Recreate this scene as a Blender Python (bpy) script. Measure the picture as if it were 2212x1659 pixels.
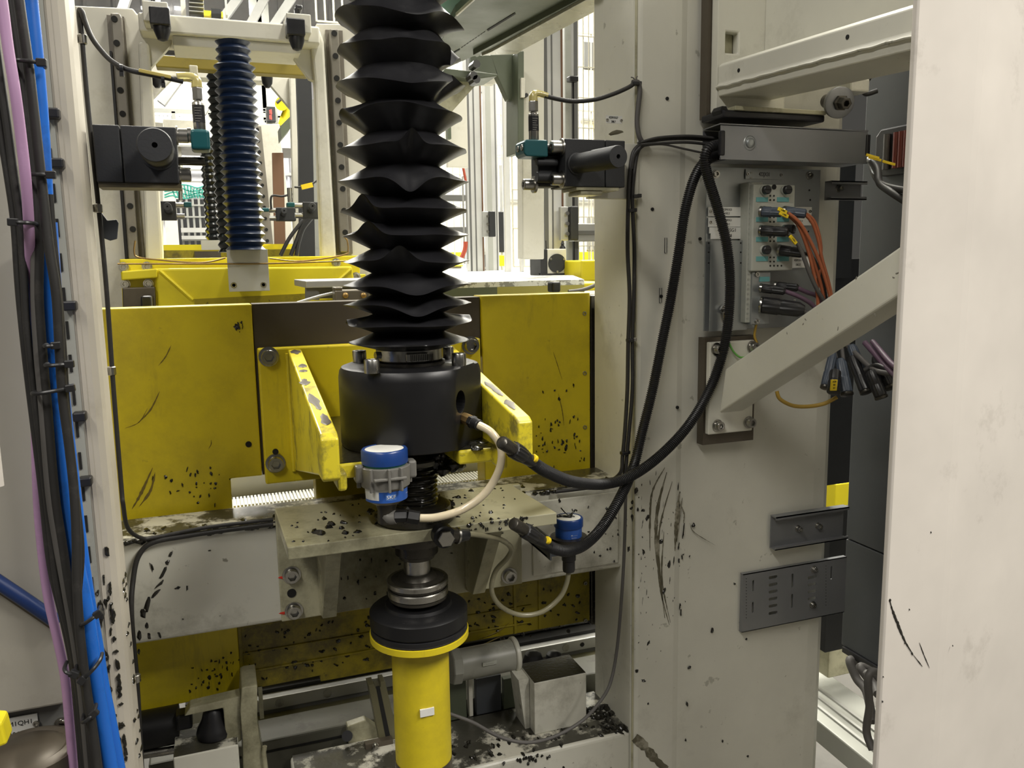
import bpy, bmesh, math, random
from mathutils import Vector, Matrix, noise
random.seed(7)
for o in list(bpy.data.objects): bpy.data.objects.remove(o)
C = bpy.context.scene.collection
SC = bpy.context.scene
# ------------------------------------------------------------------ camera
FP, W, H = 1760.0, 2212.0, 1659.0
CAM = Vector((0.0, 0.0, 1.5))
yaw, pitch, roll = math.radians(20.0), math.radians(8.5), math.radians(0.95)
Fw = Vector((math.sin(yaw)*math.cos(pitch), math.cos(yaw)*math.cos(pitch), -math.sin(pitch)))
R0 = Vector((math.cos(yaw), -math.sin(yaw), 0.0))
U0 = R0.cross(Fw)
Rr = R0*math.cos(roll) - U0*math.sin(roll)
Uu = U0*math.cos(roll) + R0*math.sin(roll)
cd = bpy.data.cameras.new('camera'); cam = bpy.data.objects.new('camera', cd); C.objects.link(cam)
cd.sensor_width = 36.0; cd.lens = FP/W*36.0; cd.clip_start = 0.02; cd.clip_end = 100
m = Matrix.Identity(4)
for i in range(3):
    m[i][0] = Rr[i]; m[i][1] = Uu[i]; m[i][2] = -Fw[i]; m[i][3] = CAM[i]
cam.matrix_world = m
SC.camera = cam
# ------------------------------------------------------------------ light and exposure
SC.view_settings.view_transform = 'Standard'; SC.view_settings.look = 'None'
SC.view_settings.gamma = 1.0; SC.view_settings.use_curve_mapping = False
SC.view_settings.exposure = 0.42
wd = bpy.data.worlds.new('hall_air'); SC.world = wd; wd.use_nodes = True
wd.node_tree.nodes['Background'].inputs[0].default_value = (1.0, 0.96, 0.86, 1)
wd.node_tree.nodes['Background'].inputs[1].default_value = 0.045
def area(name, loc, size, power, col=(1, 0.95, 0.84), rot=(0, 0, 0), sy=None):
    l = bpy.data.lights.new(name, 'AREA'); l.energy = power; l.color = col; l.size = size
    if sy: l.shape = 'RECTANGLE'; l.size_y = sy
    o = bpy.data.objects.new(name, l); C.objects.link(o); o.location = loc; o.rotation_euler = rot
    return o
# rows of ceiling tubes of the hall: two behind and above the photographer, the rest over the machines beyond
area('hall_light_row', (1.9, -1.2, 3.7), 0.4, 215, (1, 0.955, 0.88), (math.radians(-22), 0, 0), 3.0)
area('hall_light_row', (-1.3, -0.8, 3.8), 0.35, 75, (1, 0.955, 0.88), (0, 0, 0), 3.0)
area('hall_light_row', (1.2, 2.7, 4.8), 0.4, 170, (1, 0.96, 0.86), (0, 0, 0), 3.0)
area('hall_light_row', (3.4, 3.6, 4.8), 0.6, 220, (1, 0.96, 0.84), (0, 0, 0), 4.0)
area('hall_light_row', (-0.6, 5.6, 4.9), 0.6, 200, (1, 0.96, 0.86), (0, 0, 0), 4.0)
area('hall_light_row', (3.0, 7.6, 4.9), 0.8, 800, (1, 0.97, 0.86), (0, 0, 0), 5.0)
area('hall_light_row', (0.0, 12.0, 5.5), 1.0, 560, (1, 0.97, 0.9), (0, 0, 0), 6.0)

# ------------------------------------------------------------------ pixel <-> place
def ray(px, py): return Fw*FP + Rr*(px-W/2) + Uu*(H/2-py)
def P(px, py, Y):
    d = ray(px, py); return CAM + d*((Y-CAM.y)/d.y)
def PX(px, py, X):
    d = ray(px, py); return CAM + d*((X-CAM.x)/d.x)
def PZ(px, py, Z):
    d = ray(px, py); return CAM + d*((Z-CAM.z)/d.z)
def S(px, py, Y):
    return (Y-CAM.y)/ray(px, py).y          # metres per pixel there
def V(*a): return Vector(a)
# ------------------------------------------------------------------ mesh helper
OFF = {}
def frame(ax):
    ax = Vector(ax).normalized()
    t = Vector((0, 0, 1)) if abs(ax.z) < 0.9 else Vector((1, 0, 0))
    a = t.cross(ax).normalized(); b = ax.cross(a).normalized()
    return a, b, ax
class MB:
    def __init__(s): s.v = []; s.f = []; s.sm = []
    def add(s, vs, fs, smooth=False):
        n = len(s.v); s.v += [tuple(x) for x in vs]
        for f in fs: s.f.append(tuple(i+n for i in f)); s.sm.append(smooth)
        return s
    def box(s, a, b):
        x0, x1 = sorted((a[0], b[0])); y0, y1 = sorted((a[1], b[1])); z0, z1 = sorted((a[2], b[2]))
        return s.add([(x0,y0,z0),(x1,y0,z0),(x1,y1,z0),(x0,y1,z0),(x0,y0,z1),(x1,y0,z1),(x1,y1,z1),(x0,y1,z1)],
                     [(0,3,2,1),(4,5,6,7),(0,1,5,4),(1,2,6,5),(2,3,7,6),(3,0,4,7)])
    def obox(s, c, ax, ay, az, hx, hy, hz):
        c = Vector(c); vs = []
        for k in (-1, 1):
            for (i, j) in ((-1,-1),(1,-1),(1,1),(-1,1)): vs.append(c+ax*hx*i+ay*hy*j+az*hz*k)
        return s.add(vs, [(0,3,2,1),(4,5,6,7),(0,1,5,4),(1,2,6,5),(2,3,7,6),(3,0,4,7)])
    def prism(s, pts, ext):
        pts = [Vector(p) for p in pts]; ext = Vector(ext); n = len(pts)
        nr = Vector((0,0,0))
        for i in range(n): nr += pts[i].cross(pts[(i+1) % n])
        if nr.dot(ext) > 0: pts = pts[::-1]
        vs = pts + [p+ext for p in pts]
        fs = [tuple(range(n)), tuple(range(2*n-1, n-1, -1))]
        for i in range(n):
            j = (i+1) % n; fs.append((i, i+n, j+n, j))
        return s.add(vs, fs)
    def lathe(s, c, prof, ax=(0,0,1), n=48, fn=None, caps=True, smooth=True):
        """prof: (r, t) along ax from c"""
        a, b, w = frame(ax); c = Vector(c); vs = []; fs = []
        for k, (r, t) in enumerate(prof):
            for i in range(n):
                th = 2*math.pi*i/n
                rr, tt = (r, t) if fn is None else fn(k, th, r, t)
                vs.append(c + w*tt + a*(rr*math.cos(th)) + b*(rr*math.sin(th)))
        m_ = len(prof)
        for k in range(m_-1):
            for i in range(n):
                j = (i+1) % n
                fs.append((k*n+i, k*n+j, (k+1)*n+j, (k+1)*n+i))
        if caps:
            fs.append(tuple(range(n-1, -1, -1))); fs.append(tuple(range((m_-1)*n, m_*n)))
        return s.add(vs, fs, smooth)
    def cyl(s, p0, p1, r0, r1=None, n=24, ch=0.0, smooth=True):
        p0 = Vector(p0); p1 = Vector(p1); r1 = r0 if r1 is None else r1; L = (p1-p0).length
        if ch: pr = [(r0-ch, 0), (r0, ch), (r1, L-ch), (r1-ch, L)]
        else: pr = [(r0, 0), (r1, L)]
        return s.lathe(p0, pr, p1-p0, n, smooth=smooth)
    def tube(s, pts, r, n=12, smooth=True, rf=None, flat=None):
        pts = [Vector(p) for p in pts]; m_ = len(pts); vs = []; fs = []
        t0 = (pts[1]-pts[0]).normalized(); a, b, _ = frame(t0)
        for k in range(m_):
            t = (pts[min(k+1, m_-1)]-pts[max(k-1, 0)]).normalized()
            a = (a - t*a.dot(t)).normalized(); b = t.cross(a)
            rr = r if rf is None else rf(k)
            for i in range(n):
                th = 2*math.pi*i/n
                vs.append(pts[k]+a*(rr*math.cos(th))+b*(rr*math.sin(th)))
        for k in range(m_-1):
            for i in range(n):
                j = (i+1) % n; fs.append((k*n+i, k*n+j, (k+1)*n+j, (k+1)*n+i))
        fs.append(tuple(range(n-1, -1, -1))); fs.append(tuple(range((m_-1)*n, m_*n)))
        return s.add(vs, fs, smooth)
    def lump(s, c, nr, rx, ry, h, ang=0.0, seed=0, n=9):
        """an irregular flattened blob lying on a surface of normal nr"""
        a, b, w = frame(nr); c = Vector(c); rnd = random.Random(seed)
        a2 = a*math.cos(ang)+b*math.sin(ang); b2 = b*math.cos(ang)-a*math.sin(ang)
        f = [rnd.uniform(0.55, 1.25) for _ in range(n)]; vs = [c+w*h*rnd.uniform(.8, 1.2)]; fs = []
        for (k, q, hh) in ((0, .55, .85), (1, .92, .4), (2, 1.0, -0.25)):
            for i in range(n):
                th = 2*math.pi*i/n; z = h*hh*(rnd.uniform(.6, 1.3) if k < 2 else 1)
                vs.append(c+a2*(rx*q*f[i]*math.cos(th))+b2*(ry*q*f[i]*math.sin(th))+w*z)
        for i in range(n):
            j = (i+1) % n; fs.append((0, 1+i, 1+j))
            for k in range(2): fs.append((1+k*n+i, 1+(k+1)*n+i, 1+(k+1)*n+j, 1+k*n+j))
        return s.add(vs, fs, True)
    def ribbon(s, pts, nr, w, th=0.0006, seed=0, taper=True):
        """a smear: thin ragged strip lying on a surface"""
        rnd = random.Random(seed); nr = Vector(nr).normalized(); m_ = len(pts); vs = []; fs = []
        for k in range(m_):
            t = (pts[min(k+1, m_-1)]-pts[max(k-1, 0)]).normalized(); sd = nr.cross(t)
            q = math.sin(math.pi*(k+.3)/(m_-.4)) if taper else 1
            ww = w*max(.12, q)*rnd.uniform(.55, 1.2)
            vs += [pts[k]-sd*ww, pts[k]-sd*ww*.5+nr*th, pts[k]+sd*ww*.5+nr*th, pts[k]+sd*ww]
        for k in range(m_-1):
            for i in range(3): fs.append((4*k+i, 4*k+i+1, 4*k+i+5, 4*k+i+4))
        return s.add(vs, fs, True)
    def build(s, name, mat, parent=None, bevel=0.0, seg=2, kind=None, label=None, cat=None, group=None):
        me = bpy.data.meshes.new(name)
        off = OFF.get(parent.name, Vector((0,0,0))) if parent else Vector((0,0,0))
        if parent is None:
            xs = [v[0] for v in s.v]; ys = [v[1] for v in s.v]; zs = [v[2] for v in s.v]
            off = Vector(((min(xs)+max(xs))/2, (min(ys)+max(ys))/2, min(zs)))
        me.from_pydata([(v[0]-off.x, v[1]-off.y, v[2]-off.z) for v in s.v], [], s.f)
        me.polygons.foreach_set('use_smooth', s.sm); me.update()
        if any(s.sm):
            try: me.set_sharp_from_angle(angle=math.radians(38))
            except Exception: pass
        me.materials.append(mat)
        o = bpy.data.objects.new(name, me); C.objects.link(o)
        OFF[o.name] = off
        if parent: o.parent = parent
        else: o.location = off
        if bevel:
            b = o.modifiers.new('edge', 'BEVEL'); b.width = bevel; b.segments = seg; b.limit_method = 'ANGLE'; b.angle_limit = math.radians(40)
            b.harden_normals = False
        if kind: o['kind'] = kind
        if label: o['label'] = label
        if cat: o['category'] = cat; o['kind'] = kind or 'thing'
        if group: o['group'] = group
        return o
def thing(name, label, cat, loc, group=None):
    o = bpy.data.objects.new(name, None); C.objects.link(o); o.empty_display_size = 0.02
    o.location = loc; o['label'] = label; o['category'] = cat; o['kind'] = 'thing'
    if group: o['group'] = group
    OFF[o.name] = Vector(loc)
    return o
def dup(root, d, label):
    r = root.copy(); C.objects.link(r); r.location = root.location + Vector(d); r['label'] = label
    def rec(a, b):
        for ch in a.children:
            c = ch.copy(); C.objects.link(c); c.parent = b; rec(ch, c)
    rec(root, r); return r
def cut(o, cutter):
    """cut a hole into o's mesh with the closed mesh in the MB `cutter`, baked at once"""
    off = OFF[o.name] if o.name in OFF else Vector((0,0,0))
    me = bpy.data.meshes.new('c'); me.from_pydata([(v[0]-off.x, v[1]-off.y, v[2]-off.z) for v in cutter.v], [], cutter.f)
    c = bpy.data.objects.new('c', me); C.objects.link(c)
    c.location = o.location if o.parent is None else o.parent.location
    if o.parent is not None and o.parent.parent is not None: c.location = o.parent.parent.location
    mods = [(mm.width, mm.segments) for mm in o.modifiers]; o.modifiers.clear()
    b = o.modifiers.new('b', 'BOOLEAN'); b.object = c; b.operation = 'DIFFERENCE'; b.solver = 'EXACT'
    bpy.context.view_layer.update()
    dg = bpy.context.evaluated_depsgraph_get()
    nm = bpy.data.meshes.new_from_object(o.evaluated_get(dg)); o.modifiers.clear(); o.data = nm
    bpy.data.objects.remove(c)
    for w_, s_ in mods:
        bb = o.modifiers.new('edge', 'BEVEL'); bb.width = w_; bb.segments = s_; bb.limit_method = 'ANGLE'; bb.angle_limit = math.radians(40)
def smooth(pts, sub=8):
    pts = [Vector(p) for p in pts]; out = []; n = len(pts)
    for i in range(n-1):
        p0 = pts[max(i-1, 0)]; p1 = pts[i]; p2 = pts[i+1]; p3 = pts[min(i+2, n-1)]
        for k in range(sub):
            t = k/sub
            out.append(0.5*((2*p1)+(p2-p0)*t+(2*p0-5*p1+4*p2-p3)*t*t+(3*p1-p0-3*p2+p3)*t*t*t))
    out.append(pts[-1]); return out
def resample(pts, step):
    out = [pts[0]]; acc = 0.0
    for i in range(1, len(pts)):
        a, b = pts[i-1], pts[i]; L = (b-a).length
        while acc + L >= step and L > 1e-9:
            t = (step-acc)/L; a = a+(b-a)*t; out.append(a.copy()); L = (b-a).length; acc = 0.0
        acc += L
    return out
def pth(l, sub=8): return smooth([P(*q) for q in l], sub)
# ------------------------------------------------------------------ materials
def mat(name, col, rough=0.5, metal=0.0, var=0.06, dirt=0.0, dcol=(0.03, 0.028, 0.02), dscale=6.0, streak=0.0, bump=0.0, bscale=60.0,
        spots=0.0, thr=0.55, alpha=1.0, trans=0.0, emit=0.0, sss=0.0, soft=0.12, coat=0.0, sscale=14.0, thr2=0.62):
    m_ = bpy.data.materials.new(name); m_.use_nodes = True; nt = m_.node_tree; N = nt.nodes; L = nt.links
    bs = N['Principled BSDF']; bs.inputs['Roughness'].default_value = rough; bs.inputs['Metallic'].default_value = metal
    bs.inputs['Base Color'].default_value = (*col, 1)
    if trans: bs.inputs['Transmission Weight'].default_value = trans
    if coat: bs.inputs['Coat Weight'].default_value = coat; bs.inputs['Coat Roughness'].default_value = 0.12
    if sss: bs.inputs['Subsurface Weight'].default_value = sss; bs.inputs['Subsurface Radius'].default_value = (.004, .003, .002); bs.inputs['Subsurface Scale'].default_value = 1.0
    if alpha < 1: bs.inputs['Alpha'].default_value = alpha
    if emit: bs.inputs['Emission Color'].default_value = (*col, 1); bs.inputs['Emission Strength'].default_value = emit
    ge = N.new('ShaderNodeNewGeometry'); pos = ge.outputs['Position']
    def nz(scale, det=4.0, vec=None, rgh=0.6):
        n_ = N.new('ShaderNodeTexNoise'); n_.inputs['Scale'].default_value = scale; n_.inputs['Detail'].default_value = det
        n_.inputs['Roughness'].default_value = rgh; L.new(vec or pos, n_.inputs['Vector']); return n_.outputs['Fac']
    def rng(x, a, b, c=0.0, d=1.0):
        r = N.new('ShaderNodeMapRange'); r.inputs[1].default_value = a; r.inputs[2].default_value = b
        r.inputs[3].default_value = c; r.inputs[4].default_value = d; L.new(x, r.inputs[0]); return r.outputs[0]
    def mul(a, b):
        q = N.new('ShaderNodeMath'); q.operation = 'MULTIPLY'; L.new(a, q.inputs[0])
        if isinstance(b, float): q.inputs[1].default_value = b
        else: L.new(b, q.inputs[1])
        return q.outputs[0]
    def mixc(f, a, b):
        q = N.new('ShaderNodeMix'); q.data_type = 'RGBA'; L.new(f, q.inputs['Factor'])
        for v_, s_ in ((a, q.inputs[6]), (b, q.inputs[7])):
            if isinstance(v_, tuple): s_.default_value = (*v_, 1)
            else: L.new(v_, s_)
        return q.outputs[2]
    c = col
    if var:
        c = mixc(rng(nz(5.0), .3, .7), tuple(x*(1-var) for x in col), tuple(min(1, x*(1+var)) for x in col))
    if dirt:
        c = mixc(mul(rng(nz(dscale, 8, rgh=.72), thr, thr+soft), dirt), c, dcol)
    if streak:
        mp = N.new('ShaderNodeMapping'); mp.inputs['Scale'].default_value = (1, 1, .16); L.new(pos, mp.inputs[0])
        c = mixc(mul(rng(nz(sscale, 6, mp.outputs[0], .7), thr2, thr2+.1), streak), c, dcol)
    if spots:
        c = mixc(mul(rng(nz(42.0, 3), .69, .73), spots), c, dcol)
    if not isinstance(c, tuple): L.new(c, bs.inputs['Base Color'])
    if dirt or metal: L.new(rng(nz(9.0, 6), .3, .7, max(.05, rough-.09), min(1, rough+.09)), bs.inputs['Roughness'])
    if bump:
        b = N.new('ShaderNodeBump'); b.inputs['Strength'].default_value = bump; b.inputs['Distance'].default_value = 0.002
        L.new(nz(bscale, 4), b.inputs['Height']); L.new(b.outputs[0], bs.inputs['Normal'])
    return m_
M = {}
CREAM = (0.62, 0.61, 0.53)
M['cream'] = mat('cream_paint', CREAM, .42, dirt=.35, dcol=(.16, .15, .10), dscale=4.5, thr=.56, soft=.2, spots=.45, bump=.08, bscale=25)
M['cream_dirty'] = mat('greasy_cream_paint', CREAM, .42, dirt=.6, dcol=(.12, .11, .07), dscale=7, thr=.52, soft=.2, spots=.7, streak=.35, bump=.1, bscale=25)
M['cream_greased'] = mat('cream_paint_under_grease', (.60, .58, .49), .35, dirt=.96, dcol=(.022, .02, .012), dscale=11, thr=.44, soft=.07, bump=.35, bscale=45, coat=.3)
M['cream_film'] = mat('cream_paint_oily_film', (.42, .40, .27), .32, dirt=.8, dcol=(.07, .065, .03), dscale=6, thr=.46, soft=.22, streak=.3, bump=.1)
M['cream_near'] = mat('clean_cream_paint', (.64, .60, .545), .5, dirt=.42, dcol=(.24, .21, .17), dscale=6.5, thr=.58, soft=.16, bump=.05, bscale=15)
M['cream_far'] = mat('far_cream_paint', (.62, .60, .52), .5, dirt=.45, dcol=(.25, .22, .15), dscale=5, thr=.54, soft=.2)
M['grey'] = mat('grey_paint', (.33, .335, .30), .5, dirt=.3, dcol=(.1, .1, .08), dscale=5)
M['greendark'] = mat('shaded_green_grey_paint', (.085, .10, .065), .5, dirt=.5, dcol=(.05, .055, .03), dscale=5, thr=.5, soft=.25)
M['mint'] = mat('mint_green_paint', (.16, .42, .30), .45)
M['yellow'] = mat('yellow_paint', (.66, .53, .014), .42, var=.08, dirt=.62, dcol=(.24, .18, .02), dscale=4.0, thr=.48, soft=.3, streak=.45, thr2=.6, spots=.4, bump=.08, bscale=30)
M['yellow_worn'] = mat('worn_yellow_paint', (.68, .57, .03), .38, var=.1, dirt=.75, dcol=(.14, .12, .04), dscale=14, thr=.52, soft=.1, spots=.5, bump=.15, bscale=40)
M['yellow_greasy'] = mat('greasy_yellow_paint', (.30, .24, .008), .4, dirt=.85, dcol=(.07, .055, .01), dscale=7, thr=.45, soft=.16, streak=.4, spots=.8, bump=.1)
M['yellow_far'] = mat('far_yellow_paint', (.74, .62, .015), .45, dirt=.3, dcol=(.4, .3, .04), dscale=4)
M['brown_steel'] = mat('oily_brown_steel', (.085, .07, .05), .42, .3, dirt=.5, dcol=(.14, .125, .10), dscale=6, thr=.5, soft=.25)
M['steel'] = mat('bright_steel', (.42, .41, .38), .28, 1.0, dirt=.4, dcol=(.1, .09, .07), dscale=30)
M['zinc'] = mat('zinc_plated_sheet', (.36, .38, .38), .42, .75, dirt=.4, dcol=(.22, .23, .22), dscale=10, thr=.45, soft=.3)
M['steel_dark'] = mat('greasy_dark_steel', (.06, .055, .045), .3, .6, dirt=.7, dcol=(.015, .014, .01), dscale=20, bump=.25)
M['alu'] = mat('aluminium_profile', (.44, .44, .42), .4, .55)
M['alu_bright'] = mat('pale_aluminium', (.62, .62, .60), .4, .4)
M['alu_slot'] = mat('profile_slot', (.12, .12, .115), .6, .2)
M['black_oxide'] = mat('black_oxide_steel', (.010, .010, .011), .42, .2, dirt=.4, dcol=(.022, .021, .018), dscale=9, bump=.05)
M['black_block'] = mat('black_anodised_block', (.024, .025, .027), .55, .2, var=.15, bump=.12, bscale=300)
M['rubber'] = mat('black_bellows_rubber', (.010, .010, .012), .42, 0, dirt=.5, dcol=(.026, .026, .028), dscale=12, bump=.10, bscale=90)
M['blue_rubber'] = mat('blue_bellows_vinyl', (.005, .014, .042), .36, 0, bump=.1, bscale=60)
M['black_vinyl'] = mat('black_bellows_vinyl', (.010, .012, .012), .2, 0, bump=.1)
M['plastic'] = mat('black_plastic', (.016, .016, .017), .38)
M['cable'] = mat('black_cable_sheath', (.02, .019, .018), .55, dirt=.4, dcol=(.06, .055, .05), dscale=30)
M['cable_grey'] = mat('dark_grey_cable_sheath', (.085, .08, .075), .6)
M['purple'] = mat('purple_cable_sheath', (.42, .25, .42), .5, dirt=.3, dcol=(.2, .14, .2), dscale=8)
M['blue_hose'] = mat('blue_air_hose', (.015, .14, .58), .35, dirt=.35, dcol=(.01, .03, .1), dscale=12)
M['orange'] = mat('orange_cable_sheath', (.34, .10, .04), .5)
M['purple_dark'] = mat('dusty_purple_sheath', (.12, .07, .11), .55)
M['greenyel'] = mat('green_earth_wire', (.15, .45, .08), .5)
M['mustard'] = mat('mustard_cable_sheath', (.42, .27, .04), .5)
M['hose'] = mat('milky_grease_tube', (.62, .54, .38), .25, sss=.25, dirt=.25, dcol=(.3, .22, .12), dscale=20, coat=.4)
M['hose_dirty'] = mat('greasy_clear_tube', (.30, .28, .18), .3, alpha=.8, dirt=.4, dcol=(.08, .07, .03), dscale=20, coat=.3)
M['blue_cap'] = mat('blue_plastic_cap', (.009, .042, .19), .35, dirt=.25, dcol=(.01, .02, .06), dscale=20)
M['teal_ring'] = mat('teal_seal', (.03, .28, .26), .4)
M['label_white'] = mat('white_label', (.72, .72, .68), .5, dirt=.15, dcol=(.4, .38, .33), dscale=30)
M['label_blue'] = mat('blue_label_print', (.02, .09, .38), .4)
M['clamp'] = mat('grey_plastic_clamp', (.16, .155, .14), .4, dirt=.4, dcol=(.07, .065, .05), dscale=18)
M['clear'] = mat('cloudy_reservoir', (.20, .17, .12), .2, coat=.5)
M['teal'] = mat('teal_anodised', (.004, .075, .085), .38, .1)
M['grease'] = mat('black_grease', (.012, .011, .008), .22, bump=.3, bscale=160, coat=.3)
M['smear'] = mat('thin_grease_smear', (.10, .09, .055), .35, dirt=.9, dcol=(.34, .32, .25), dscale=30, thr=.5)
M['ink'] = mat('black_lettering', (.012, .012, .012), .6, var=0)
M['ink_white'] = mat('white_lettering', (.7, .7, .7), .6, var=0)
M['red_mark'] = mat('red_paint_mark', (.6, .03, .01), .5, var=0)
M['yellow_tag'] = mat('yellow_marker_sleeve', (.8, .58, .01), .45)
M['hole'] = mat('unlit_bore', (.006, .006, .005), .8, var=0)
M['grey_sheet'] = mat('dark_grey_sheet', (.05, .055, .062), .5, dirt=.3, dcol=(.05, .05, .05), dscale=5)
M['tray'] = mat('perforated_tray_steel', (.24, .245, .255), .42, .6)
M['module'] = mat('grey_module_plastic', (.42, .43, .38), .5, dirt=.3, dcol=(.25, .25, .2), dscale=20)
M['mod_teal'] = mat('teal_module_tag', (.13, .36, .36), .5)
M['conn_blue'] = mat('blue_grey_connector', (.06, .075, .10), .45)
M['brass'] = mat('brass_fitting', (.45, .30, .12), .35, .9)
M['deck'] = mat('chequer_deck', (.62, .63, .60), .35, .4, dirt=.9, dcol=(.2, .2, .18), dscale=38, thr=.5, soft=.04, bump=.6, bscale=55)
M['wire'] = mat('fence_wire', (.60, .57, .45), .5)
M['concrete'] = mat('floor_concrete', (.09, .085, .075), .6, dirt=.5, dcol=(.05, .047, .04), dscale=3)
M['ceil'] = mat('ceiling_sheet', (.23, .22, .19), .8)
M['wallp'] = mat('pale_wall_cladding', (.72, .72, .76), .6)
M['whiteglow'] = mat('lamp_tube', (1, .97, .85), .5, emit=9, var=0)
M['redglow'] = mat('red_digit_display', (1, .03, .02), .5, emit=6, var=0)
M['rust'] = mat('rusty_edge', (.12, .06, .03), .7)
M['rail_grey'] = mat('grimy_guide_rail', (.20, .185, .155), .45, .2, dirt=.5, dcol=(.1, .085, .06), dscale=5)
M['rail_bed'] = mat('grimy_rail_bed', (.17, .15, .12), .5, dirt=.6, dcol=(.3, .28, .22), dscale=6, thr=.52)
M['yellow_shade'] = mat('shaded_yellow_rail', (.20, .155, .015), .45, dirt=.4, dcol=(.1,.08,.02))  # rail yellow darkened in its colour for the shade under the far beam
M['flange_grey'] = mat('worn_grey_steel', (.14, .135, .12), .4, .6, dirt=.5, dcol=(.05, .045, .04), dscale=22)
M['cream_left'] = mat('yellowed_cream_paint', (.47, .435, .365), .48, dirt=.45, dcol=(.25, .21, .15), dscale=7, thr=.55, soft=.2, bump=.05, bscale=15)
M['net'] = mat('teal_net', (.05, .35, .28), .6)
def text(s, parent, p, h, m_, ax=(1,0,0), up=(0,0,1), name='lettering', align='CENTER', sx=1.0):
    cu = bpy.data.curves.new(name, 'FONT'); cu.body = s; cu.size = h; cu.align_x = align; cu.align_y = 'CENTER'; cu.extrude = 0.0002
    cu.resolution_u = 3
    cu.materials.append(m_); o = bpy.data.objects.new(name, cu); C.objects.link(o)
    ax = Vector(ax).normalized(); up = Vector(up); nz_ = ax.cross(up).normalized(); up = nz_.cross(ax)
    mm = Matrix.Identity(4); off = OFF[parent.name]
    for i in range(3): mm[i][0] = ax[i]*sx; mm[i][1] = up[i]; mm[i][2] = nz_[i]; mm[i][3] = p[i]-off[i]
    o.parent = parent; o.matrix_basis = mm
    return o
def screw(parent, p, r, d=(0,-1,0), h=None, washer=True, m_=None, name='socket_screw'):
    h = h or r*0.9; d = Vector(d).normalized(); p = Vector(p)
    pr = []
    if washer: pr += [(r*1.28, 0), (r*1.32, r*.06), (r*1.3, r*.2), (r*.98, r*.22)]
    else: pr += [(r*.98, 0)]
    pr += [(r, r*.24), (r, h-r*.1), (r*.93, h), (r*.6, h), (r*.56, h-r*.06), (r*.55, h-r*.6)]
    def hexf(k, th, rr, t):
        if k >= len(pr)-3:
            a = (th % (math.pi/3))-math.pi/6; rr = rr*.9/math.cos(a)
        return rr, t
    return MB().lathe(p, pr, d, 24, hexf).build(name, m_ or M['steel'], parent)
def rect(px0, py0, px1, py1, Y):
    a = P(px0, py0, Y); b = P(px1, py1, Y); return a.x, a.z, b.x, b.z     # x0, ztop, x1, zbottom
def pbox(mb, px0, py0, px1, py1, Y, d):
    x0, z0, x1, z1 = rect(px0, py0, px1, py1, Y); return mb.box((x0, Y, z0), (x1, Y+d, z1))
def ppoly(mb, pts, Y, d):
    return mb.prism([P(x, y, Y) for x, y in pts], (0, d, 0))
# ================================================================== SETTING
fl = MB().box((-8, -4, -0.12), (12, 18, 0.0)).build('floor', M['concrete'], kind='structure')
wb = MB().box((-8, 16.0, 0.0), (12, 16.2, 7.0)).build('wall_back', M['wallp'], kind='structure')
ce = MB().box((-8, 3.0, 6.6), (12, 16.0, 6.7)).build('ceiling', M['ceil'], kind='structure')
mb = MB()
for i in range(44):
    mb.box((-8+i*.45, 15.93, 0.4), (-8+i*.45+.04, 16.0, 6.6))
mb.build('wall_rib', M['wallp'], wb, kind='stuff')
for z in (2.35, 2.75, 3.15, 3.55, 3.95):
    MB().box((-7.9, 15.9, z), (6, 15.96, z+.05)).build('cladding_joint', M['alu'], wb)

# ================================================================== LEFT MACHINE COLUMN
AX = (0.2690, 1.18)
def zc(py, px=886): return P(px, py, AX[1]).z
def RPX(px, py, Y, r): return r*S(px, py, Y)
lx1 = P(152, 100, 1.15).x; lx0 = P(84, 0, 1.15).x
t = thing('machine_column', 'narrow cream machine column with bent edge behind the blue hose', 'machine column', (lx0+.04, 1.18, 0.0))
prof = [(lx0-.004, 1.155), (lx0+.012, 1.150), (lx1-.022, 1.150), (lx1-.010, 1.153), (lx1-.003, 1.160), (lx1, 1.172), (lx1+.001, 1.215), (lx1-.006, 1.222), (lx1-.004, 1.262), (lx1-.02, 1.27), (lx0, 1.27)]
MB().prism([(x, y, 0.0) for x, y in prof], (0, 0, 2.3)).build('post', M['cream_left'], t, bevel=.002)
# slotted flange down the left edge of the post
sl = MB(); 
for i in range(34): sl.box((lx0-.0052, 1.149, .70+i*.042), (lx0-.002, 1.153, .722+i*.042))
sl.build('edge_slot', M['hole'], t, kind='stuff')
MB().box((lx0-.010, 1.151, 0.0), (lx0+.004, 1.158, 2.3)).build('edge_flange', M['grey'], t)
for (py) in (248, 355, 660, 897, 1036, 1322):
    px = 84 + (py/1659.)*148 + 18
    p = P(px-8, py, 1.15); MB().box((p.x-.007, 1.134, p.z-.006), (p.x+.008, 1.15, p.z+.006)).build('cable_tie_stub', M['plastic'], t, bevel=.002)
g = MB(); rnd = random.Random(4)
for i in range(52):
    py = rnd.choice([rnd.uniform(1180, 1659), rnd.uniform(1250, 1520)]); px = 84+py*.0892+rnd.uniform(10, 66)
    p = P(px, py, 1.148); g.lump((min(p.x, lx1-.012), 1.150, p.z), (0, -1, 0), rnd.uniform(.0015, .004), rnd.uniform(.002, .010), .002, 0, i)
for i in range(24):
    z = rnd.uniform(.74, 1.08); g.lump((lx1+.0, rnd.uniform(1.17, 1.21), z), (1, 0, 0), .003, rnd.uniform(.004, .012), .0025, math.pi/2, i+90)
g.build('grease_spatter', M['grease'], t, kind='stuff')

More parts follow.
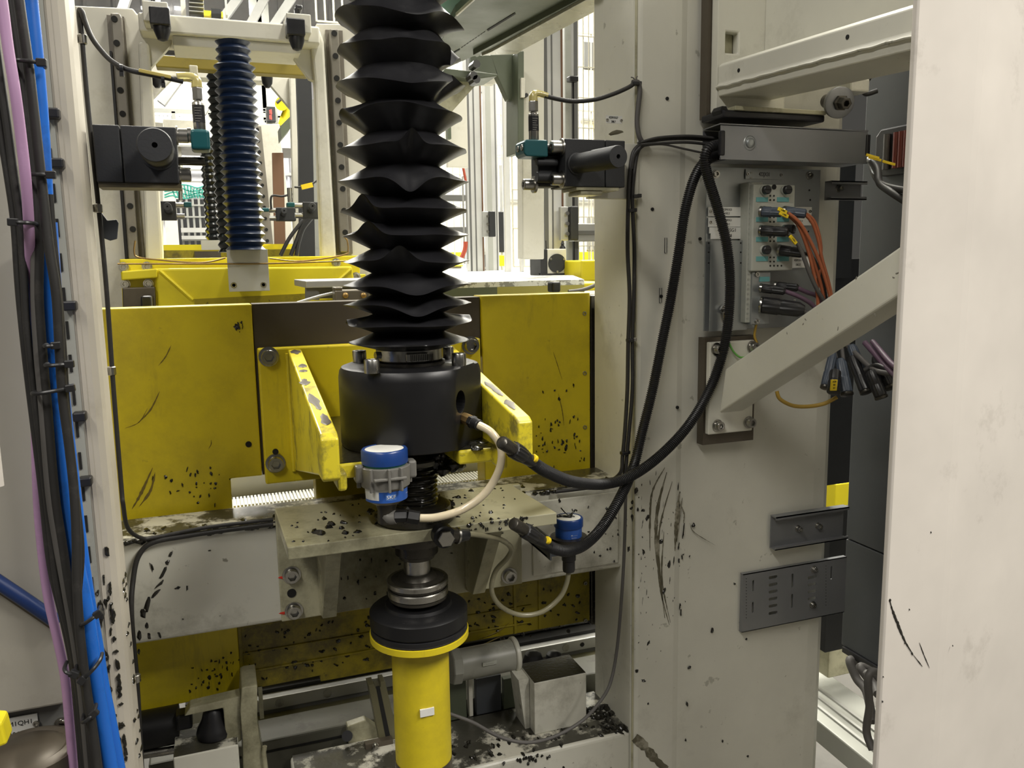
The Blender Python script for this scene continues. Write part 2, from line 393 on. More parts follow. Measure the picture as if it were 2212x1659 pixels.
# ================================================================== RIGHT MACHINE COLUMN
cxl = P(1375, 800, 1.27).x; cxm = P(1462, 800, 1.272).x; cxr = P(1798, 900, 1.30).x
t = thing('machine_column', 'broad cream machine column carrying the connector panel and cable duct', 'machine column', ((cxl+cxr)/2, 1.32, 0.0))
prof = [(cxl+.002, 1.272), (cxl+.008, 1.27), (cxm-.012, 1.27), (cxm, 1.2705), (cxm+.012, 1.2735), (cxr-.05, 1.288), (cxr-.02, 1.292), (cxr-.006, 1.30), (cxr, 1.318), (cxr, 1.44), (cxl, 1.44), (cxl, 1.276)]
pc = MB().prism([(x, y, 0.0) for x, y in prof], (0, 0, 2.3)); pc.sm = [False]*len(pc.sm)
pc.build('post', M['cream'], t, bevel=.0015)
# rear side plate with its welded seam, seen left of the front sheet
MB().box((cxl-.003, 1.281, 0.0), (cxl+.004, PX(1303, 800, cxl-.003).y, 2.3)).build('side_plate', M['cream'], t, bevel=.002)
MB().tube([Vector((cxl-.001, 1.276, z/20)) for z in range(10, 46)], .0022, 6).build('weld_seam', M['cream_film'], t)
sh = MB()
for (x, y) in ((1441, 213), (1409, 452), (1463, 880), (1512, 516), (1428, 640)):
    p = P(x, y, 1.2695); sh.cyl((p.x, 1.268, p.z), (p.x, 1.2705, p.z), .003, n=10)
sh.build('drilled_hole', M['hole'], t, kind='stuff')
for (x, y) in ((1437, 530), (1426, 638)):
    p = P(x, y, 1.27); q = [Vector((p.x+dx*.0022, 1.2685, p.z+dz)) for dx, dz in ((-1, -.013), (-1, .013), (1, .013), (1, -.013), (-1, -.013))]
    MB().tube(q, .0005, 5).build('slot_outline', M['hole'], t)
g = MB(); rnd = random.Random(11)
spl = [(1374,1060,5,9),(1366,1085,4,5),(1364,1098,4,4),(1366,1118,4,9),(1378,1100,3,5),(1389,1103,5,4),(1398,1118,5,9),(1352,1136,4,8),(1358,1186,4,7),(1390,1192,4,9),(1428,1170,6,8),(1445,1220,5,11),(1434,1276,6,9),(1352,1120,3,6),
       (1376,1450,6,4),(1390,1470,7,4),(1491,1443,6,4),(1486,1523,3,7),(1400,1520,3,4),(1542,1365,4,9),(1605,1348,3,3),(1619,1385,3,3),(1592,1264,3,3),(1400,1390,3,8),(1565,1605,2,4),(1622,1640,3,3),(1500,1135,5,7),(1482,1600,2,4),(1355,1060,3,5)]
for i, (x, y, a, b) in enumerate(spl):
    p = P(x, y, 1.27); g.lump((p.x, 1.2705+(max(0, p.x-cxm))*.055, p.z), (0, -1, 0), a*.0008, b*.0008, .0022, rnd.uniform(-.4, .4), i)
for i in range(46):
    x = rnd.gauss(1420, 32); y = rnd.uniform(1060, 1420); x = max(1380, min(1490, x))
    p = P(x, y, 1.27); g.lump((p.x, 1.2708, p.z), (0, -1, 0), rnd.uniform(.0006, .0016), rnd.uniform(.0008, .003), .0012, rnd.uniform(-.5, .5), i+50)
for i in range(34):
    x = rnd.choice([rnd.gauss(1430, 14), rnd.gauss(1466, 10), rnd.gauss(1384, 6)]); p = P(x, rnd.uniform(1010, 1330), 1.27)
    g.lump((max(p.x, cxl+.012), 1.2708, p.z), (0, -1, 0), rnd.uniform(.0007, .0018), rnd.uniform(.004, .013), .0010, rnd.uniform(-.2, .1), i+500)
g.build('grease_spatter', M['grease'], t, kind='stuff')
g = MB()
for k, (x0, y0, x1, y1, x2, y2, w) in enumerate([(1440,1020,1417,1140,1436,1335,.0040),(1452,1040,1424,1150,1428,1260,.0022),(1408,1065,1404,1130,1404,1190,.0020),(1468,1062,1462,1120,1458,1190,.0045),
        (1474,1075,1468,1110,1462,1170,.0022),(1434,1150,1430,1250,1448,1345,.0020),(1420,1230,1430,1290,1446,1350,.0018),(1436,1010,1410,1060,1402,1120,.0022),(1470,1090,1478,1110,1476,1130,.0018),(1490,1130,1500,1150,1545,1178,.0009)]):
    pts = smooth([P(x0, y0, 1.2698), P(x1, y1, 1.2698), P(x2, y2, 1.2698)], 14); pts = [Vector((p.x, 1.2699, p.z)) for p in pts]
    g.ribbon(pts, (0, -1, 0), w, .0008, k)
pts = [Vector((P(x, y, 1.27).x, 1.2692, P(x, y, 1.27).z)) for x, y in ((1370, 1592), (1392, 1612), (1412, 1636), (1438, 1662))]
g.ribbon(smooth(pts, 5), (0, -1, 0), .0085, .001, 5, False)
g.build('grease_smear', M['smear'], t, kind='stuff')

# ================================================================== CROSSBEAM
zt = 1.092; zb = P(300, 1393, 1.32).z
bx0 = lx1-.06; bx1 = cxl+.002
t = thing('crossbeam', 'heavy cream crossbeam with black grease along its top, between the two columns', 'beam', ((bx0+bx1)/2, 1.37, zb))
MB().box((bx0, 1.32, zb), (bx1, 1.432, zt-.002)).build('beam_body', M['cream_dirty'], t, bevel=.008, seg=3)
MB().box((bx0+.004, 1.326, zt-.004), (bx1-.004, 1.430, zt+.0006)).build('greasy_top', M['cream_greased'], t, label='beam top coated with black and brown grease')
MB().box((P(1150,1230,1.32).x, 1.3165, zb+.012), (bx1-.012, 1.3205, zt-.018)).build('face_plate', M['cream_dirty'], t, bevel=.002)
g = MB(); rnd = random.Random(21)
fl_ = [(368,1198,8,5,.9),(362,1215,7,7,0),(352,1238,16,6,1.0),(345,1262,20,4,.75),(335,1282,20,5,.75),(318,1308,6,22,-.3),(308,1325,8,14,.3),(384,1270,10,5,.2),(404,1270,3,8,0),(328,1225,4,14,.2),(453,1189,4,2,0),(317,1352,5,9,0),(300,1372,7,14,0),(322,1375,5,10,0),(345,1372,4,9,.3),(395,1337,2,2,0),(300,1408,4,9,0)]
for i, (x, y, a, b, an) in enumerate(fl_):
    p = P(x, y, 1.32); g.lump((p.x, 1.32, p.z), (0, -1, 0), a*.00062, b*.00062, .0022, an, i)
for i in range(26):
    x = rnd.uniform(1205, 1340); y = rnd.uniform(1068, 1215); p = P(x, y, 1.3165)
    g.lump((p.x, 1.3165, p.z), (0, -1, 0), rnd.uniform(.0008, .003), rnd.uniform(.001, .0045), .002, rnd.uniform(-.6, .6), i+40)
for i in range(80):
    x = rnd.uniform(bx0+.01, bx1-.02); yy = rnd.uniform(1.323, 1.36); s_ = rnd.uniform(.002, .0085)
    g.lump((x, yy, zt), (0, 0, 1), s_*1.5, s_*.7, s_*.55, rnd.uniform(-.6, .6), i+100)
for i in range(70):    # grease bead packed along the front edge under the cables
    x = rnd.uniform(bx0+.005, P(600,1100,1.32).x) if i % 3 else rnd.uniform(.52, bx1)
    g.lump((x, 1.3195, zt-rnd.uniform(.001, .007)), (0, -1, .4), rnd.uniform(.004, .011), rnd.uniform(.002, .004), .003, rnd.uniform(-.2, .2), i+300)
g.build('grease_spatter', M['grease'], t, kind='stuff')

# ---- bearing bracket bolted to the beam: back plate, shelf plate, gussets
bpl = P(602, 1240, 1.31).x; bpr = P(1126, 1200, 1.31).x
zsh = P(622, 1183, 1.12).z; 
t = thing('bearing_bracket', 'grey green bracket with oily shelf plate bolted to the front of the crossbeam', 'bracket', ((bpl+bpr)/2, 1.22, zb))
MB().box((bpl, 1.306, zb+.006), (bpr, 1.3195, zsh-.004)).build('back_plate', M['cream_film'], t, bevel=.002)
sx0 = P(621, 1183, 1.12).x; sx1 = P(1203, 1103, 1.12).x
sp = MB().prism([(sx0, 1.12, zsh-.0185), (sx1, 1.12, zsh-.0185), (sx1-.01, 1.305, zsh-.0185), (sx0-.003, 1.3195, zsh-.0185)], (0, 0, .0185)).build('shelf_plate', M['cream_film'], t, bevel=.0015)
gx = P(722, 1222, 1.17).x
for x in (gx, sx1-.085):
    MB().prism([(x-.011, 1.150, zsh-.019), (x-.011, 1.150, zsh-.028), (x-.011, 1.166, zsh-.036), (x-.011, 1.262, zb+.02), (x-.011, 1.305, zb+.012), (x-.011, 1.305, zsh-.019)], (.022, 0, 0)).build('gusset', M['cream_film'], t, bevel=.001)
    MB().lathe((x, 1.156, zsh-.0195), [(.016, 0), (.013, -.006), (.006, -.010)], (0, 0, 1), 16).build('weld_bead', M['cream_film'], t)
for (x, y) in ((632, 1249), (637, 1327), (1106, 1250)):
    p = P(x, y, 1.29); screw(t, (p.x, 1.306, p.z), .0112, h=.013)
p = P(630, 1281, 1.306); MB().cyl((p.x, 1.3045, p.z), (p.x, 1.31, p.z), .0072).build('threaded_bore', M['hole'], t)
for (x, y) in ((609, 1248), (611, 1325)):
    p = P(x, y, 1.305); MB().lump((p.x, 1.3055, p.z), (0, -1, 0), .007, .0028, .0006, 0.1, 3).build('torque_mark', M['red_mark'], t, label='red paint mark beside screw')
g = MB(); rnd = random.Random(5)
for i, (x, y, a) in enumerate([(716,1133,10),(710,1140,9),(742,1130,8),(700,1122,7),(748,1152,9),(690,1153,12),(680,1148,8),(738,1142,8),(772,1150,8),(838,1128,16),(860,1130,12),(800,1105,9),(1070,1130,6),(1010,1055,7),(990,1075,8),(1002,1098,9),(1060,1108,7),(1020,1120,6),(655,1170,4),(640,1140,3)]):
    p = PZ(x, y, zsh); g.lump((p.x, min(max(p.y, 1.128), 1.29), zsh), (0, 0, 1), a*.0008, a*.0006, a*.0005, rnd.uniform(-1, 1), i)
for i in range(60):
    g.lump((rnd.uniform(sx0+.01, sx1-.03), rnd.uniform(1.125, 1.29), zsh), (0, 0, 1), rnd.uniform(.001, .004), rnd.uniform(.001, .003), .0018, rnd.uniform(-1, 1), i+30)
for i in range(30):    # grease hanging under the right end of the shelf
    x = rnd.uniform(.33, sx1-.04); g.lump((x, 1.1195, zsh-rnd.uniform(.0, .014)), (0, -1, 0), rnd.uniform(.001, .004), rnd.uniform(.001, .004), .0016, 0, i+100)
for i in range(34):
    x = rnd.uniform(bpl+.07, bpr-.01); g.lump((x, 1.3055, rnd.uniform(zb+.02, zsh-.03)), (0, -1, 0), rnd.uniform(.001, .003), rnd.uniform(.001, .005), .002, 0, i+200)
g.build('grease_spatter', M['grease'], t, kind='stuff')

# ---- flat cables strapped along the beam front, entering the left column line
pts = pth([(590,1122,1.312),(520,1130,1.312),(430,1142,1.312),(340,1160,1.312),(305,1162,1.305),(276,1140,1.27),(266,1090,1.235),(262,1050,1.235),(246,850,1.235),(228,600,1.235),(208,400,1.235),(190,230,1.235),(178,90,1.235),(174,40,1.235)], 7)
MB().tube(pts, .0031, 10).build('sensor_cable', M['cable'], label='thin black cable running down the right edge of the left column and onto the beam', cat='cable')
pts = pth([(590,1132,1.311),(480,1146,1.311),(400,1158,1.311),(330,1172,1.311),(300,1200,1.311),(288,1250,1.305),(284,1330,1.29),(296,1480,1.29),(306,1659,1.29),(312,1760,1.29)], 7)
MB().tube(pts, .0040, 10).build('sensor_cable', M['cable'], label='greasy black cable curving down from the beam beside the left column foot', cat='cable')
for i, (y, x) in enumerate(((85, 178), (450, 212), (801, 241), (1465, 295))):
    p = P(x, y, 1.235)
    tt = thing('cable_clip', ['metal P clip on the column edge cable near the top left beam', 'metal P clip on the column edge cable just below the left black block', 'metal P clip on the column edge cable in front of the yellow panel', 'small metal clip low on the column edge beside the lower yellow panel'][i], 'cable clip', p, 'clips on the left column edge')
    MB().lathe(p-V(0, 0, .006), [(.0046, 0), (.0058, .001), (.0058, .011), (.0046, .012)], (0,0,1), 14).build('clip_band', M['steel'], tt)
    MB().box((p.x-.012, p.y-.002, p.z-.005), (p.x-.003, p.y+.001, p.z+.005)).build('clip_tab', M['steel'], tt, bevel=.0008)
    MB().cyl((p.x-.008, p.y-.004, p.z), (p.x-.008, p.y-.002, p.z), .003, n=6).build('clip_screw', M['steel'], tt)
p = P(224, 470, 1.24)
mb = MB(); ppoly(mb, [(214,452),(232,476),(252,474),(256,482),(253,516),(238,520),(222,514)], 1.245, .003)
mb.build('torn_cable_cover', M['grey_sheet'], label='torn dark plastic cover piece hanging on the column cable below the left black block', cat='cable cover', bevel=.001)

# ================================================================== YELLOW CARRIAGE
zy = 1.437; yb = 1.45
cx0 = -0.18; cxa = P(543, 660, 1.45).x; cxb = P(1041, 700, 1.45).x; cxc = P(1275, 800, 1.45).x; cxd = cxl-.005
t = thing('lift_carriage', 'broad yellow steel lift carriage behind the crossbeam with a brown steel centre strip', 'lift carriage', (.3, 1.5, .75))
zn = P(540, 1030, 1.45).z; zl = P(310, 1538, 1.45).z; zm = P(700, 1455, 1.45).z
xn = P(500, 1060, 1.45).x
lp = MB().prism([(cx0, 1.45, zy), (cx0, 1.45, zl), (P(523, 1500, 1.45).x, 1.45, zl+.005), (P(523, 1500, 1.45).x, 1.45, zt-.09), (xn, 1.45, zt-.09), (xn, 1.45, zn), (cxa, 1.45, zn), (cxa, 1.45, zy)], (0, .05, 0)).build('side_panel', M['yellow'], t, bevel=.002)
MB().box((cxa+.001, 1.457, P(560, 800, 1.45).z), (cxb-.001, 1.5, zy)).build('centre_strip', M['brown_steel'], t, bevel=.001, label='bare brown steel strip')
MB().box((cxa+.001, 1.457, zn), (cxa+.03, 1.5, P(560, 800, 1.45).z)).build('centre_strip', M['brown_steel'], t)
MB().box((cxb, 1.45, zt-.09), (cxc, 1.50, zy+.002)).build('side_panel', M['yellow'], t, bevel=.002)
x680 = P(682, 1050, 1.45).x; x790 = P(880, 1040, 1.45).x
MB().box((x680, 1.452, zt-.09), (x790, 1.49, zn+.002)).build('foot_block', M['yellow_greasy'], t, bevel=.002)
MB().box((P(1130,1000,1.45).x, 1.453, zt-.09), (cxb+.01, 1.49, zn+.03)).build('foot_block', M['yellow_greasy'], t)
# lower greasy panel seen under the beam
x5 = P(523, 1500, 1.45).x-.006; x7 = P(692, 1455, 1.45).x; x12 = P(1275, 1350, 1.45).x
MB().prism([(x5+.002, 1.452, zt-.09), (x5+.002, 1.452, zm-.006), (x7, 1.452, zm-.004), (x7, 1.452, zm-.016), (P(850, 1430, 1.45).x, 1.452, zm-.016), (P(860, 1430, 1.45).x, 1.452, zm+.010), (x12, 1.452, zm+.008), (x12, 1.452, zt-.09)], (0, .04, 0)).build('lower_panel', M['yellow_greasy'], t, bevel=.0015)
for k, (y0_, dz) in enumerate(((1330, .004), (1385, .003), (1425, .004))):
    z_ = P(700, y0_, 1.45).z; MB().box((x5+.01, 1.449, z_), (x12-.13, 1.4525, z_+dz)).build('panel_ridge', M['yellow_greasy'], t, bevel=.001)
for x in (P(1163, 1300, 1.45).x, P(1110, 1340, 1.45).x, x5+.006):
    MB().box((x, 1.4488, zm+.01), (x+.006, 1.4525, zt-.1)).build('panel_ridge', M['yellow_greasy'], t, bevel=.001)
# dark guide edge on the right with its small screws
MB().box((cxc+.002, 1.452, P(1285,1350,1.45).z), (cxd+.09, 1.52, zy-.004)).build('guide_edge', M['steel_dark'], t, bevel=.002)
MB().box((cxc+.014, 1.44, P(1290,760,1.45).z), (cxd+.006, 1.452, P(1290,665,1.45).z)).build('guide_block', M['black_oxide'], t, bevel=.002)
for y in (676, 804, 920, 1255, 1335):
    p = P(1294, y, 1.45); screw(t, (cxd-.012, 1.452, p.z), .0042, washer=False, h=.004)
for (x, y, r) in ((537, 960, .0052), (592, 967, .005)):
    p = P(x, y, 1.448); MB().cyl((p.x, 1.4485 if x < 560 else 1.4125, p.z), (p.x, 1.452 if x < 560 else 1.416, p.z), r).build('threaded_bore', M['hole'], t)
g = MB(); rnd = random.Random(8)
for i in range(150):
    x = rnd.uniform(530, 1260); yl = 1520-(x-300)*.158; y = yl-rnd.uniform(8, 110); p = P(x, y, 1.449)
    if abs(x-905) < 60: continue
    g.lump((p.x, 1.4515, p.z), (0, -1, 0), rnd.uniform(.001, .0065), rnd.uniform(.0015, .004), .0025, rnd.uniform(-.9, -.1), i)
for (cx_, cy_, n_, sx_, sy_) in ((480, 1450, 26, 26, 14), (1210, 900, 34, 28, 70), (1175, 960, 10, 8, 12), (515, 705, 12, 8, 8), (1230, 960, 14, 14, 18), (440, 1480, 10, 20, 8), (415, 1050, 30, 60, 30)):
    for i in range(n_):
        p = P(rnd.gauss(cx_, sx_), rnd.gauss(cy_, sy_), 1.449)
        if p.x < cxc-.004 and not (xn < p.x < x680 and 1.04 < p.z < zn+.004): g.lump((p.x, 1.4495, p.z), (0, -1, 0), rnd.uniform(.0006, .003), rnd.uniform(.001, .005), .0015, rnd.uniform(-.3, .3), i+900)
g.build('grease_spatter', M['grease'], t, kind='stuff')
g = MB()
for k, (a, b, c_, w) in enumerate((((297,915),(325,885),(345,845),.0022), ((270,925),(300,912),(320,880),.0012), ((342,790),(358,770),(370,745),.0018), ((285,1100),(305,1065),(330,1010),.004), ((300,1095),(325,1060),(335,1020),.004), ((1195,760),(1205,790),(1214,820),.0012), ((1206,850),(1215,890),(1218,920),.0016), ((450,970),(456,960),(456,950),.0015), ((1030,1400),(1060,1385),(1090,1372),.0024), ((1035,1380),(1075,1365),(1100,1345),.0024))):
    pts = smooth([P(*a, 1.4494), P(*b, 1.4494), P(*c_, 1.4494)], 10); g.ribbon(pts, (0, -1, 0), w*.6, .0005, k)
g.build('grease_smear', mat('brown_smear_on_yellow', (.16, .115, .02), .4), t, kind='stuff')

# ---- nut bracket (yellow) bolted to the carriage
ax_ = P(556, 752, 1.425).x; bx_ = P(1038, 740, 1.425).x; zt_ = P(556, 754, 1.425).z; zb_ = P(566, 1048, 1.425).z
t = thing('nut_bracket', 'yellow gusseted bracket with black greasy shelf carrying the black nut housing', 'bracket', ((ax_+bx_)/2, 1.4, zb_))
MB().box((ax_, 1.425, zb_), (bx_, 1.4495, zt_)).build('back_plate', M['yellow'], t, bevel=.003)
zf0 = P(705, 936, 1.02).z; zf1 = P(715, 1038, 1.02).z
g0 = P(624, 760, 1.425).x; 
def gus(x, w=.0225):
    return MB().prism([(x, 1.425, zt_-.004), (x, 1.418, zt_-.004), (x, 1.02, zf0), (x, 1.010, zf0-.006), (x, 1.010, zf1+.004), (x, 1.016, zf1), (x, 1.05, zf1), (x, 1.425, zb_+.02)], (w, 0, 0))
gxl = P(690, 940, 1.02).x; gxr = P(1112, 905, 1.02).x
for x in (gxl, gxr): gus(x).build('gusset', M['yellow_worn'], t, bevel=.003, seg=3, label='worn yellow gusset scraped along its sloping edge')
zs = P(880, 945, 1.18).z-.004
xa_, xb_ = P(790, 980, 1.1).x, P(985, 980, 1.1).x
shp = [(gxl+.0225, 1.075), (xa_, 1.075), (xa_+.004, 1.21), (xb_-.004, 1.23), (xb_, 1.085), (gxr, 1.085), (gxr, 1.425), (gxl+.0225, 1.425)]
MB().prism([(x, y, zs-.022) for x, y in shp], (0, 0, .0205)).build('shelf', M['yellow_worn'], t, bevel=.003)
MB().prism([(x+(.004 if x < .2 else -.004), y+.004, zs-.0018) for x, y in shp], (0, 0, .0014)).build('shelf_grease', M['grease'], t, kind='stuff')
MB().box((gxr-.012, 1.05, zs-.026), (gxr, 1.09, zs+.004)).build('corner_lug', M['yellow_worn'], t, bevel=.004)
MB().box((gxl+.0215, 1.035, zs-.028), (gxl+.034, 1.08, zs-.002)).build('corner_lug', M['yellow_worn'], t, bevel=.004)
MB().tube([Vector((gxl-.001, 1.422, z)) for z in (zb_+.02, (zb_+zt_)/2, zt_-.01)], .004, 8).build('weld_seam', M['yellow'], t)
for (x, y) in ((582, 773), (597, 1006), (1023, 748)):
    p = P(x, y, 1.405); screw(t, (p.x, 1.425, p.z), .0128, h=.016)
p = P(591, 992, 1.424); MB().lump((p.x, 1.4245, p.z), (0, -1, 0), .007, .0014, .0006, .9, 3).build('torque_mark', M['red_mark'], t, label='red paint mark above the lower screw')
# lift screw bore in the shelf is covered by the nut; grease heap at right
g = MB(); rnd = random.Random(31)
for i in range(26): g.lump((rnd.uniform(.34, gxr-.01), rnd.uniform(1.06, 1.3), zs-.0006), (0, 0, 1), rnd.uniform(.006, .018), rnd.uniform(.005, .012), rnd.uniform(.002, .005), rnd.uniform(-1, 1), i)
g.build('grease_heap', M['grease'], t, kind='stuff')
g = MB()
for k, xg in enumerate((gxl, gxr)):
    for i, (f0, f1) in enumerate(((.22, .27), (.30, .33), (.42, .50), (.60, .78), (.82, .93), (.0, .07))):
        pp = []
        for f in (f0, (f0+f1)/2, f1):
            yy = 1.418+(1.02-1.418)*f; z_ = (zt_-.004)+(zf0-(zt_-.004))*f; pp.append(Vector((xg+.010+.004*math.sin(9*f+k), yy, z_+.0004)))
        nrm = Vector((0, zf0-zt_, 1.418-1.02)).normalized() * -1
        g.ribbon(smooth(pp, 4), Vector((0, -(zt_-zf0), .398)), .008, .0004, i+k*9)
g.build('paint_scrape', M['brown_steel'], t, kind='stuff', label='bare scraped patches on the gusset edges')

# ================================================================== LIFT SCREW ASSEMBLY
cx, cy = AX
def rr(r, y): return RPX(888, y, cy, r)
# nut housing
t = thing('nut_housing', 'large black cylindrical nut housing with a flat face, below the black bellows', 'housing', (cx, cy, zc(926)))
z0 = zs; z1 = zc(784); R_ = rr(152, 860)
nf = Vector((math.sin(math.radians(50)), -math.cos(math.radians(50)), 0))
def flat(k, th, r, tt): return r, tt
hb = MB().lathe((cx, cy, 0), [(R_*.985, z0), (R_, z0+.003), (R_, z1-.016), (R_*.985, z1-.007), (R_*.955, z1-.002), (R_*.90, z1), (.05, z1)], (0, 0, 1), 96)
vs = []
for v in hb.v:
    p = Vector(v); q = p-Vector((cx, cy, 0)); d_ = q.dot(nf)
    lim = R_*.885
    if d_ > lim: p = p-nf*(d_-lim)
    vs.append(tuple(p))
hb.v = vs; ho = hb.build('housing_body', M['black_oxide'], t)
fc = Vector((cx, cy, 0))+nf*R_*.885
tang = Vector((nf.y*-1, nf.x, 0))
def facept(px, py):   # ray to the flat face
    d = ray(px, py); k = (fc-Vector((CAM.x, CAM.y, 0))).dot(nf)/Vector((d.x, d.y, 0)).dot(nf); return CAM+d*k
hp = facept(995, 868)
cut(ho, MB().lathe(hp-nf*.035, [(.0165, 0), (.0165, .06)], nf, 24))
p = facept(983, 770); 
p = facept(1000, 905)
# top screws
for (x, y) in ((776, 762), (803, 782), (991, 768), (965, 754), (838, 756)):
    p = PZ(x, y, z1+.014); screw(t, (p.x, p.y, z1-.001), .0105, (0, 0, 1), h=.0185, washer=False)
# bellows clamp and the bore neck
MB().lathe((cx, cy, 0), [(.052, z1-.002), (.052, z1+.004), (.044, z1+.005), (.044, z1+.03)], (0, 0, 1), 48).build('neck', M['steel_dark'], t)

# bellows
rims = [(-95,130,[]), (-22,130,[]), (46,128,[('k', -90, .01, -30, .45), ('k', -25, .016, -30, .35)]), (116,127,[('k',-90,0,-8,.6), ('k', -32, -.022, -26, .16), ('k', -5, .012, -8, .3)]), (194,131,[('k',-90,0,-9,.8), ('k', -38, -.020, 18, .15), ('k', -8, .010, 8, .25)]), (259,129,[('k',-100,0,6,.9), ('k', 20, 0, 12, .3), ('k', -170, .004, 14, .16)]),
        (328,137,[('k',-94,0,29,.13)]), (396,137,[('k',-97,0,-27,.22)]), (458,137,[('k',-142,0,30,.17)]), (511,135,[('k',-136,0,26,.19)]), (563,137,[('k',-108,0,30,.20), ('k',-60,0,-6,.5)]),
        (614,138,[('k',-95,0,-22,.34)]), (655,137,[('k',-95,0,-24,.30)]), (696,137,[('k',-178,0,12,.12), ('k',-10,0,12,.14)]), (736,131,[])]
prof = []; info = []
for i, (py, r, ks) in enumerate(rims):
    zr = zc(py); R1 = rr(r, 500)
    prof.append((R1, zr)); info.append(ks)
    if i < len(rims)-1:
        py2 = rims[i+1][0]; rv = rr(76 if i > 3 else 84, 500); z2 = zc(py2); zm_ = (zr+z2)/2
        for f in (.03, .14, .38, .70, .93): prof.append((R1-(R1-rv)*f**.86, zr+(zm_-zr)*f)); info.append((i, 1-f))
        prof.append((rv, zm_)); info.append((i, 0))
        R2 = rr(rims[i+1][1], 500)
        for f in (.93, .70, .38, .14, .03): prof.append((R2-(R2-rv)*f**.86, z2+(zm_-z2)*f)); info.append((i+1, 1-f))
prof.append((.05, zc(751))); info.append([])
SP = S(888, 400, cy)
def bell(k, th, r, tt):
    inf = info[k]
    if isinstance(inf, tuple): ks = rims[inf[0]][2]; wgt = inf[1]**1.3
    else: ks = inf; wgt = 1.0
    if inf == []: wgt = 0.0 if k > len(prof)-3 else 1.0
    # lathe angle: a-axis depends on frame; world angle below
    a, b, w = frame((0, 0, 1)); dv = a*math.cos(th)+b*math.sin(th); deg = math.degrees(math.atan2(dv.y, dv.x))
    seed = inf[0] if isinstance(inf, tuple) else k//12
    nz_ = noise.noise(Vector((dv.x*1.6+seed*7.3, dv.y*1.6, seed*2.1)))
    nz2 = noise.noise(Vector((dv.x*2.6+seed*3.3, dv.y*2.6, seed*5.1+k*.05)))
    amp = 1.0 if tt > zc(300) else .45
    dr = wgt*nz_*.006*amp + nz2*.0030*(.4+wgt); dz = wgt*nz_*.008*amp
    for (_, d0, ra, up, wd_) in ks:
        x = math.radians((deg-d0+180) % 360-180)
        e = math.exp(-(x/wd_)**2); dz += wgt*up*SP*e*1.0; dr += wgt*ra*e*.4 - wgt*abs(up)*SP*e*.12
    return r+dr, tt+dz
t = thing('lift_screw_bellows', 'tall crumpled black rubber bellows sleeve around the vertical lift screw', 'bellows', (cx, cy, zc(760)))
MB().lathe((cx, cy, 0), prof, (0, 0, 1), 192, bell).build('bellows_sleeve', M['rubber'], t)
zb2 = zc(762)
cb = MB().lathe((cx, cy, 0), [(.0475, zb2-.008), (.0495, zb2-.008), (.0495, zb2+.007), (.0475, zb2+.007)], (0, 0, 1), 64, caps=False)
cb.build('hose_clamp_band', M['steel'], t)
MB().obox((cx-.002, cy-.053, zb2-.001), V(1,0,0), V(0,1,0), V(0,0,1), .016, .0045, .0065).build('clamp_housing', M['steel'], t, bevel=.002)
mb = MB()
for i in range(13): mb.box((cx-.012+i*.0026, cy-.0583, zb2-.006), (cx-.0108+i*.0026, cy-.057, zb2+.003))
mb.build('clamp_thread', M['steel_dark'], t, kind='stuff')
mb = MB().lathe((cx-.060, cy-.047, zb2+.004), [(.0055, 0), (.0055, .008), (.004, .009)], (1, .25, 0), 6)
mb.build('clamp_screw', M['steel'], t)

# spindle: everything below the housing that turns
t = thing('lift_spindle', 'dark greasy vertical lift screw spindle with stacked bright bearing rings', 'spindle', (cx, cy, zc(1345)))
zfl = zc(958)
MB().lathe((cx, cy, 0), [(.040, zs-.026), (.0425, zs-.028), (.0425, zc(996)), (.040, zc(1000))], (0, 0, 1), 48)  .build('nut_flange', M['flange_grey'], t, label='grey steel nut flange under the shelf')
def thr(k, th, r, tt): return r+.0016*math.sin(th*1.0+tt*900)+.0018*noise.noise(Vector((math.cos(th)*3, math.sin(th)*3, tt*60))), tt
pr = [(.034, zc(998)-.0015*k) for k in range(0, int((zc(998)-zsh)/.0015))]
MB().lathe((cx, cy, 0), pr, (0, 0, 1), 40, thr).build('screw_thread', M['grease'], t)
MB().lathe((cx, cy, 0), [(.060, zsh+.001), (.0615, zsh+.003), (.0615, zsh+.010), (.058, zsh+.013), (.055, zsh+.013), (.054, zsh+.022), (.050, zsh+.024), (.035, zsh+.0245)], (0, 0, 1), 64).build('base_ring', M['steel_dark'], t)
q = zsh-.0195
MB().lathe((cx, cy, 0), [(.045, q), (.0455, q-.004), (.044, q-.016), (.033, q-.020), (.033, q-.034), (.029, q-.036), (.027, q-.042)], (0, 0, 1), 48).build('lock_nut', M['steel_dark'], t)
MB().lathe((cx, cy, 0), [(.0205, q-.030), (.0205, zc(1262))], (0, 0, 1), 40).build('shaft', M['steel'], t)
def ring(z0_, z1_, r, m_, nm='bearing_ring', ch=.0015): return MB().lathe((cx, cy, 0), [(r-.006, z0_), (r-ch, z0_), (r, z0_+ch), (r, z1_-ch), (r-ch, z1_), (r-.006, z1_)], (0, 0, 1), 64).build(nm, m_, t)
MB().lathe((cx, cy, 0), [(.022, zc(1236)), (.026, zc(1240)), (.030, zc(1247)), (.046, zc(1250)), (.0462, zc(1256))], (0, 0, 1), 64).build('seal_cover', M['steel_dark'], t)
ring(zc(1262), zc(1249), .0470, M['steel']); ring(zc(1268), zc(1261), .0440, M['steel_dark'], 'ring_gap')
ring(zc(1284), zc(1268), .0465, M['steel']); ring(zc(1293), zc(1283), .0445, M['steel_dark'], 'ring_gap')
g = MB(); rnd = random.Random(77)
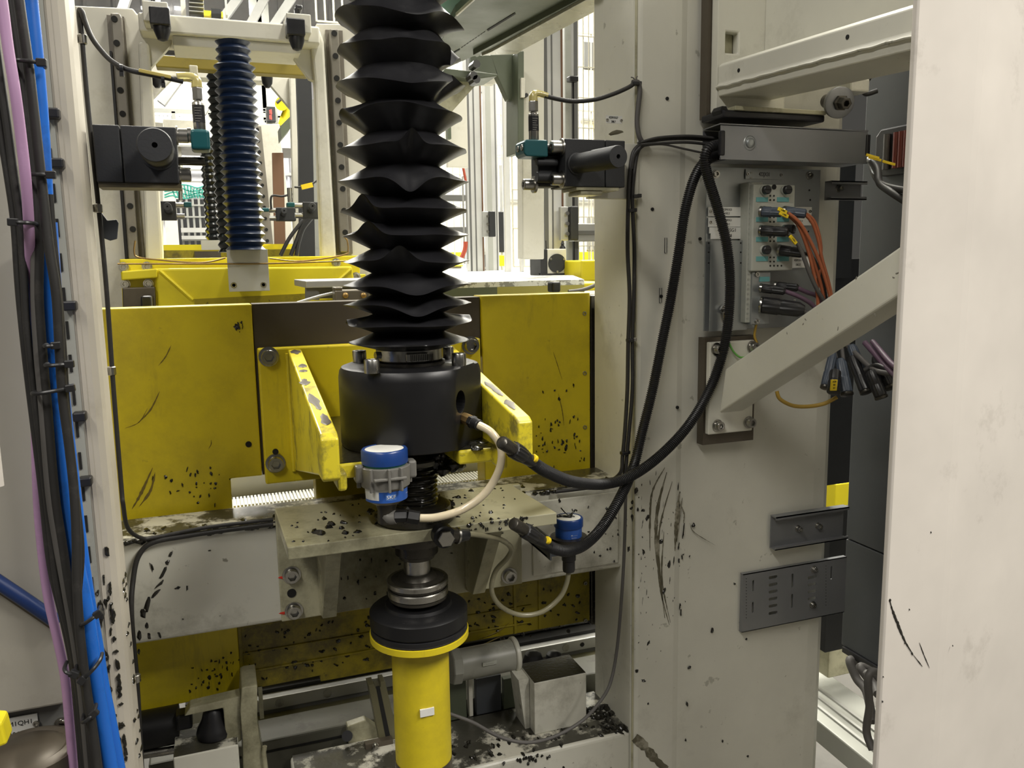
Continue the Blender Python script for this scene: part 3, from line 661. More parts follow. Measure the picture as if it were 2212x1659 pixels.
for i in range(40):
    an = rnd.uniform(-1.0, .9); z_ = rnd.uniform(zc(1014), zc(975)); g.lump((cx+.038*math.cos(an)+.004, cy+.036*math.sin(an), z_), (math.cos(an), math.sin(an), 0), .008, .008, .008, 0, i)
for i in range(30):
    an = rnd.uniform(0, 6.28); r_ = rnd.uniform(.03, .058); g.lump((cx+r_*math.cos(an), cy+r_*math.sin(an), zsh+.012), (0, 0, 1), .010, .008, .008, 0, i+70)
for i in range(26):
    an = rnd.uniform(-.6, 1.2)-1.57; r_ = .052; g.lump((cx+r_*math.cos(an), cy+r_*math.sin(an), zsh+.002), (0, 0, 1), .007, .005, .005, 0, i+170)
for i in range(18): g.lump((cx+.050+rnd.uniform(-.012, .012), cy-.01+rnd.uniform(-.02, .03), zs-.032-rnd.uniform(0, .018)), (.5, -.6, .2), .012, .010, .010, 0, i+270)
g.build('grease_heap', M['grease'], t, kind='stuff')

t = thing('spindle_guard_tube', 'yellow guard tube with black bolted flange under the lift spindle', 'guard tube', (cx, cy, .45))
MB().lathe((cx, cy, 0), [(.045, zc(1302)), (.050, zc(1301)), (.052, zc(1307)), (.072, zc(1312)), (.0755, zc(1316)), (.0755, zc(1342)), (.072, zc(1347)), (.045, zc(1347))], (0, 0, 1), 72).build('flange', M['black_oxide'], t, label='black steel flange')
MB().lathe((cx, cy, 0), [(.0735, zc(1358)), (.0745, zc(1357)), (.0745, zc(1348)), (.0735, zc(1347))], (0, 0, 1), 72).build('flange_gasket', M['rubber'], t)
MB().lathe((cx, cy, 0), [(.0740, zc(1360.5)), (.0750, zc(1360)), (.0750, zc(1357.5)), (.0740, zc(1357))], (0, 0, 1), 72).build('shim_ring', M['steel_dark'], t)
MB().lathe((cx, cy, 0), [(.044, zc(1375)), (.0755, zc(1375)), (.0765, zc(1374)), (.0765, zc(1361.5)), (.0755, zc(1361))], (0, 0, 1), 72).build('tube_flange', M['yellow'], t)
MB().lathe((cx, cy, 0), [(.0445, .45), (.0445, zc(1376))], (0, 0, 1), 64).build('tube', M['yellow'], t)
MB().lathe((cx, cy, 0), [(.0448, .716), (.0452, .722), (.0452, .45)][::-1], (0, 0, 1), 64).build('tube_foot', M['brown_steel'], t)
p = P(923, 1539, 1.134); MB().box((p.x-.011, 1.1335, p.z-.006), (p.x+.011, 1.1365, p.z+.006)).build('sticker', M['label_white'], t, label='small blank white sticker')
for k in range(8):
    an = k*math.pi/4+.2; screw(t, (cx+.062*math.cos(an), cy+.062*math.sin(an), zc(1312)-.0012), .0042, (0, 0, 1), h=.0025, washer=False, m_=M['black_oxide'])

# ================================================================== GREASE LUBRICATORS AND TUBES
def lubricator(x, y0, Y, sc, label, bottle=True):
    c_ = P(x, y0, Y); k = sc
    t = thing('grease_lubricator', label, 'lubricator', (c_.x, Y, c_.z-.10*k), 'automatic grease lubricators')
    def la(pr, nm, m_, n=40, **kw): return MB().lathe(c_, [(r*k, z*k) for r, z in pr], (0, 0, 1), n).build(nm, m_, t, **kw)
    la([(.0315, -.019), (.0315, -.002), (.0300, 0), (.0270, .0004), (.0268, -.001)], 'cap', M['blue_cap'], label='blue screw cap')
    la([(.0260, -.003), (.0262, -.0006), (.022, .0002), (.004, .0004)], 'cap_disc', M['label_white'], label='white cap disc')
    def ribs(kk, th, r, tt): return r, tt
    return t, c_, k, la
t, c_, k, la = lubricator(830, 968, 1.075, 1.0, 'larger blue capped grease lubricator in a grey clamp, at the front of the lift screw')
la([(.0285, -.026), (.0285, -.018)], 'seal_ring', M['teal_ring'], label='teal seal ring')
la([(.033, -.050), (.0335, -.046), (.0345, -.026), (.0345, -.023), (.030, -.022)], 'clamp_ring', M['clamp'], label='grey plastic clamp ring')
for an in (-1.15, -1.62, -2.3, .2, 3.0):
    d = Vector((math.cos(an), math.sin(an), 0)); MB().obox(c_+d*.036+V(0, 0, -.037), d, d.cross(V(0,0,1)), V(0,0,1), .003, .0018, .016).build('clamp_rib', M['clamp'], t, bevel=.001)
MB().obox(c_+V(0, -.0345, -.035), V(1,0,0), V(0,1,0), V(0,0,1), .022, .003, .0018).build('clamp_rib', M['clamp'], t, bevel=.001)
for s_ in (-1, 1): MB().obox(c_+V(s_*.036, .0, -.031), V(1,0,0), V(0,1,0), V(0,0,1), .006, .010, .012).build('clamp_lug', M['clamp'], t, bevel=.003)
la([(.006, -.078), (.018, -.076), (.0255, -.071), (.0282, -.064), (.0285, -.048)], 'reservoir', M['clear'], label='cloudy grease reservoir')
def arcpatch(c0, r, a0, a1, z0_, z1_, nm, m_, par, n=16, rad=0.0):
    mb = MB(); vs = []; fs = []
    for i in range(n+1):
        a = a0+(a1-a0)*i/n; cv = Vector((math.cos(a), math.sin(a), 0))
        vs += [c0+cv*r+V(0,0,z0_), c0+cv*r+V(0,0,z1_)]
    for i in range(n): fs.append((2*i, 2*i+2, 2*i+3, 2*i+1))
    return mb.add(vs, fs, True).build(nm, m_, par)
arcpatch(c_, .0289, math.radians(188), math.radians(268), -.068, -.050, 'label', M['label_white'], t)
arcpatch(c_, .0291, math.radians(240), math.radians(345), -.069, -.054, 'label', M['label_blue'], t)
arcpatch(c_, .0291, math.radians(190), math.radians(240), -.069, -.0655, 'label', M['label_blue'], t)
arcpatch(c_, .0293, math.radians(258), math.radians(286), -.0655, -.0575, 'logo_panel', mat('logo_blue', (.08, .2, .55), .4), t)
aa = math.radians(272); dd = Vector((math.cos(aa), math.sin(aa), 0))
text('SKF', t, c_+dd*.0297+V(0, 0, -.0612), .0065, M['ink_white'], dd.cross(V(0,0,1))*-1, sx=1.25)
text('- - -', t, c_+Vector((math.cos(5.75), math.sin(5.75), 0))*.0297+V(0,0,-.0605), .004, M['ink_white'], Vector((math.cos(5.75), math.sin(5.75), 0)).cross(V(0,0,1))*-1)
la([(.0125, -.104), (.0130, -.098), (.0125, -.085), (.0145, -.080), (.014, -.074)], 'neck', M['steel_dark'])
e0 = P(838, 1116, 1.070)
MB().tube(smooth([c_+V(0, 0, -.098), P(833, 1112, 1.073), P(842, 1118, 1.068), P(855, 1117, 1.064)], 6), .0095, 14).build('elbow', M['clamp'], t, label='brownish elbow fitting')
h0, h1, h2 = P(852, 1116, 1.064), P(880, 1115, 1.058), P(906, 1119, 1.054)
MB().cyl(h0, h1, .0083, n=6, smooth=False, ch=.001).build('hex_coupling', M['black_oxide'], t)
MB().cyl(h1, h2, .0093, n=6, smooth=False, ch=.001).build('union_nut', M['black_oxide'], t)
pe = facept(1001, 903); pe0 = pe+nf*.001
tt = thing('grease_tube', 'milky grease tube curving from the large lubricator to the black housing', 'tube', P(1085, 1000, 1.05))
pts = smooth([h2, P(945, 1117, 1.050), P(1000, 1100, 1.045), P(1048, 1065, 1.04), P(1078, 1015, 1.04), P(1082, 968, 1.04), P(1062, 935, 1.048), P(1034, 918, 1.062)], 9)
MB().tube(pts, .0056, 16).build('tube_hose', M['hose'], tt)
f0 = P(1036, 919, 1.061); dq = (pe0-f0).normalized()
MB().cyl(f0, f0+dq*.016, .0078, n=16, ch=.001).build('push_fitting', M['plastic'], tt)
MB().cyl(f0+dq*.014, f0+dq*.024, .0092, n=6, smooth=False, ch=.001).build('hex_nut', M['black_oxide'], tt)
MB().cyl(f0+dq*.024, pe0, .0085, n=8, smooth=False).build('brass_sleeve', M['brass'], tt, label='brass threaded sleeve')

t, c_, k, la = lubricator(1228, 1117, 1.225, .79, 'smaller blue capped lubricator splashed with black grease, hanging right of the shelf plate')
la([(.0285, -.050), (.0290, -.019)], 'body', M['label_blue'], label='blue body sleeve')
for i in range(5):
    text('I'+'-'*7 if i else 'H - - - -', t, c_+V(0, -.0232, -.0255-.0042*i), .0036, M['ink_white'], (1,0,0), name='small_print')
la([(.020, -.072), (.034, -.064), (.0395, -.056), (.041, -.046), (.040, -.042), (.030, -.041)], 'clamp_ring', M['steel_dark'])
MB().box((c_.x-.045, 1.215, c_.z-.062), (c_.x-.006, 1.306, c_.z-.058)).build('clamp_plate', M['grey_sheet'], t)
MB().box((c_.x-.045, 1.200, c_.z-.062), (c_.x-.042, 1.306, c_.z-.024)).build('clamp_plate', M['grey_sheet'], t)
la([(.0125, -.122), (.0135, -.118), (.0135, -.098), (.0155, -.096), (.0155, -.072)], 'neck', M['plastic'], n=16)
for i, s_ in enumerate(((-.004, 0, .8), (.006, .002, .2), (-.012, .006, 1.3))):
    MB().lump(c_+V(s_[0], s_[1], .0006), (0, 0, 1), .009, .003, .003, s_[2], i).build('grease_blob', M['grease'], t)
MB().tube(smooth([c_+V(.002, 0, .002), c_+V(-.006, -.002, .008), c_+V(-.014, 0, .018)], 4), .001, 6).build('grease_blob', M['grease'], t)
MB().tube(smooth([c_+V(.002, 0, .002), c_+V(.008, -.002, .008), c_+V(.012, 0, .011), c_+V(.016, 0, .009)], 4), .0016, 6).build('grease_blob', M['grease'], t)
nb = c_+V(0, 0, -.122*k)
tt = thing('grease_tube', 'thin dirty clear tube looping below the smaller lubricator past the lower yellow panel', 'tube', nb)
pts = smooth([nb+V(0,0,.002), P(1224, 1260, 1.222), P(1208, 1292, 1.222), P(1170, 1322, 1.224), P(1122, 1328, 1.226), P(1080, 1308, 1.228), P(1062, 1275, 1.228), P(1070, 1235, 1.224), P(1096, 1205, 1.20), P(1104, 1184, 1.17), P(1080, 1165, 1.14), P(1030, 1155, 1.115), P(1006, 1154, 1.105)], 8)
MB().tube(pts, .0042, 12).build('tube_hose', M['hose_dirty'], tt)
b0 = P(958, 1157, 1.100)
t = thing('swivel_fitting', 'greasy banjo swivel fitting on the front edge of the shelf plate', 'fitting', b0)
MB().cyl(b0+V(0, .012, 0), b0-V(0, .010, 0), .0165, n=24, ch=.002).build('banjo_ring', M['black_oxide'], t)
MB().cyl(b0-V(0, .010, 0), b0-V(0, .018, 0), .0125, n=6, smooth=False, ch=.001).build('hex_bolt', M['steel'], t)
MB().cyl(b0+V(.008, -.002, .002), P(988, 1157, 1.103), .0105, n=16).build('swivel_arm', M['steel_dark'], t)
MB().cyl(P(986, 1157, 1.103), P(990, 1157, 1.1035), .0125, n=18).build('lock_ring', M['steel'], t)
MB().cyl(P(989, 1157, 1.103), P(1012, 1155, 1.106), .0105, .0085, n=12, ch=.001).build('union_nut', M['plastic'], t)

# ================================================================== CORRUGATED CONDUITS
def conduit(pts, r, t, pitch=.0034):
    c0 = resample(pts, pitch/4)
    def rf(k): return r*(1.0, 1.0, .80, .80)[k % 4]
    return MB().tube(c0, r, 14, rf=rf).build('corrugated_sleeve', M['plastic'], t)
def plug(a, b, t, tag):
    a = Vector(a); b = Vector(b); d = (b-a).normalized(); L = (b-a).length
    MB().lathe(a, [(.0065, 0), (.0085, .001), (.0092, .003), (.0092, L*.30)], d, 20).build('metal_shell', M['steel_dark'], t, label='steel plug shell')
    def kn(k, th, r, tt): return r*(1+.05*math.sin(th*14)*(1 if 0 < k < 4 else 0)), tt
    MB().lathe(a+d*L*.30, [(.0095, 0), (.0112, .001), (.0112, L*.14), (.0105, L*.28), (.0098, L*.30)], d, 56, kn).build('knurled_grip', M['plastic'], t)
    MB().lathe(a+d*L*.60, [(.0098, 0), (.0100, .002), (.0088, L*.25), (.0070, L*.40)], d, 24).build('strain_relief', M['plastic'], t)
    MB().lathe(Vector(tag[0]), [(.0052, 0), (.0056, .0006), (.0056, .006), (.0052, .0066)], tag[1], 14).build('marker_ring', M['yellow_tag'], t, label='yellow numbered marker ring')
t = thing('corrugated_conduit', 'black corrugated conduit whose plug ends by the yellow bracket, sweeping widest around to the right', 'conduit', P(1400, 900, 1.2), 'corrugated conduits from the cable duct')
a, b = P(1083, 955, .985), P(1160, 1003, 1.03)
plug(a, b, t, (P(1149, 992, 1.018)+V(0, -.004, .003), (b-a)))
pts = smooth([P(1150, 998, 1.025), P(1180, 1018, 1.05), P(1235, 1040, 1.11), P(1300, 1046, 1.19), P(1360, 1030, 1.21), P(1425, 985, 1.225), P(1490, 915, 1.235), P(1540, 825, 1.235), P(1568, 730, 1.225), P(1577, 620, 1.22), P(1570, 530, 1.218), P(1550, 450, 1.215), P(1530, 385, 1.21), P(1522, 345, 1.207), P(1532, 320, 1.205), P(1560, 312, 1.207), P(1590, 312, 1.21)], 12)
conduit(pts, .0092, t)
t = thing('corrugated_conduit', 'black corrugated conduit passing behind the lower lubricator, crossing under the wider loop', 'conduit', P(1400, 1000, 1.2), 'corrugated conduits from the cable duct')
a, b = P(1108, 1130, 1.06), P(1186, 1178, 1.10)
plug(a, b, t, (P(1178, 1168, 1.09)+V(0, -.004, .003), (b-a)))
pts = smooth([P(1172, 1170, 1.094), P(1195, 1184, 1.11), P(1225, 1190, 1.13), P(1262, 1177, 1.155), P(1300, 1140, 1.18), P(1338, 1078, 1.20), P(1368, 1010, 1.235), P(1388, 930, 1.245), P(1410, 840, 1.246), P(1430, 740, 1.246), P(1450, 640, 1.245), P(1466, 545, 1.24), P(1480, 455, 1.235), P(1500, 385, 1.232), P(1525, 348, 1.23), P(1560, 332, 1.23), P(1595, 330, 1.23)], 12)
conduit(pts, .0092, t)
# ================================================================== CONNECTOR PANEL ON THE RIGHT COLUMN
def label_plate(par, px0, py0, px1, py1, Y, lines, h, screws=True, name='name_plate', m_=None, tsx=1.0, lab=None):
    a = P(px0, py0, Y); b = P(px1, py1, Y)
    o = MB().box((a.x, Y-.0012, b.z), (b.x, Y+.0003, a.z)).build(name, m_ or M['label_white'], par, label=lab)
    n = len(lines)
    for i, s_ in enumerate(lines):
        z = a.z + (b.z-a.z)*(i+.5)/n*0.86 + (b.z-a.z)*.07
        text(s_, par, ((a.x+b.x)/2, Y-.0014, z), h, M['ink'], sx=tsx)
    if screws:
        for x in (a.x+.004, b.x-.004): screw(par, (x, Y-.001, (a.z+b.z)/2), .0028, washer=False, h=.0022, name='plate_screw')
    return o
YP = 1.258
t = thing('connector_panel', 'zinc sheet mounting panel with name plates, bolted to the right column', 'panel', P(1640, 700, YP))
x0, z0, x1, z1 = rect(1527, 360, 1760, 703, YP)
pa = MB().box((x0, YP, z1), (x1, YP+.003, z0)).build('mounting_sheet', M['zinc'], t, bevel=.0005)
MB().box((x0+.004, YP-.012, z1), (P(1607, 600, YP).x, YP-.010, P(1560, 520, YP).z)).build('cover_sheet', M['zinc'], t)
hl = MB()
for y in (525, 545, 568):
    for x in (1531, 1600): p = P(x, y, YP-.012); hl.cyl((p.x, p.y-.0006, p.z), (p.x, p.y+.001, p.z), .0015, n=8)
for x, y in ((1604, 408), (1604, 432), (1748, 411), (1750, 432), (1746, 500), (1748, 540)):
    p = P(x, y, YP); hl.cyl((p.x, p.y-.0006, p.z), (p.x, p.y+.001, p.z), .0018, n=8)
hl.build('drilled_hole', M['hole'], t, kind='stuff')
for (x, y) in ((1546, 376), (1748, 379)): p = P(x, y, YP); screw(t, (p.x, YP, p.z), .0058, h=.005, name='hex_screw')
label_plate(t, 1610, 366, 1690, 388, YP-.002, ['422JX31'], .0098, tsx=.72, m_=M['zinc'])
label_plate(t, 1530, 447, 1609, 467, YP-.003, ['422M1SG5', 'I302.2'], .0052, tsx=.85)
label_plate(t, 1530, 470, 1609, 490, YP-.003, ['422M2SG1', 'I303.2'], .0052, tsx=.85)
label_plate(t, 1532, 491, 1606, 504, YP-.004, ['422M1SG1'], .0088, screws=False, name='paper_label')
label_plate(t, 1535, 503, 1602, 516, YP-.0045, ['I302 4'], .0088, screws=False, name='paper_label')
label_plate(t, 1703, 447, 1752, 466, YP-.003, [' '], .004)
label_plate(t, 1703, 468, 1752, 487, YP-.003, ['I302.3'], .0045)
label_plate(t, 1698, 556, 1748, 578, YP-.003, ['420M1SG1', 'I303.7'], .0058, screws=False, tsx=.72)
p = P(1560, 668, YP-.012); MB().cyl((p.x, p.y, p.z), (p.x, p.y-.016, p.z), .0042).build('earth_stud', M['steel'], t); MB().cyl((p.x, p.y-.003, p.z), (p.x, p.y-.008, p.z), .0078, n=6, smooth=False).build('earth_nut', M['steel'], t)

t = thing('input_output_module', 'tall pale grey sensor connection block with round ports on the zinc panel', 'module', P(1660, 583, 1.22))
a = P(1608, 395, 1.245); b = P(1628, 695, 1.245)
MB().box((a.x, 1.232, b.z), (b.x+.002, YP, a.z)).build('mounting_rail', M['module'], t, bevel=.001)
mb = MB()
for i in range(30): mb.box((a.x+.002, 1.2312, b.z+.006+i*.0088), (a.x+.006, 1.2322, b.z+.009+i*.0088))
mb.build('rail_notch', M['grey'], t, kind='stuff')
x0, z0, x1, z1 = rect(1628, 398, 1712, 584, 1.222)
bd = MB().box((x0, 1.222, z1), (x1, YP-.001, z0)).build('module_body', M['module'], t, bevel=.002)
led = MB()
for y in (423, 432, 469, 479, 512, 521, 556, 565):
    for x in (1664, 1672): p = P(x, y, 1.2215); led.cyl((p.x, 1.2212, p.z), (p.x, 1.223, p.z), .0016, n=8)
for x in (1664, 1672, 1680, 1688): p = P(x, 574, 1.2215); led.cyl((p.x, 1.2212, p.z), (p.x, 1.223, p.z), .0016, n=8)
led.build('indicator_hole', M['hole'], t, kind='stuff')
for y in (431, 474, 517, 559):
    for xx in (1634, 1679):
        a = P(xx, y-5, 1.221); b = P(xx+25, y+5, 1.221); MB().box((a.x, 1.2208, b.z), (b.x, 1.2225, a.z)).build('port_tag', M['mod_teal'], t)
for y in (411, 455, 497, 540):
    for xx in (1649, 1694):
        p = P(xx, y, 1.2215); MB().cyl((p.x, 1.222, p.z), (p.x, 1.216, p.z), .0082, n=24, ch=.0008).build('port', M['steel'] if (y in (455, 497)) else M['module'], t)
        if y == 411 or (y == 540 and xx == 1649):
            c_ = MB().cyl((p.x, 1.217, p.z), (p.x, 1.208, p.z), .0078, n=24, ch=.001).build('blanking_cap', M['plastic'], t, label='black blanking cap')
            MB().box((p.x-.006, 1.2075, p.z-.0008), (p.x+.006, 1.2085, p.z+.0008)).build('cap_slot', M['hole'], c_)
p = P(1672, 404, 1.2215); MB().cyl((p.x, 1.2205, p.z), (p.x, 1.224, p.z), .0045, n=16).build('mount_hole', M['hole'], t)
# lower bus module
t = thing('bus_module', 'small metal bus module with teal tag below the grey connection block', 'module', P(1645, 700, 1.225))
x0, z0, x1, z1 = rect(1625, 588, 1662, 700, 1.228)
MB().box((x0, 1.228, z1), (x1, YP-.001, z0)).build('module_body', M['zinc'], t, bevel=.001)
a = P(1641, 598, 1.227); b = P(1662, 608, 1.227); MB().box((a.x, 1.2268, b.z), (b.x, 1.2285, a.z)).build('port_tag', M['mod_teal'], t)
for x, y in ((1672, 606), (1634, 593), (1634, 694)): p = P(x, y, 1.228); screw(t, (p.x, 1.228 if x < 1660 else YP-.001, p.z), .0045, washer=False, h=.004)

def cable(name, label, pts, r, m_, group=None, sub=8, n=10):
    P0 = pth(pts, sub); return MB().tube(P0, r, n).build(name, m_, label=label, cat='cable', group=group)
def connector(a, b, r, label, m_, tip=None, group=None, name='plug_connector', cat='connector'):
    a = Vector(a); b = Vector(b); d = (b-a).normalized(); L = (b-a).length
    t = thing(name, label, cat, a, group)
    MB().lathe(a, [(r*.80, 0), (r*1.05, .001), (r*1.08, .002), (r*1.08, .005), (r*.9, .006)], d, 24).build('coupling_nut', tip or M['steel'], t)
    def kn(k, th, rr, tt): return rr*(1+.04*math.sin(12*th)), tt
    MB().lathe(a+d*.006, [(r*.92, 0), (r, .001), (r, L*.35), (r*.93, L*.37), (r*.90, L*.42), (r*.94, L*.45), (r*.90, L*.8), (r*.55, L-.006)], d, 48, kn).build('connector_body', m_, t)
    return t
def rib_connector(a, b, r, label):
    t = connector(a, b, r, label, M['plastic'])
    return t
connector(P(1640, 457, 1.216), P(1690, 459, 1.185), .0088, 'blue grey round connector in the second left port of the grey block', M['conn_blue'])
connector(P(1690, 456, 1.217), P(1742, 462, 1.19), .0088, 'blue grey round connector in the second right port of the grey block', M['conn_blue'])
connector(P(1640, 498, 1.216), P(1702, 501, 1.175), .0090, 'black round connector in the third left port, yellow tag on its cable', M['plastic'])
connector(P(1692, 497, 1.216), P(1712, 495, 1.20), .0085, 'short black connector in the third right port', M['plastic'])
connector(P(1680, 540, 1.216), P(1735, 547, 1.18), .0092, 'black ribbed connector in the lowest right port of the grey block', M['plastic'])
cable('sensor_cable', 'grey cable with yellow tag dropping from the third left port', [(1692,501,1.185),(1712,512,1.18),(1730,540,1.175),(1748,588,1.17),(1765,625,1.17),(1790,668,1.175),(1800,700,1.18)], .0036, M['cable_grey'])
cable('sensor_cable', 'dark cable running right from the ribbed connector behind the orange cables', [(1730,546,1.184),(1755,556,1.19),(1775,600,1.2),(1788,660,1.21)], .003, M['cable'])
for i, (l, pts) in enumerate((('leftmost of the orange cables dropping from the blue grey connectors', [(1705,462,1.185),(1722,482,1.18),(1742,530,1.178),(1758,590,1.178),(1766,640,1.18),(1770,690,1.18)]),
                 ('orange cable second from the left under the connectors', [(1705,466,1.19),(1728,492,1.185),(1752,550,1.183),(1772,610,1.183),(1782,660,1.185),(1786,700,1.19)]),
                 ('orange cable crossing to the right in front of the others', [(1702,460,1.18),(1730,485,1.172),(1762,545,1.17),(1782,600,1.17),(1795,650,1.172),(1802,700,1.175)]),
                 ('orange cable from the right blue grey connector, outer curve', [(1738,462,1.192),(1755,482,1.19),(1768,520,1.19),(1776,560,1.19),(1790,610,1.19),(1798,650,1.19),(1804,690,1.19)]),
                 ('orange cable from the right blue grey connector, inner curve', [(1738,460,1.196),(1760,480,1.196),(1773,530,1.196),(1770,580,1.196),(1766,630,1.196),(1768,680,1.196)]))):
    cable('orange_cable', l, pts, .0030, M['orange'], 'orange sensor cables')
for i, (x, y, an) in enumerate(((1690, 455, .45), (1693, 464, .45), (1713, 518, .9))):
    p = P(x, y, 1.174 if i < 2 else 1.171); d = (P(x+10*math.cos(an), y+10*math.sin(an), 1.174)-P(x, y, 1.174)).normalized()
    tt = thing('cable_marker', ['upper yellow printed marker on the orange cables', 'lower yellow printed marker on the orange cables', 'yellow printed marker on the grey cable below'][i], 'marker', p)
    MB().obox(p, d, V(0,1,0), d.cross(V(0,1,0)), .0095, .0018, .0032).build('marker_sleeve', M['yellow_tag'], tt, bevel=.0008)
    text('A 3062', tt, p+V(0, -.0021, 0), .0036, M['ink'], d, d.cross(V(0,1,0))*-1 if d.cross(V(0,1,0)).z < 0 else d.cross(V(0,1,0)), sx=.8)
connector(P(1640, 622, 1.222), P(1697, 629, 1.19), .0078, 'black connector with purple cable, upper of the two on the bus module', M['plastic'])
connector(P(1672, 617, 1.235), P(1725, 622, 1.20), .0075, 'black connector with purple cable, rear one behind the bus module', M['plastic'])
cable('bus_cable', 'purple cable leaving the front connector of the bus module', [(1692,628,1.195),(1715,636,1.188),(1740,648,1.185),(1758,662,1.185),(1775,690,1.19)], .0040, M['purple_dark'])
cable('bus_cable', 'purple cable leaving the rear connector of the bus module', [(1722,622,1.203),(1745,632,1.2),(1765,640,1.2),(1785,665,1.2)], .0040, M['purple_dark'])
connector(P(1640, 658, 1.222), P(1738, 670, 1.17), .0145, 'large black screw connector low on the bus module', M['plastic'])
cable('power_cable', 'grey power cable behind the diagonal brace from the large black connector', [(1728,670,1.178),(1748,680,1.17),(1770,700,1.17),(1790,740,1.18)], .0052, M['cable_grey'])
cable('earth_wire', 'mustard and green earth wire from the module foot to the brace plate', [(1634,700,1.235),(1630,725,1.24),(1636,745,1.24),(1632,765,1.24)], .0024, M['mustard'])
cable('earth_wire', 'green yellow earth wire curling behind the wide conduit loop', [(1575,742,1.235),(1585,760,1.23),(1600,772,1.23),(1620,768,1.235)], .0018, M['greenyel'])
cable('earth_wire', 'short mustard wire under the earth stud', [(1566,672,1.24),(1566,690,1.242),(1572,710,1.245)], .0022, M['mustard'])

# ================================================================== CABLE DUCT
t = thing('cable_duct', 'grey sheet steel cable duct across the column top, open end at left', 'cable duct', P(1700, 353, 1.2))
x0, z0, x1, z1 = rect(1557, 270, 1872, 353, 1.185)
MB().box((x0, 1.185, z1), (x1, 1.1865, z0)).build('front_lid', M['tray'], t, bevel=.0006)
xl_ = P(1520, 300, 1.245).x
MB().box((xl_, 1.247, z1+.006), (x1, 1.2485, z0)).build('rear_wall', M['tray'], t)
MB().box((xl_+.014, 1.186, z1), (x1, 1.247, z1+.0015)).build('duct_floor', M['tray'], t)
MB().prism([(x0-.002, 1.184, z0+.001), (x1, 1.184, z0+.001), (x1, 1.248, z0+.001), (xl_, 1.248, z0+.001)], (0, 0, .0018)).build('top_flange', M['tray'], t)
MB().box((x0-.002, 1.1825, P(1560,336,1.185).z), (x0+.008, 1.1895, P(1560,282,1.185).z)).build('edge_trim', M['rubber'], t, bevel=.002)
MB().box((x1-.004, 1.1825, P(1870,336,1.185).z), (x1+.005, 1.1895, P(1870,290,1.185).z)).build('edge_trim', M['rubber'], t, bevel=.002)
MB().box((x0, 1.183, z1-.001), (x1, 1.187, z1+.0018)).build('lower_lip', M['tray'], t)
p = P(1620, 309, 1.185); MB().lathe((p.x, 1.1855, p.z), [(.013, 0), (.0118, .0012), (.0112, .0004), (.0085, .0006), (.008, .0035), (.006, .005), (.0028, .0056)], (0, -1, 0), 32).build('domed_screw', M['zinc'], t)

for i, (l, dz, y_) in enumerate((('upper thin cable from the tie knot into the duct mouth', 0, 0), ('middle thin cable from the tie knot into the duct mouth', 5, .004), ('lower sagging thin cable into the duct mouth', 12, -.004))):
    cable('sensor_cable', l, [(1384,308+dz*.4,1.252+y_),(1420,298+dz,1.252+y_),(1480,294+dz*1.1,1.245+y_),(1530,297+dz*1.2,1.235+y_),(1575,302+dz,1.22+y_)], .0026, M['cable'], 'thin cables into the duct')
cable('sensor_cable', 'thin grey cable hugging the column and sagging toward the duct', [(1384,316,1.262),(1430,312,1.262),(1480,322,1.26),(1520,330,1.25),(1560,332,1.23)], .0018, M['cable_grey'], 'thin cables into the duct')

# ================================================================== UPPER SUPPORT TUBE AND FLANGE
YF = 1.228
t = thing('support_arm', 'cream square support arm reaching forward from the column top to the near column', 'support arm', P(1568, 204, 1.2))
# flange
x0 = P(1550, 100, YF).x
ft = MB().box((x0, YF, P(1560, 243, YF).z), (P(1700,100,YF).x, YF+.018, 2.2)).build('flange_plate', M['cream'], t, bevel=.003)
op = P(1581, 92, YF)
cut(ft, MB().box((op.x-.013, YF-.01, op.z-.017), (op.x+.013, YF+.03, op.z+.017)))
MB().box((op.x-.014, YF+.0185, op.z-.02), (op.x+.014, YF+.03, op.z+.02)).build('recess_back', M['cream_film'], t)
MB().cyl((op.x-.006, YF+.018, op.z-.008), (op.x-.006, YF+.0195, op.z-.008), .005).build('recess_bore', M['hole'], t)
MB().box((x0-.007, YF+.019, P(1550,252,YF).z), (P(1700,100,YF).x, 1.268, 2.2)).build('backing_plate', M['brown_steel'], t)
Xa = P(1568, 170, 1.205).x
def pa_(x, y): return PX(x, y, Xa)
TA = pa_(1568, 132).z; TB = pa_(1568, 204).z
y0_ = .875
YN = .812
A0, A1, B0, B1 = pa_(1568,132).z, pa_(1976,6).z, pa_(1568,204).z, pa_(1976,106).z
def asec(Yv, top, bot): return [Vector((Xa+dx, Yv, z)) for dx, z in ((.006, top), (0, top-.005), (0, bot+.020), (-.003, bot+.017), (-.003, bot+.013), (0, bot+.010), (.002, bot), (.11, bot), (.11, top))]
sA, sB = asec(YF, A0+.001, B0+.001), asec(YN, A1, B1); n_ = len(sA)
MB().add(sA+sB, [tuple(range(n_)), tuple(range(2*n_-1, n_-1, -1))]+[(i, i+n_, (i+1) % n_+n_, (i+1) % n_) for i in range(n_)]).build('arm_tube', M['cream'], t, bevel=.002)
zt2 = A0-.004; y0_ = YN
wl = MB(); wl.tube([Vector((Xa-.003, YF+(YN-YF)*i/80, B0+(B1-B0)*i/80+.0155+.0016*noise.noise(Vector((i*.23, 0, 0))))) for i in range(81)], .0022, 6, rf=lambda k: .0020+.0010*noise.noise(Vector((k*.37, 3, 0))))
wl.build('weld_seam', M['cream'], t)
for (x, y) in ((1596, 152), (1831, 80)):
    p = pa_(x, y); MB().cyl((p.x-.0008, p.y, p.z), (p.x+.002, p.y, p.z), .0032, n=12).build('threaded_bore', M['hole'], t)
Xs = P(1652, 60, YF).x
MB().box((Xs, y0_, zt2+.0005), (Xs+.02, YF, 2.2)).build('side_plate', M['cream'], t, bevel=.002)
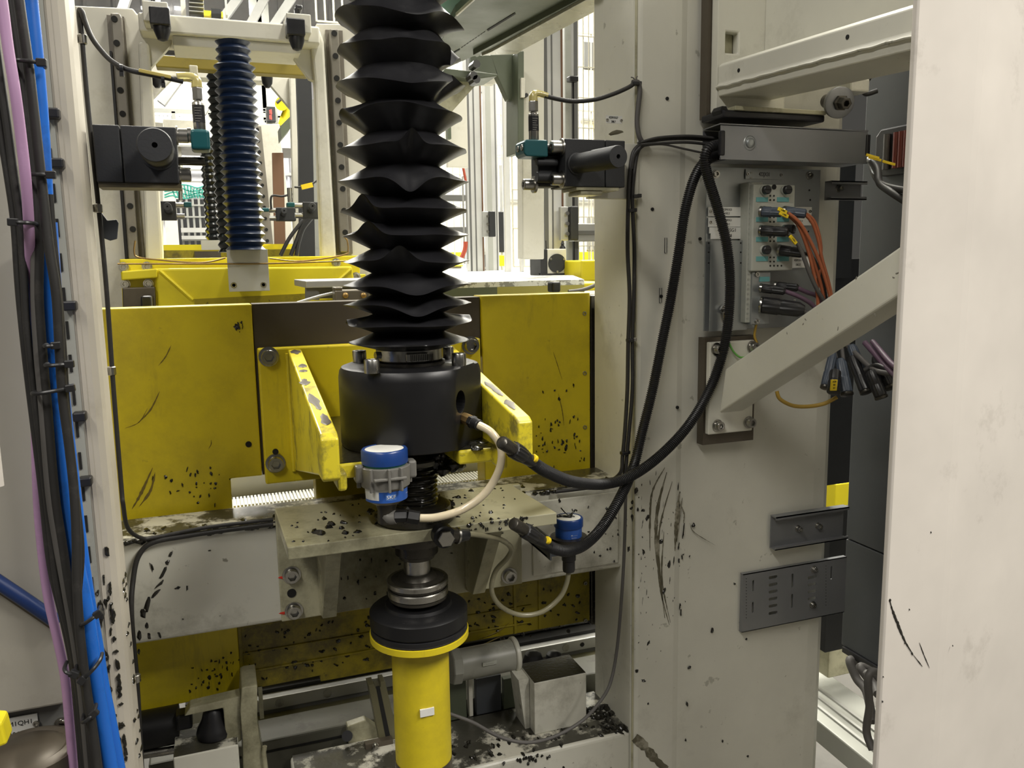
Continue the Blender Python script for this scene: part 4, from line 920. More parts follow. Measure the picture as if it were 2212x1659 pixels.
# black rubber pad and bolt under the flange
t = thing('rubber_mount', 'black rubber mounting block squeezed above the cable duct', 'rubber mount', P(1660, 262, 1.19))
x0, z0, x1, z1 = rect(1563, 236, 1782, 264, 1.195)
MB().box((x0, 1.195, z1), (x1, 1.262, z0)).build('pad', M['rubber'], t, bevel=.003)
MB().box((x0+.02, 1.19, z0-.001), (x1-.002, 1.262, z0+.006)).build('pad_plate', M['cream_film'], t, bevel=.001)
p = P(1553, 242, 1.215); MB().cyl((p.x, 1.225, p.z), (p.x, 1.20, p.z), .008, n=6).build('pad_bolt', M['black_oxide'], t)
c_ = P(1815, 222, 1.17); d = Vector((-.25, -1, -.25)).normalized()
t = thing('clamping_bolt', 'hollow bolt with wide grey washer under the support arm', 'bolt', c_)
MB().lathe(c_, [(.010, -.012), (.0245, -.010), (.026, -.008), (.026, -.001), (.0245, 0), (.010, 0)], d, 40).build('washer', M['tray'], t)
MB().lathe(c_, [(.013, 0), (.0135, .006), (.0105, .007), (.010, .022), (.0085, .0225), (.0055, .0225), (.005, .012)], d, 6, smooth=False).build('nut', M['steel_dark'], t)
MB().cyl(c_-d*.05, c_-d*.01, .012, n=20).build('bolt_shank', M['steel_dark'], t)
c2 = P(1842, 188, 1.2); MB().obox(c2, V(1,0,0), V(0,1,0), V(0,0,1), .02, .02, .012).build('lug', M['cream'], t, bevel=.004)

# ================================================================== DIAGONAL BRACE
Xb = P(1560, 840, 1.215).x
def pb(x, y): return PX(x, y, Xb)
t = thing('diagonal_brace', 'cream square diagonal brace rising forward from the bolted plate to the near column', 'brace', pb(1556, 890))
q = [pb(1566, 797), pb(1955, 524), pb(1955, 630), pb(1553, 893)]
q = [Vector((v.x, max(v.y, .812), v.z)) for v in q]
MB().prism(q, (.052, 0, 0)).build('brace_tube', M['cream'], t, bevel=.004, seg=3)
x0, z0, x1, z1 = rect(1534, 740, 1625, 930, 1.238)
MB().box((x0, 1.238, z1), (x1, 1.250, z0)).build('foot_plate', M['cream'], t, bevel=.002)
x0, z0, x1, z1 = rect(1521, 730, 1624, 950, 1.252)
MB().box((x0, 1.2505, z1), (x1+.002, 1.27, z0)).build('backing_plate', M['brown_steel'], t)
for (x, y) in ((1547, 754), (1624, 749), (1549, 919), (1617, 912)):
    p = P(x, y, 1.238); screw(t, (p.x, 1.238, p.z), .0088, d=(.1, -1, 0), h=.012)
    pass
g = MB()
for i, (x, y) in enumerate(((1716,648),(1735,700),(1810,710),(1890,680),(1930,600),(1938,590),(1850,600),(1700,720),(1740,690))):
    p = pb(x, y); g.lump((Xb, p.y, p.z), (-1, 0, 0), .003, .0012, .0005, i*.7, i)
g.build('scuff_mark', mat('scuff_grey', (.2, .19, .16), .5), t, kind='stuff')

# ================================================================== SMALL RAILS AND PERFORATED TRAY
def c_rail(name, label, px0, py0, px1, py1, Y, bolts, dep=.018):
    x0, z0, x1, z1 = rect(px0, py0, px1, py1, Y)
    t = thing(name, label, 'mounting rail', ((x0+x1)/2, Y, z1))
    h = z0-z1; k = .0022
    pr = [(0, 0), (0, h), (dep, h), (dep, h-k), (k, h-k), (k, k), (dep, k), (dep, 0)]
    # back web against the column, lips to the front
    pts = [(x0, Y+dep-a, z1+b) for a, b in pr]
    MB().prism(pts, (x1-x0, 0, 0)).build('rail_channel', M['tray'], t)
    for zz in (z0-.006, z1): MB().box((x0, Y, zz), (x1, Y+.0018, zz+.006)).build('rail_lip', M['tray'], t)
    for (x, y) in bolts:
        p = P(x, y, Y+dep); screw(t, (p.x, Y+dep-k, p.z), .0052, h=.010, name='hex_screw')
c_rail('mounting_rail', 'short dark channel rail behind the panel edge, upper right of the column', 1797, 390, 1872, 432, 1.25, [(1809, 408)])
c_rail('mounting_rail', 'galvanised channel rail with two screws above the perforated tray', 1677, 1118, 1832, 1164, 1.258, [(1722, 1141), (1765, 1135)])
YT = 1.268
x0, z0, x1, z1 = rect(1606, 1236, 1822, 1360, YT)
z1 = (P(1606, 1362, YT).z+P(1815, 1328, YT).z)/2; z0 = (P(1606, 1238, YT).z+P(1815, 1208, YT).z)/2
t = thing('perforated_tray', 'grey perforated steel tray with slots fixed low on the right column', 'cable tray', ((x0+x1)/2, YT, z1))
tr = MB().box((x0, YT, z1), (x1, YT+.0015, z0)).build('tray_sheet', M['tray'], t)
slots = MB()
def slot(px, py, w, h):
    p = P(px, py, YT); r = min(w, h)/2; pts = []
    for i in range(8):
        a = math.pi*i/7
        if w >= h: pts.append((p.x+(w/2-r)+r*math.sin(a), p.z+r*math.cos(a)))
        else: pts.append((p.x+r*math.cos(a), p.z+(h/2-r)+r*math.sin(a)))
    for i in range(8):
        a = math.pi*i/7
        if w >= h: pts.append((p.x-(w/2-r)-r*math.sin(a), p.z-r*math.cos(a)))
        else: pts.append((p.x-r*math.cos(a), p.z-(h/2-r)-r*math.sin(a)))
    slots.prism([(x, YT-.004, z) for x, z in pts], (0, .009, 0))
for k in range(6):
    slot(1670, 1247+k*15.4, .021, .0062)
for k in range(6):
    if k not in (0, 5): slot(1754, 1232+k*15.2, .021, .0062)
slot(1712, 1254, .0045, .029); slot(1711, 1298, .0045, .029)
slot(1627, 1265, .004, .022); slot(1626, 1312, .004, .022)
slot(1796, 1237, .0045, .028)
cut(tr, slots)
MB().box((x0, YT, z0-.0015), (x1, YT+.010, z0)).build('tray_flange', M['tray'], t)
MB().box((x0, YT, z1), (x1, YT+.010, z1+.0015)).build('tray_flange', M['tray'], t)
MB().box((x0, YT+.0016, z1+.002), (x0+.0015, YT+.009, z0-.002)).build('tray_end', M['tray'], t)
for (x, y) in ((1758, 1230), (1755, 1306)): p = P(x, y, YT); screw(t, (p.x, YT, p.z), .0058, h=.006, name='hex_screw')
hl = MB()
for k in range(14):
    for xx in (1612, 1784):
        p = P(xx, 1250+k*6.5-(xx-1612)*.16, YT); hl.cyl((p.x, YT-.0004, p.z), (p.x, YT+.001, p.z), .0009, n=6)
hl.build('punched_hole', M['hole'], t, kind='stuff')

# ================================================================== CABINET BETWEEN THE COLUMNS
Xc = P(1835, 1000, 1.34).x
zcb = P(1825, 1390, 1.34).z
t = thing('switch_cabinet', 'dark grey sheet steel cabinet standing close behind the near column', 'cabinet', (Xc+.1, 1.1, zcb))
zj = P(1832, 1162, 1.34).z
MB().box((Xc, .86, zj+.0012), (Xc+.25, 1.34, 2.1)).build('upper_side', M['grey_sheet'], t, bevel=.002)
MB().box((Xc, .86, zcb), (Xc+.25, 1.34, zj-.0012)).build('lower_side', M['grey_sheet'], t, bevel=.002)
def pcx(x, y): return PX(x, y, Xc-.001)
a = pcx(1900, 282); b = pcx(1985, 372)
MB().prism([(Xc-.010, a.y, a.z-.012), (Xc-.010, a.y-.012, a.z), (Xc-.010, .90, a.z), (Xc-.010, .90, b.z), (Xc-.010, a.y-.02, b.z), (Xc-.010, a.y, b.z+.02)], (.012, 0, 0)).build('entry_frame', M['rubber'], t, bevel=.003)
for i, (px_, mm) in enumerate(((1925, 'label_white'), (1946, 'red_cable'), (1957, 'red_cable'), (1968, 'red_cable'))):
    if mm == 'red_cable' and mm not in M: M[mm] = mat('dull_red_cable', (.16, .03, .02), .5)
    p = pcx(px_, 330)
    MB().tube([Vector((Xc-.013, p.y, zz)) for zz in (b.z+.012, (a.z+b.z)/2, a.z-.012)], .006, 10).build('entry_cable', M[mm] if mm != 'label_white' else M['cable_grey'], t)
for i, (l, pts, r_, m_) in enumerate((
     ('black cable hanging in a loop from the cabinet entry, nearer loop', [(1878,345,1.2),(1895,365,1.12),(1900,395,1.08),(1925,415,1.0),(1965,440,.95)], .006, 'cable'),
     ('black cable hanging in a loop from the cabinet entry, lower loop', [(1880,350,1.2),(1890,380,1.15),(1910,400,1.05),(1960,412,.95)], .005, 'cable'),
     ('black cable loop seen high between support arm and cabinet', [(1900,140,1.25),(1880,165,1.24),(1866,188,1.235),(1870,203,1.23),(1895,196,1.22)], .0045, 'cable'))):
    cable('power_cable', l, pts, r_, M[m_])
for i, (x, y) in enumerate(((1885, 338), (1890, 343), (1920, 352))):
    p = P(x, y, 1.12); MB().obox(p, V(1, -.2, -.25).normalized(), V(0,1,0), V(.25,0,1).normalized(), .012, .001, .0022).build('cable_marker', M['yellow_tag'], label=['upper dim yellow marker at the right duct end', 'lower dim yellow marker at the right duct end', 'dim yellow marker on the cable entering the cabinet'][i], cat='marker', bevel=.0004)
# grey hoses dropping from the cabinet floor
for i, (l, y_, pts, r_) in enumerate((('grey hose dropping furthest left from the cabinet floor', 1.29, [(1836,1425,1.30),(1850,1465,1.28),(1872,1495,1.25),(1885,1560,1.2)], .009),
     ('grey hose in the middle under the cabinet', 1.22, [(1860,1440,1.24),(1878,1470,1.22),(1893,1500,1.2)], .009),
     ('grey hose nearest the near column, hanging to the floor rail', 1.12, [(1887,1450,1.12),(1878,1530,1.12),(1872,1580,1.12),(1885,1620,1.1)], .0075),
     ('short dark hose curling at the cabinet corner', 1.17, [(1876,1455,1.2),(1888,1480,1.18),(1896,1500,1.15)], .008))):
    hp_ = smooth([Vector((Xc+.022, y_, zcb-.004)), Vector((Xc+.020, y_, zcb-.03))]+[P(*q_) for q_ in pts], 8)
    MB().tube(hp_, r_, 12).build('flexible_hose', M['cable_grey'], label=l, cat='hose', group='hoses under the cabinet')
MB().box((Xc-.006, .88, zcb-.012), (Xc+.06, 1.33, zcb)).build('bottom_gasket', M['rubber'], t)

# plugs hanging in a bunch below the brace
rnd = random.Random(3)
bunch = [((1800,762,1.17),(1782,840,1.15),.0085,'conn_blue','hanging plug with grey blue body at the left of the bunch'),
         ((1815,775,1.16),(1830,855,1.13),.0105,'conn_blue','hanging plug in the middle of the bunch under the brace'),
         ((1840,770,1.16),(1872,850,1.12),.0105,'plastic','hanging black plug right of the middle of the bunch'),
         ((1838,745,1.17),(1868,815,1.14),.0095,'conn_blue','grey blue plug with pale ring, upper right of the bunch'),
         ((1880,800,1.10),(1905,862,1.08),.0105,'plastic','black plug lowest at the right of the bunch'),
         ((1805,800,1.14),(1800,848,1.12),.0105,'plastic','black plug behind the yellow tag'),
         ((1890,770,1.12),(1925,840,1.08),.010,'plastic','black plug hard against the near column')]
for a, b, r_, m_, l in bunch: connector(P(*b), P(*a), r_, l, M[m_], tip=M['steel_dark'], group='plugs bunched below the brace')
for i, (l, pts, r_, m_) in enumerate((('purple cable under the brace, left one', [(1868,740,1.15),(1890,765,1.12),(1912,790,1.08),(1935,812,1.02)], .0050, 'purple_dark'), ('purple cable under the brace, right one', [(1885,738,1.14),(1905,762,1.1),(1925,785,1.05),(1945,800,1.0)], .0050, 'purple_dark'),
     ('grey cable under the brace crossing to the near column', [(1830,745,1.18),(1860,775,1.14),(1890,800,1.1),(1930,808,1.04)], .0048, 'cable_grey'),
     ('dark cable running right from the plug bunch', [(1868,800,1.12),(1895,790,1.1),(1925,805,1.05),(1940,830,1.0)], .0050, 'cable'),
     ('mustard cable sagging from behind the brace to the plug bunch', [(1678,845,1.22),(1685,862,1.215),(1712,876,1.205),(1745,878,1.195),(1780,872,1.18),(1808,858,1.17)], .0036, 'mustard'),
     ('thin grey cable dropping along the brace underside to the plugs', [(1798,715,1.2),(1800,745,1.19),(1806,775,1.17)], .0036, 'cable_grey'),
     ('second thin grey cable down to the plugs', [(1815,712,1.19),(1818,745,1.18),(1822,778,1.16)], .0036, 'cable_grey'))):
    cable('hanging_cable', l, pts, r_, M[m_])
p = P(1801, 832, 1.105); tt = thing('cable_marker', 'large yellow printed tag tied to the bunch of plugs', 'marker', p)
MB().obox(p, V(1,0,-.06).normalized(), V(0,1,0), V(.06,0,1).normalized(), .0068, .0012, .0095).build('marker_sleeve', M['yellow_tag'], tt, bevel=.0006)
for i, s_ in enumerate(('A20', '04', 'X1')): text(s_, tt, p+V(0, -.0014, .006-.0055*i), .0045, M['ink'])

# ================================================================== NEAR COLUMN (right foreground)
nx0 = P(1965, 300, .80).x; nx1 = P(2082, 800, .80).x; nx2 = nx1+.5
t = thing('machine_column', 'pale cream column filling the right edge of the picture with a black grease scratch', 'machine column', (nx1, .93, 0))
xl0 = P(1940, 800, .80).x
pr = [(xl0, .802), (xl0+.003, .800), (nx1-.012, .800), (nx1, .8010), (nx1+.012, .8035), (nx2, .92), (nx2, .93), (nx1, .812), (xl0+.01, .811), (xl0, .808)]
MB().prism([(x, y, 0.0) for x, y in pr], (0, 0, 2.3)).build('post', M['cream_near'], t, bevel=.0012)
g = MB()
pts = smooth([P(x, y, .7997) for x, y in ((1922, 1296), (1927, 1315), (1940, 1350), (1955, 1385), (1972, 1413))], 8)
g.ribbon([Vector((p.x, .7997, p.z)) for p in pts], (0, -1, 0), .0022, .0007, 3)
pts = smooth([P(x, y, .7997) for x, y in ((1972, 1413), (1985, 1430), (1993, 1440))], 6); g.ribbon([Vector((p.x, .7997, p.z)) for p in pts], (0, -1, 0), .0008, .0004, 4)
pts = smooth([P(x, y, .7997) for x, y in ((1986, 1388), (1996, 1415), (2008, 1443))], 6); g.ribbon([Vector((p.x, .7997, p.z)) for p in pts], (0, -1, 0), .0008, .0004, 5)
for i, (x, y, a) in enumerate(((1922,1297,3),(1940,1345,2.4),(1955,1388,2.4),(1970,1412,3),(1964,1316,1.6),(2011,1150,1.5),(1906,1515,2),(1908,1462,1.4),(2058,1395,1.2))):
    p = P(x, y, .80); g.lump((p.x, .8002, p.z), (0, -1, 0), a*.0007, a*.001, .0014, .4, i)
g.build('grease_scratch', M['grease'], t, kind='stuff', label='black grease scratch')

# ================================================================== THINGS BEHIND / BELOW THE CABINET
mb = MB(); pbox(mb, 1792, 1395, 1880, 1445, 1.6, .1); mb.build('junction_box', M['cream_film'], label='pale box low behind the cabinet above the floor rail', cat='box', bevel=.004)
a = PZ(1785, 1560, 0.0); 
z_ = .35
q0, q1 = PZ(1775, 1500, z_), PZ(1960, 1640, z_)
d = (q1-q0).normalized(); nn = Vector((-d.y, d.x, 0))
t = thing('floor_rail', 'aluminium profile rail running toward the camera on the floor behind the right column', 'rail', (q0.x, q0.y, 0))
MB().obox((q0+q1)/2-V(0,0,.03), d, nn, V(0,0,1), (q1-q0).length/2+.3, .09, .03).build('rail_body', M['grey'], t, bevel=.004)
for o_ in (-.05, -.02, .01): MB().obox((q0+q1)/2+nn*o_+V(0,0,.001), d, nn, V(0,0,1), (q1-q0).length/2+.3, .004, .004).build('rail_rib', M['alu'], t)
p = PZ(1862, 1618, .12); MB().obox(p, V(.8,-.6,0), V(.6,.8,0), V(0,0,1), .022, .008, .006).build('cable_marker', M['yellow_tag'], label='yellow marker lying by the floor rail beside the near column foot', cat='marker', bevel=.002)
mb = MB(); pbox(mb, 1806, 1046, 1836, 1104, 2.0, .2); mb.build('floor_guard', M['yellow_far'], label='bright yellow guard glimpsed between right column and cabinet', cat='guard', bevel=.004)
mb = MB(); pbox(mb, 1795, 560, 1850, 1040, 1.52, .03); pbox(mb, 1795, 1106, 1850, 1395, 1.52, .03); pbox(mb, 1795, 340, 1838, 600, 1.5, .03); mb.build('back_plate', M['black_block'], label='black back plate visible in the gap between right column and cabinet', cat='plate')
# ================================================================== LEFT CABINET AND CABLE BUNDLE
t = thing('side_cabinet', 'grey beige cabinet at the far left edge behind the cable bundle', 'cabinet', P(40, 1650, 1.12))
x1 = P(146, 1520, 1.10).x; x0 = x1-.6
zs_ = P(60, 1535, 1.10).z
MB().box((x0, 1.10, zs_), (x1, 1.4, 2.2)).build('cabinet_door', M['grey_beige'] if 'grey_beige' in M else M.setdefault('grey_beige', mat('grey_beige_sheet', (.36, .34, .29), .5, dirt=.3, dcol=(.2, .18, .15), dscale=5)), t, bevel=.003)
MB().box((x0, 1.12, 0.0), (x1+.02, 1.4, zs_-.004)).build('cabinet_base', mat('base_grey', (.16, .16, .15), .5, dirt=.4, dcol=(.1,.09,.08)), t, bevel=.003)
label_plate(t, -20, 1558, 86, 1590, 1.118, ['421M1QH1', ' 306.5'], .0085, screws=False, lab='white name plate')
p = P(78, 1563, 1.116); screw(t, (p.x, 1.117, p.z), .0038, washer=False, h=.003)
p = P(133, 1564, 1.118); screw(t, (p.x, 1.12, p.z), .0065, washer=True, h=.005)
c_ = P(60, 1690, 1.05); MB().lathe((c_.x, 1.07, c_.z-.02), [(.055, 0), (.055, .05), (.045, .055), (.04, .052), (.03, .058)], (0, 0, 1), 40).build('motor_cap', M['brown_steel'], label='round brownish motor cap below the left cabinet', cat='motor')
a, b = P(-40, 1228, 1.085), P(120, 1330, 1.085)
cable('pneumatic_hose', 'dark blue air hose slanting down behind the cable bundle', [(-60,1220,1.085),(0,1260,1.085),(60,1300,1.085),(125,1345,1.085)], .0085, mat('dark_blue_hose', (.01, .03, .12), .4))
mb = MB(); mb.prism([P(x, y, 1.09) for x, y in ((-40,1262),(0,1285),(128,1372),(118,1352),(60,1312),(0,1272),(-40,1248))], (0, .008, 0)); mb.build('hose_shadow', M['brown_steel'], label='narrow dark strip standing for the shadow under the slanting blue air hose', cat='strip')  # shadow below the hose, built as a dark strip
mb = MB(); ppoly(mb, [(-30,1560),(4,1562),(16,1608),(-4,1616),(-30,1618)], 1.0, .03); mb.build('corner_guard', M['yellow_far'], label='small yellow piece cut by the left frame edge near the floor', cat='guard', bevel=.003)
MB().lathe(P(-4, 1050, .95), [(.0055, 0), (.0055, .10), (.004, .104)], (0,0,1), 20).build('white_post', M['cream_near'], label='white round post end cut by the left frame edge', cat='post')

def bun(name, label, xs, r, m_, Y, group='cables bundled down the left edge', cat='cable'):
    pts = []
    for q in xs: pts.append((q[0], q[1], q[2] if len(q) > 2 else Y))
    P0 = pth(pts, 6); return MB().tube(P0, r, 14).build(name, M[m_], label=label, cat=cat, group=group)
bun('purple_cable', 'thick pale purple cable in the left bundle', [(-8,-60,.975),(4,0,.975),(17,100,.975),(33,200,.975),(46,300,.98),(56,390,.985),(62,480,1.0),(66,580,1.03),(70,680,1.045),(74,760,1.045),(77,860,1.045),(78,960,1.045),(82,1080,1.045),(90,1180,1.045),(104,1290,1.045),(124,1380,1.045),(140,1460,1.045),(150,1560,1.045),(160,1680,1.045)], .0052, 'purple', 1.045)
bun('black_cable', 'outermost left black cable of the bundle', [(-40,-60),(-15,150),(2,280),(18,380),(32,480),(40,600),(47,680),(60,800),(76,930),(92,1061),(110,1220),(138,1340),(158,1440),(170,1560),(182,1700)], .0045, 'cable', 1.03)
bun('black_cable', 'black cable second from the left in the bundle, thinner', [(-30,-60),(-2,150),(14,260),(30,380),(44,480),(52,600),(58,700),(72,830),(88,960),(102,1080),(124,1260),(152,1380),(168,1480),(178,1580),(190,1700)], .0042, 'cable', 1.025)
bun('black_cable', 'dark grey cable just right of the purple one at the top', [(6,-60),(16,20),(33,130),(48,240),(60,330),(72,430),(77,520),(77,640),(83,760),(92,862),(108,1061),(124,1170),(142,1270),(163,1390),(178,1500),(196,1700)], .0050, 'cable_grey', 1.02)
bun('black_cable', 'black cable in the middle of the bundle', [(18,-60),(28,20),(45,130),(58,240),(70,340),(80,430),(85,520),(84,640),(92,760),(101,862),(118,1061),(134,1170),(148,1262),(170,1390),(186,1510),(203,1700)], .0048, 'cable', 1.018)
bun('black_cable', 'black cable crossing in front of the blue hose from the left', [(34,-60),(44,20),(60,130),(73,240),(84,340),(94,430),(107,540),(122,640),(129,760),(136,862),(149,960),(160,1061),(165,1160),(166,1260),(173,1370),(186,1480),(204,1600),(216,1700)], .0050, 'cable', 1.0)
bun('black_cable', 'thin black cable hidden between bundle and column', [(108,420),(114,500),(124,600),(136,740),(144,870),(156,1000),(168,1100),(176,1200),(168,1330),(180,1460),(196,1600),(208,1700)], .0034, 'cable', 1.012)
bun('blue_hose', 'bright blue air hose along the right side of the bundle', [(60,-60),(64,0),(76,120),(86,240),(93,350),(98,450),(101,560),(103,640),(108,740),(116,862),(126,960),(139,1061),(152,1150),(170,1240),(186,1320),(198,1400),(208,1470),(222,1560),(246,1700)], .0082, 'blue_hose', 1.03, 'blue air hoses', 'hose')
bun('blue_hose', 'second blue air hose, seen low down beside the column', [(106,480),(114,600),(122,720),(134,860),(148,980),(160,1080),(172,1180),(188,1290),(206,1390),(218,1470),(236,1560),(262,1700)], .0085, 'blue_hose', 1.06, 'blue air hoses', 'hose')
ties = [((22,130),(90,136),'cable tie across the top of the bundle'),((50,377),(110,378),'second cable tie down, around the blue hose'),((28,480),(72,482),'cable tie on the left cables just below'),((94,748),(121,746),'first tie on the blue hose at mid height'),
        ((96,790),(150,786),'second tie on the blue hose at mid height'),((68,852),(152,838),'wide tie spanning the bundle below mid height'),((172,1352),(212,1325),'greasy tie slanting up across the lower blue hose'),((178,1468),(216,1428),'lower greasy tie slanting up across the blue hose'),((176,1562),(203,1540),'thin wire tie on the lower black cables'),((138,1447),(160,1455),'tie stub behind the lower bundle')]
for i, (a, b, l) in enumerate(ties):
    a3 = P(*a, .995); b3 = P(*b, .995); d = (b3-a3).normalized()
    tt = thing('cable_tie', l, 'cable tie', (a3+b3)/2, 'ties on the left bundle')
    mid = (a3+b3)/2+V(0, -.004, 0)
    MB().tube(smooth([a3+V(0,.02,0), a3+V(0,.004,0), mid+(a3-mid)*.5+V(0,-.001,0), mid, mid+(b3-mid)*.5+V(0,-.001,0), b3+V(0,.004,0), b3+V(0,.02,0)], 4), .0022, 8).build('strap', M['plastic'], tt)
    hd = a3 if i in (2, 7) else b3
    MB().obox(hd+V(0, -.001, 0), d, V(0,1,0), d.cross(V(0,1,0)), .0048, .0035, .0040).build('tie_head', M['plastic'], tt, bevel=.001)

# ================================================================== SENSOR CLAMP BLOCKS
def rod(t, b, f, r, hole=.0034, m_=None):
    d = (f-b).normalized(); L = (f-b).length
    MB().lathe(b, [(r*1.12, 0), (r*1.12, .002), (r, .003), (r, L*.45), (r*1.06, L*.46), (r*1.06, L-.002), (r*1.0, L), (hole, L), (hole*.9, L-.01)], d, 48).build('stop_rod', m_ or M['black_block'], t, label='round black stop rod')
Yk = 1.20
x0, z0, x1, z1 = rect(198, 268, 388, 396, Yk)
t = thing('clamp_block', 'black clamp block with round stop rod beside the left column', 'clamp block', ((x0+x1)/2, 1.225, z1))
xs_ = P(263, 330, Yk).x
MB().box((x0, Yk, z1), (xs_-.0007, Yk+.052, z0)).build('block_half', M['black_block'], t, bevel=.0015)
MB().box((xs_+.0007, Yk, z1), (x1, Yk+.052, z0)).build('block_half', M['black_block'], t, bevel=.0015)
MB().box((x0+.001, Yk+.004, z1-.006), (x1+.002, Yk+.05, z1-.0003)).build('base_strip', mat('brass_toned_strip', (.12, .10, .055), .5, .3), t)
rod(t, P(342, 331, Yk), P(334, 313, 1.115), .0195)
for (y, L_) in ((293, .014), (377, .014)):
    p = P(398, y, Yk+.012); MB().lathe((x1, Yk+.014, p.z), [(.0125, 0), (.0125, .002), (.0095, .0025), (.0095, L_), (.0085, L_+.001), (.005, L_+.001), (.005, L_-.006)], (1, 0, 0), 24).build('clamp_screw', M['steel'], t)
MB().cyl((x1, Yk+.024, P(395,343,Yk).z), (x1+.034, Yk+.024, P(395,343,Yk).z), .0058, n=16).build('guide_pin', M['steel_dark'], t)
def sensor(sx, ytop, ybot, Y, lab, r=.0078, teal=None, right=True):
    a = P(sx, ytop, Y); zb_ = P(sx, ybot, Y).z
    t = thing('proximity_sensor', lab, 'sensor', (a.x, Y, zb_))
    MB().lathe((a.x, Y, 0), [(r*.9, zb_), (r, zb_+.002), (r, a.z-.022), (r*.9, a.z-.021), (r*.6, a.z-.020), (r*.6, a.z-.016)], (0,0,1), 28).build('sensor_barrel', M['steel'], t, label='nickel sensor barrel')
    MB().lathe((a.x, Y, 0), [(r*.88, a.z-.018), (r*.92, a.z-.017), (r*.92, a.z-.003), (r*.85, a.z-.001), (r*.5, a.z)], (0,0,1), 6, smooth=False).build('coupling_nut', M['steel'], t)
    o = MB().lathe((a.x, Y, 0), [(r*1.02, a.z-.048), (r*1.02, a.z-.025)], (0,0,1), 28, caps=False).build('type_label', M['plastic'], t, label='black printed type label')
    sp_ = MB()
    for k in range(6): sp_.box((a.x-.005, Y-r*1.06, a.z-.029-k*.0034), (a.x+.004-(k % 3)*.0015, Y-r*1.0, a.z-.0300-k*.0034))
    sp_.build('small_print', M['clamp'], t, kind='stuff')
    return t, a
M['amber'] = mat('amber_clear_plug', (.60, .52, .20), .25, trans=.3, coat=.4)
t2, a = sensor(425, 186, 282, 1.215, 'nickel proximity sensor with yellow plug above the left black block')
MB().tube(smooth([a+V(0,0,-.002), a+V(-.001,0,.008), a+V(-.010,0,.011), a+V(-.024,-.001,.010)], 5), .0066, 14, rf=lambda k: .0072-.0001*k).build('elbow_plug', M['amber'], t2, label='translucent yellow elbow plug')
cable('sensor_cable', 'black cable curving from the left sensor plug up to the left column edge', [(396,176,1.213),(360,168,1.213),(320,160,1.214),(275,150,1.216),(240,131,1.22),(212,101,1.225),(195,75,1.23),(183,45,1.232),(177,26,1.232),(172,22,1.235),(172,40,1.238),(177,80,1.236)], .0034, M['cable'])
for i, (x, y) in enumerate(((262, 148), (352, 172))):
    p = P(x, y, 1.211); tt = thing('cable_tie', ['tie on the curved sensor cable, farther from the plug', 'tie on the curved sensor cable near the yellow plug'][i], 'cable tie', p)
    MB().cyl(p-V(.002,0,0), p+V(.002,0,0), .0052, n=12).build('strap', M['plastic'], tt); MB().obox(p-V(0,0,.007), V(1,0,0), V(0,1,0), V(0,0,1), .0025, .0025, .003).build('tie_head', M['plastic'], tt)
p0, p1 = P(300, 157, 1.209), P(370, 172, 1.209); dd_ = (p1-p0).normalized()
MB().obox((p0+p1)/2+V(0,0,.003), dd_, V(0,1,0), dd_.cross(V(0,1,0)), (p1-p0).length/2, .0018, .0022).build('cable_marker', mat('aged_marker', (.42, .34, .10), .3), label='long yellowed marker strip on the left sensor cable', cat='marker', bevel=.0008)
# teal jaw holding the sensor
a1 = P(412, 300, 1.2); x2, zt3 = P(452, 279, 1.2).x, P(432, 279, 1.2).z; zb3 = P(432, 324, 1.2).z
t = thing('sensor_holder', 'teal sensor holder jaw at the right end of the left black block', 'holder', (a1.x+.012, 1.215, zb3))
MB().box((a1.x, 1.198, zb3), (x2, 1.235, zt3)).build('jaw', M['teal'], t, bevel=.004, seg=3)
MB().cyl((a1.x-.004, 1.216, zt3-.006), (a1.x+.001, 1.216, zt3-.006), .010).build('spacer', M['steel'], t)

Yk = 1.215
x0, z0, x1, z1 = rect(1221, 299, 1350, 405, Yk)
t = thing('clamp_block', 'black clamp block with long stop rod on the side of the right column', 'clamp block', ((x0+x1)/2, 1.25, z1))
xs_ = P(1308, 350, Yk).x
MB().box((x0, Yk, z1), (xs_-.0006, Yk+.062, z0)).build('block_half', M['black_block'], t, bevel=.0015)
MB().box((xs_+.0006, Yk, z1), (x1, Yk+.05, z0)).build('block_half', M['black_block'], t, bevel=.0015)
MB().box((x0+.02, Yk+.002, z1-.005), (x1-.01, Yk+.06, z1-.0003)).build('base_strip', M['cream_film'], t)
rod(t, P(1246, 354, Yk), P(1336, 338, 1.10), .0155)
for (y, dx) in ((318, 0), (387, 0)):
    p = P(1215, y, Yk+.012); MB().lathe((x0, Yk+.013, p.z), [(.0135, 0), (.0135, .002), (.0098, .0025), (.0098, .018), (.0088, .019), (.0052, .019), (.005, .012)], (-1, 0, 0), 24).build('clamp_screw', M['steel'], t)
xb_ = P(1190, 350, Yk+.05).x-.03
MB().box((xb_, Yk+.03, z1+.002), (x0-.0005, Yk+.064, z0-.012)).build('rear_jaw', M['black_block'], t, bevel=.003)
for k, y in enumerate((352, 384)): 
    p = P(1180, y, Yk+.03); MB().cyl((xb_-.006, Yk+.024, p.z), (x0-.004, Yk+.024, p.z), .0062 if k == 0 else .0085, n=16, ch=.001).build('guide_pin', M['black_block'], t)
p = P(1140, 398, Yk+.04); MB().lathe((xb_, Yk+.045, p.z), [(.0135, 0), (.0135, .004), (.0088, .0045), (.0088, .020), (.0078, .021), (.0045, .021), (.004, .014)], (-1, 0, 0), 24).build('clamp_screw', M['steel'], t)
MB().box((P(1257,412,Yk).x, Yk+.004, z1-.012), (P(1305,412,Yk).x, Yk+.055, z1-.0052)).build('foot', M['cream_film'], t, bevel=.002)
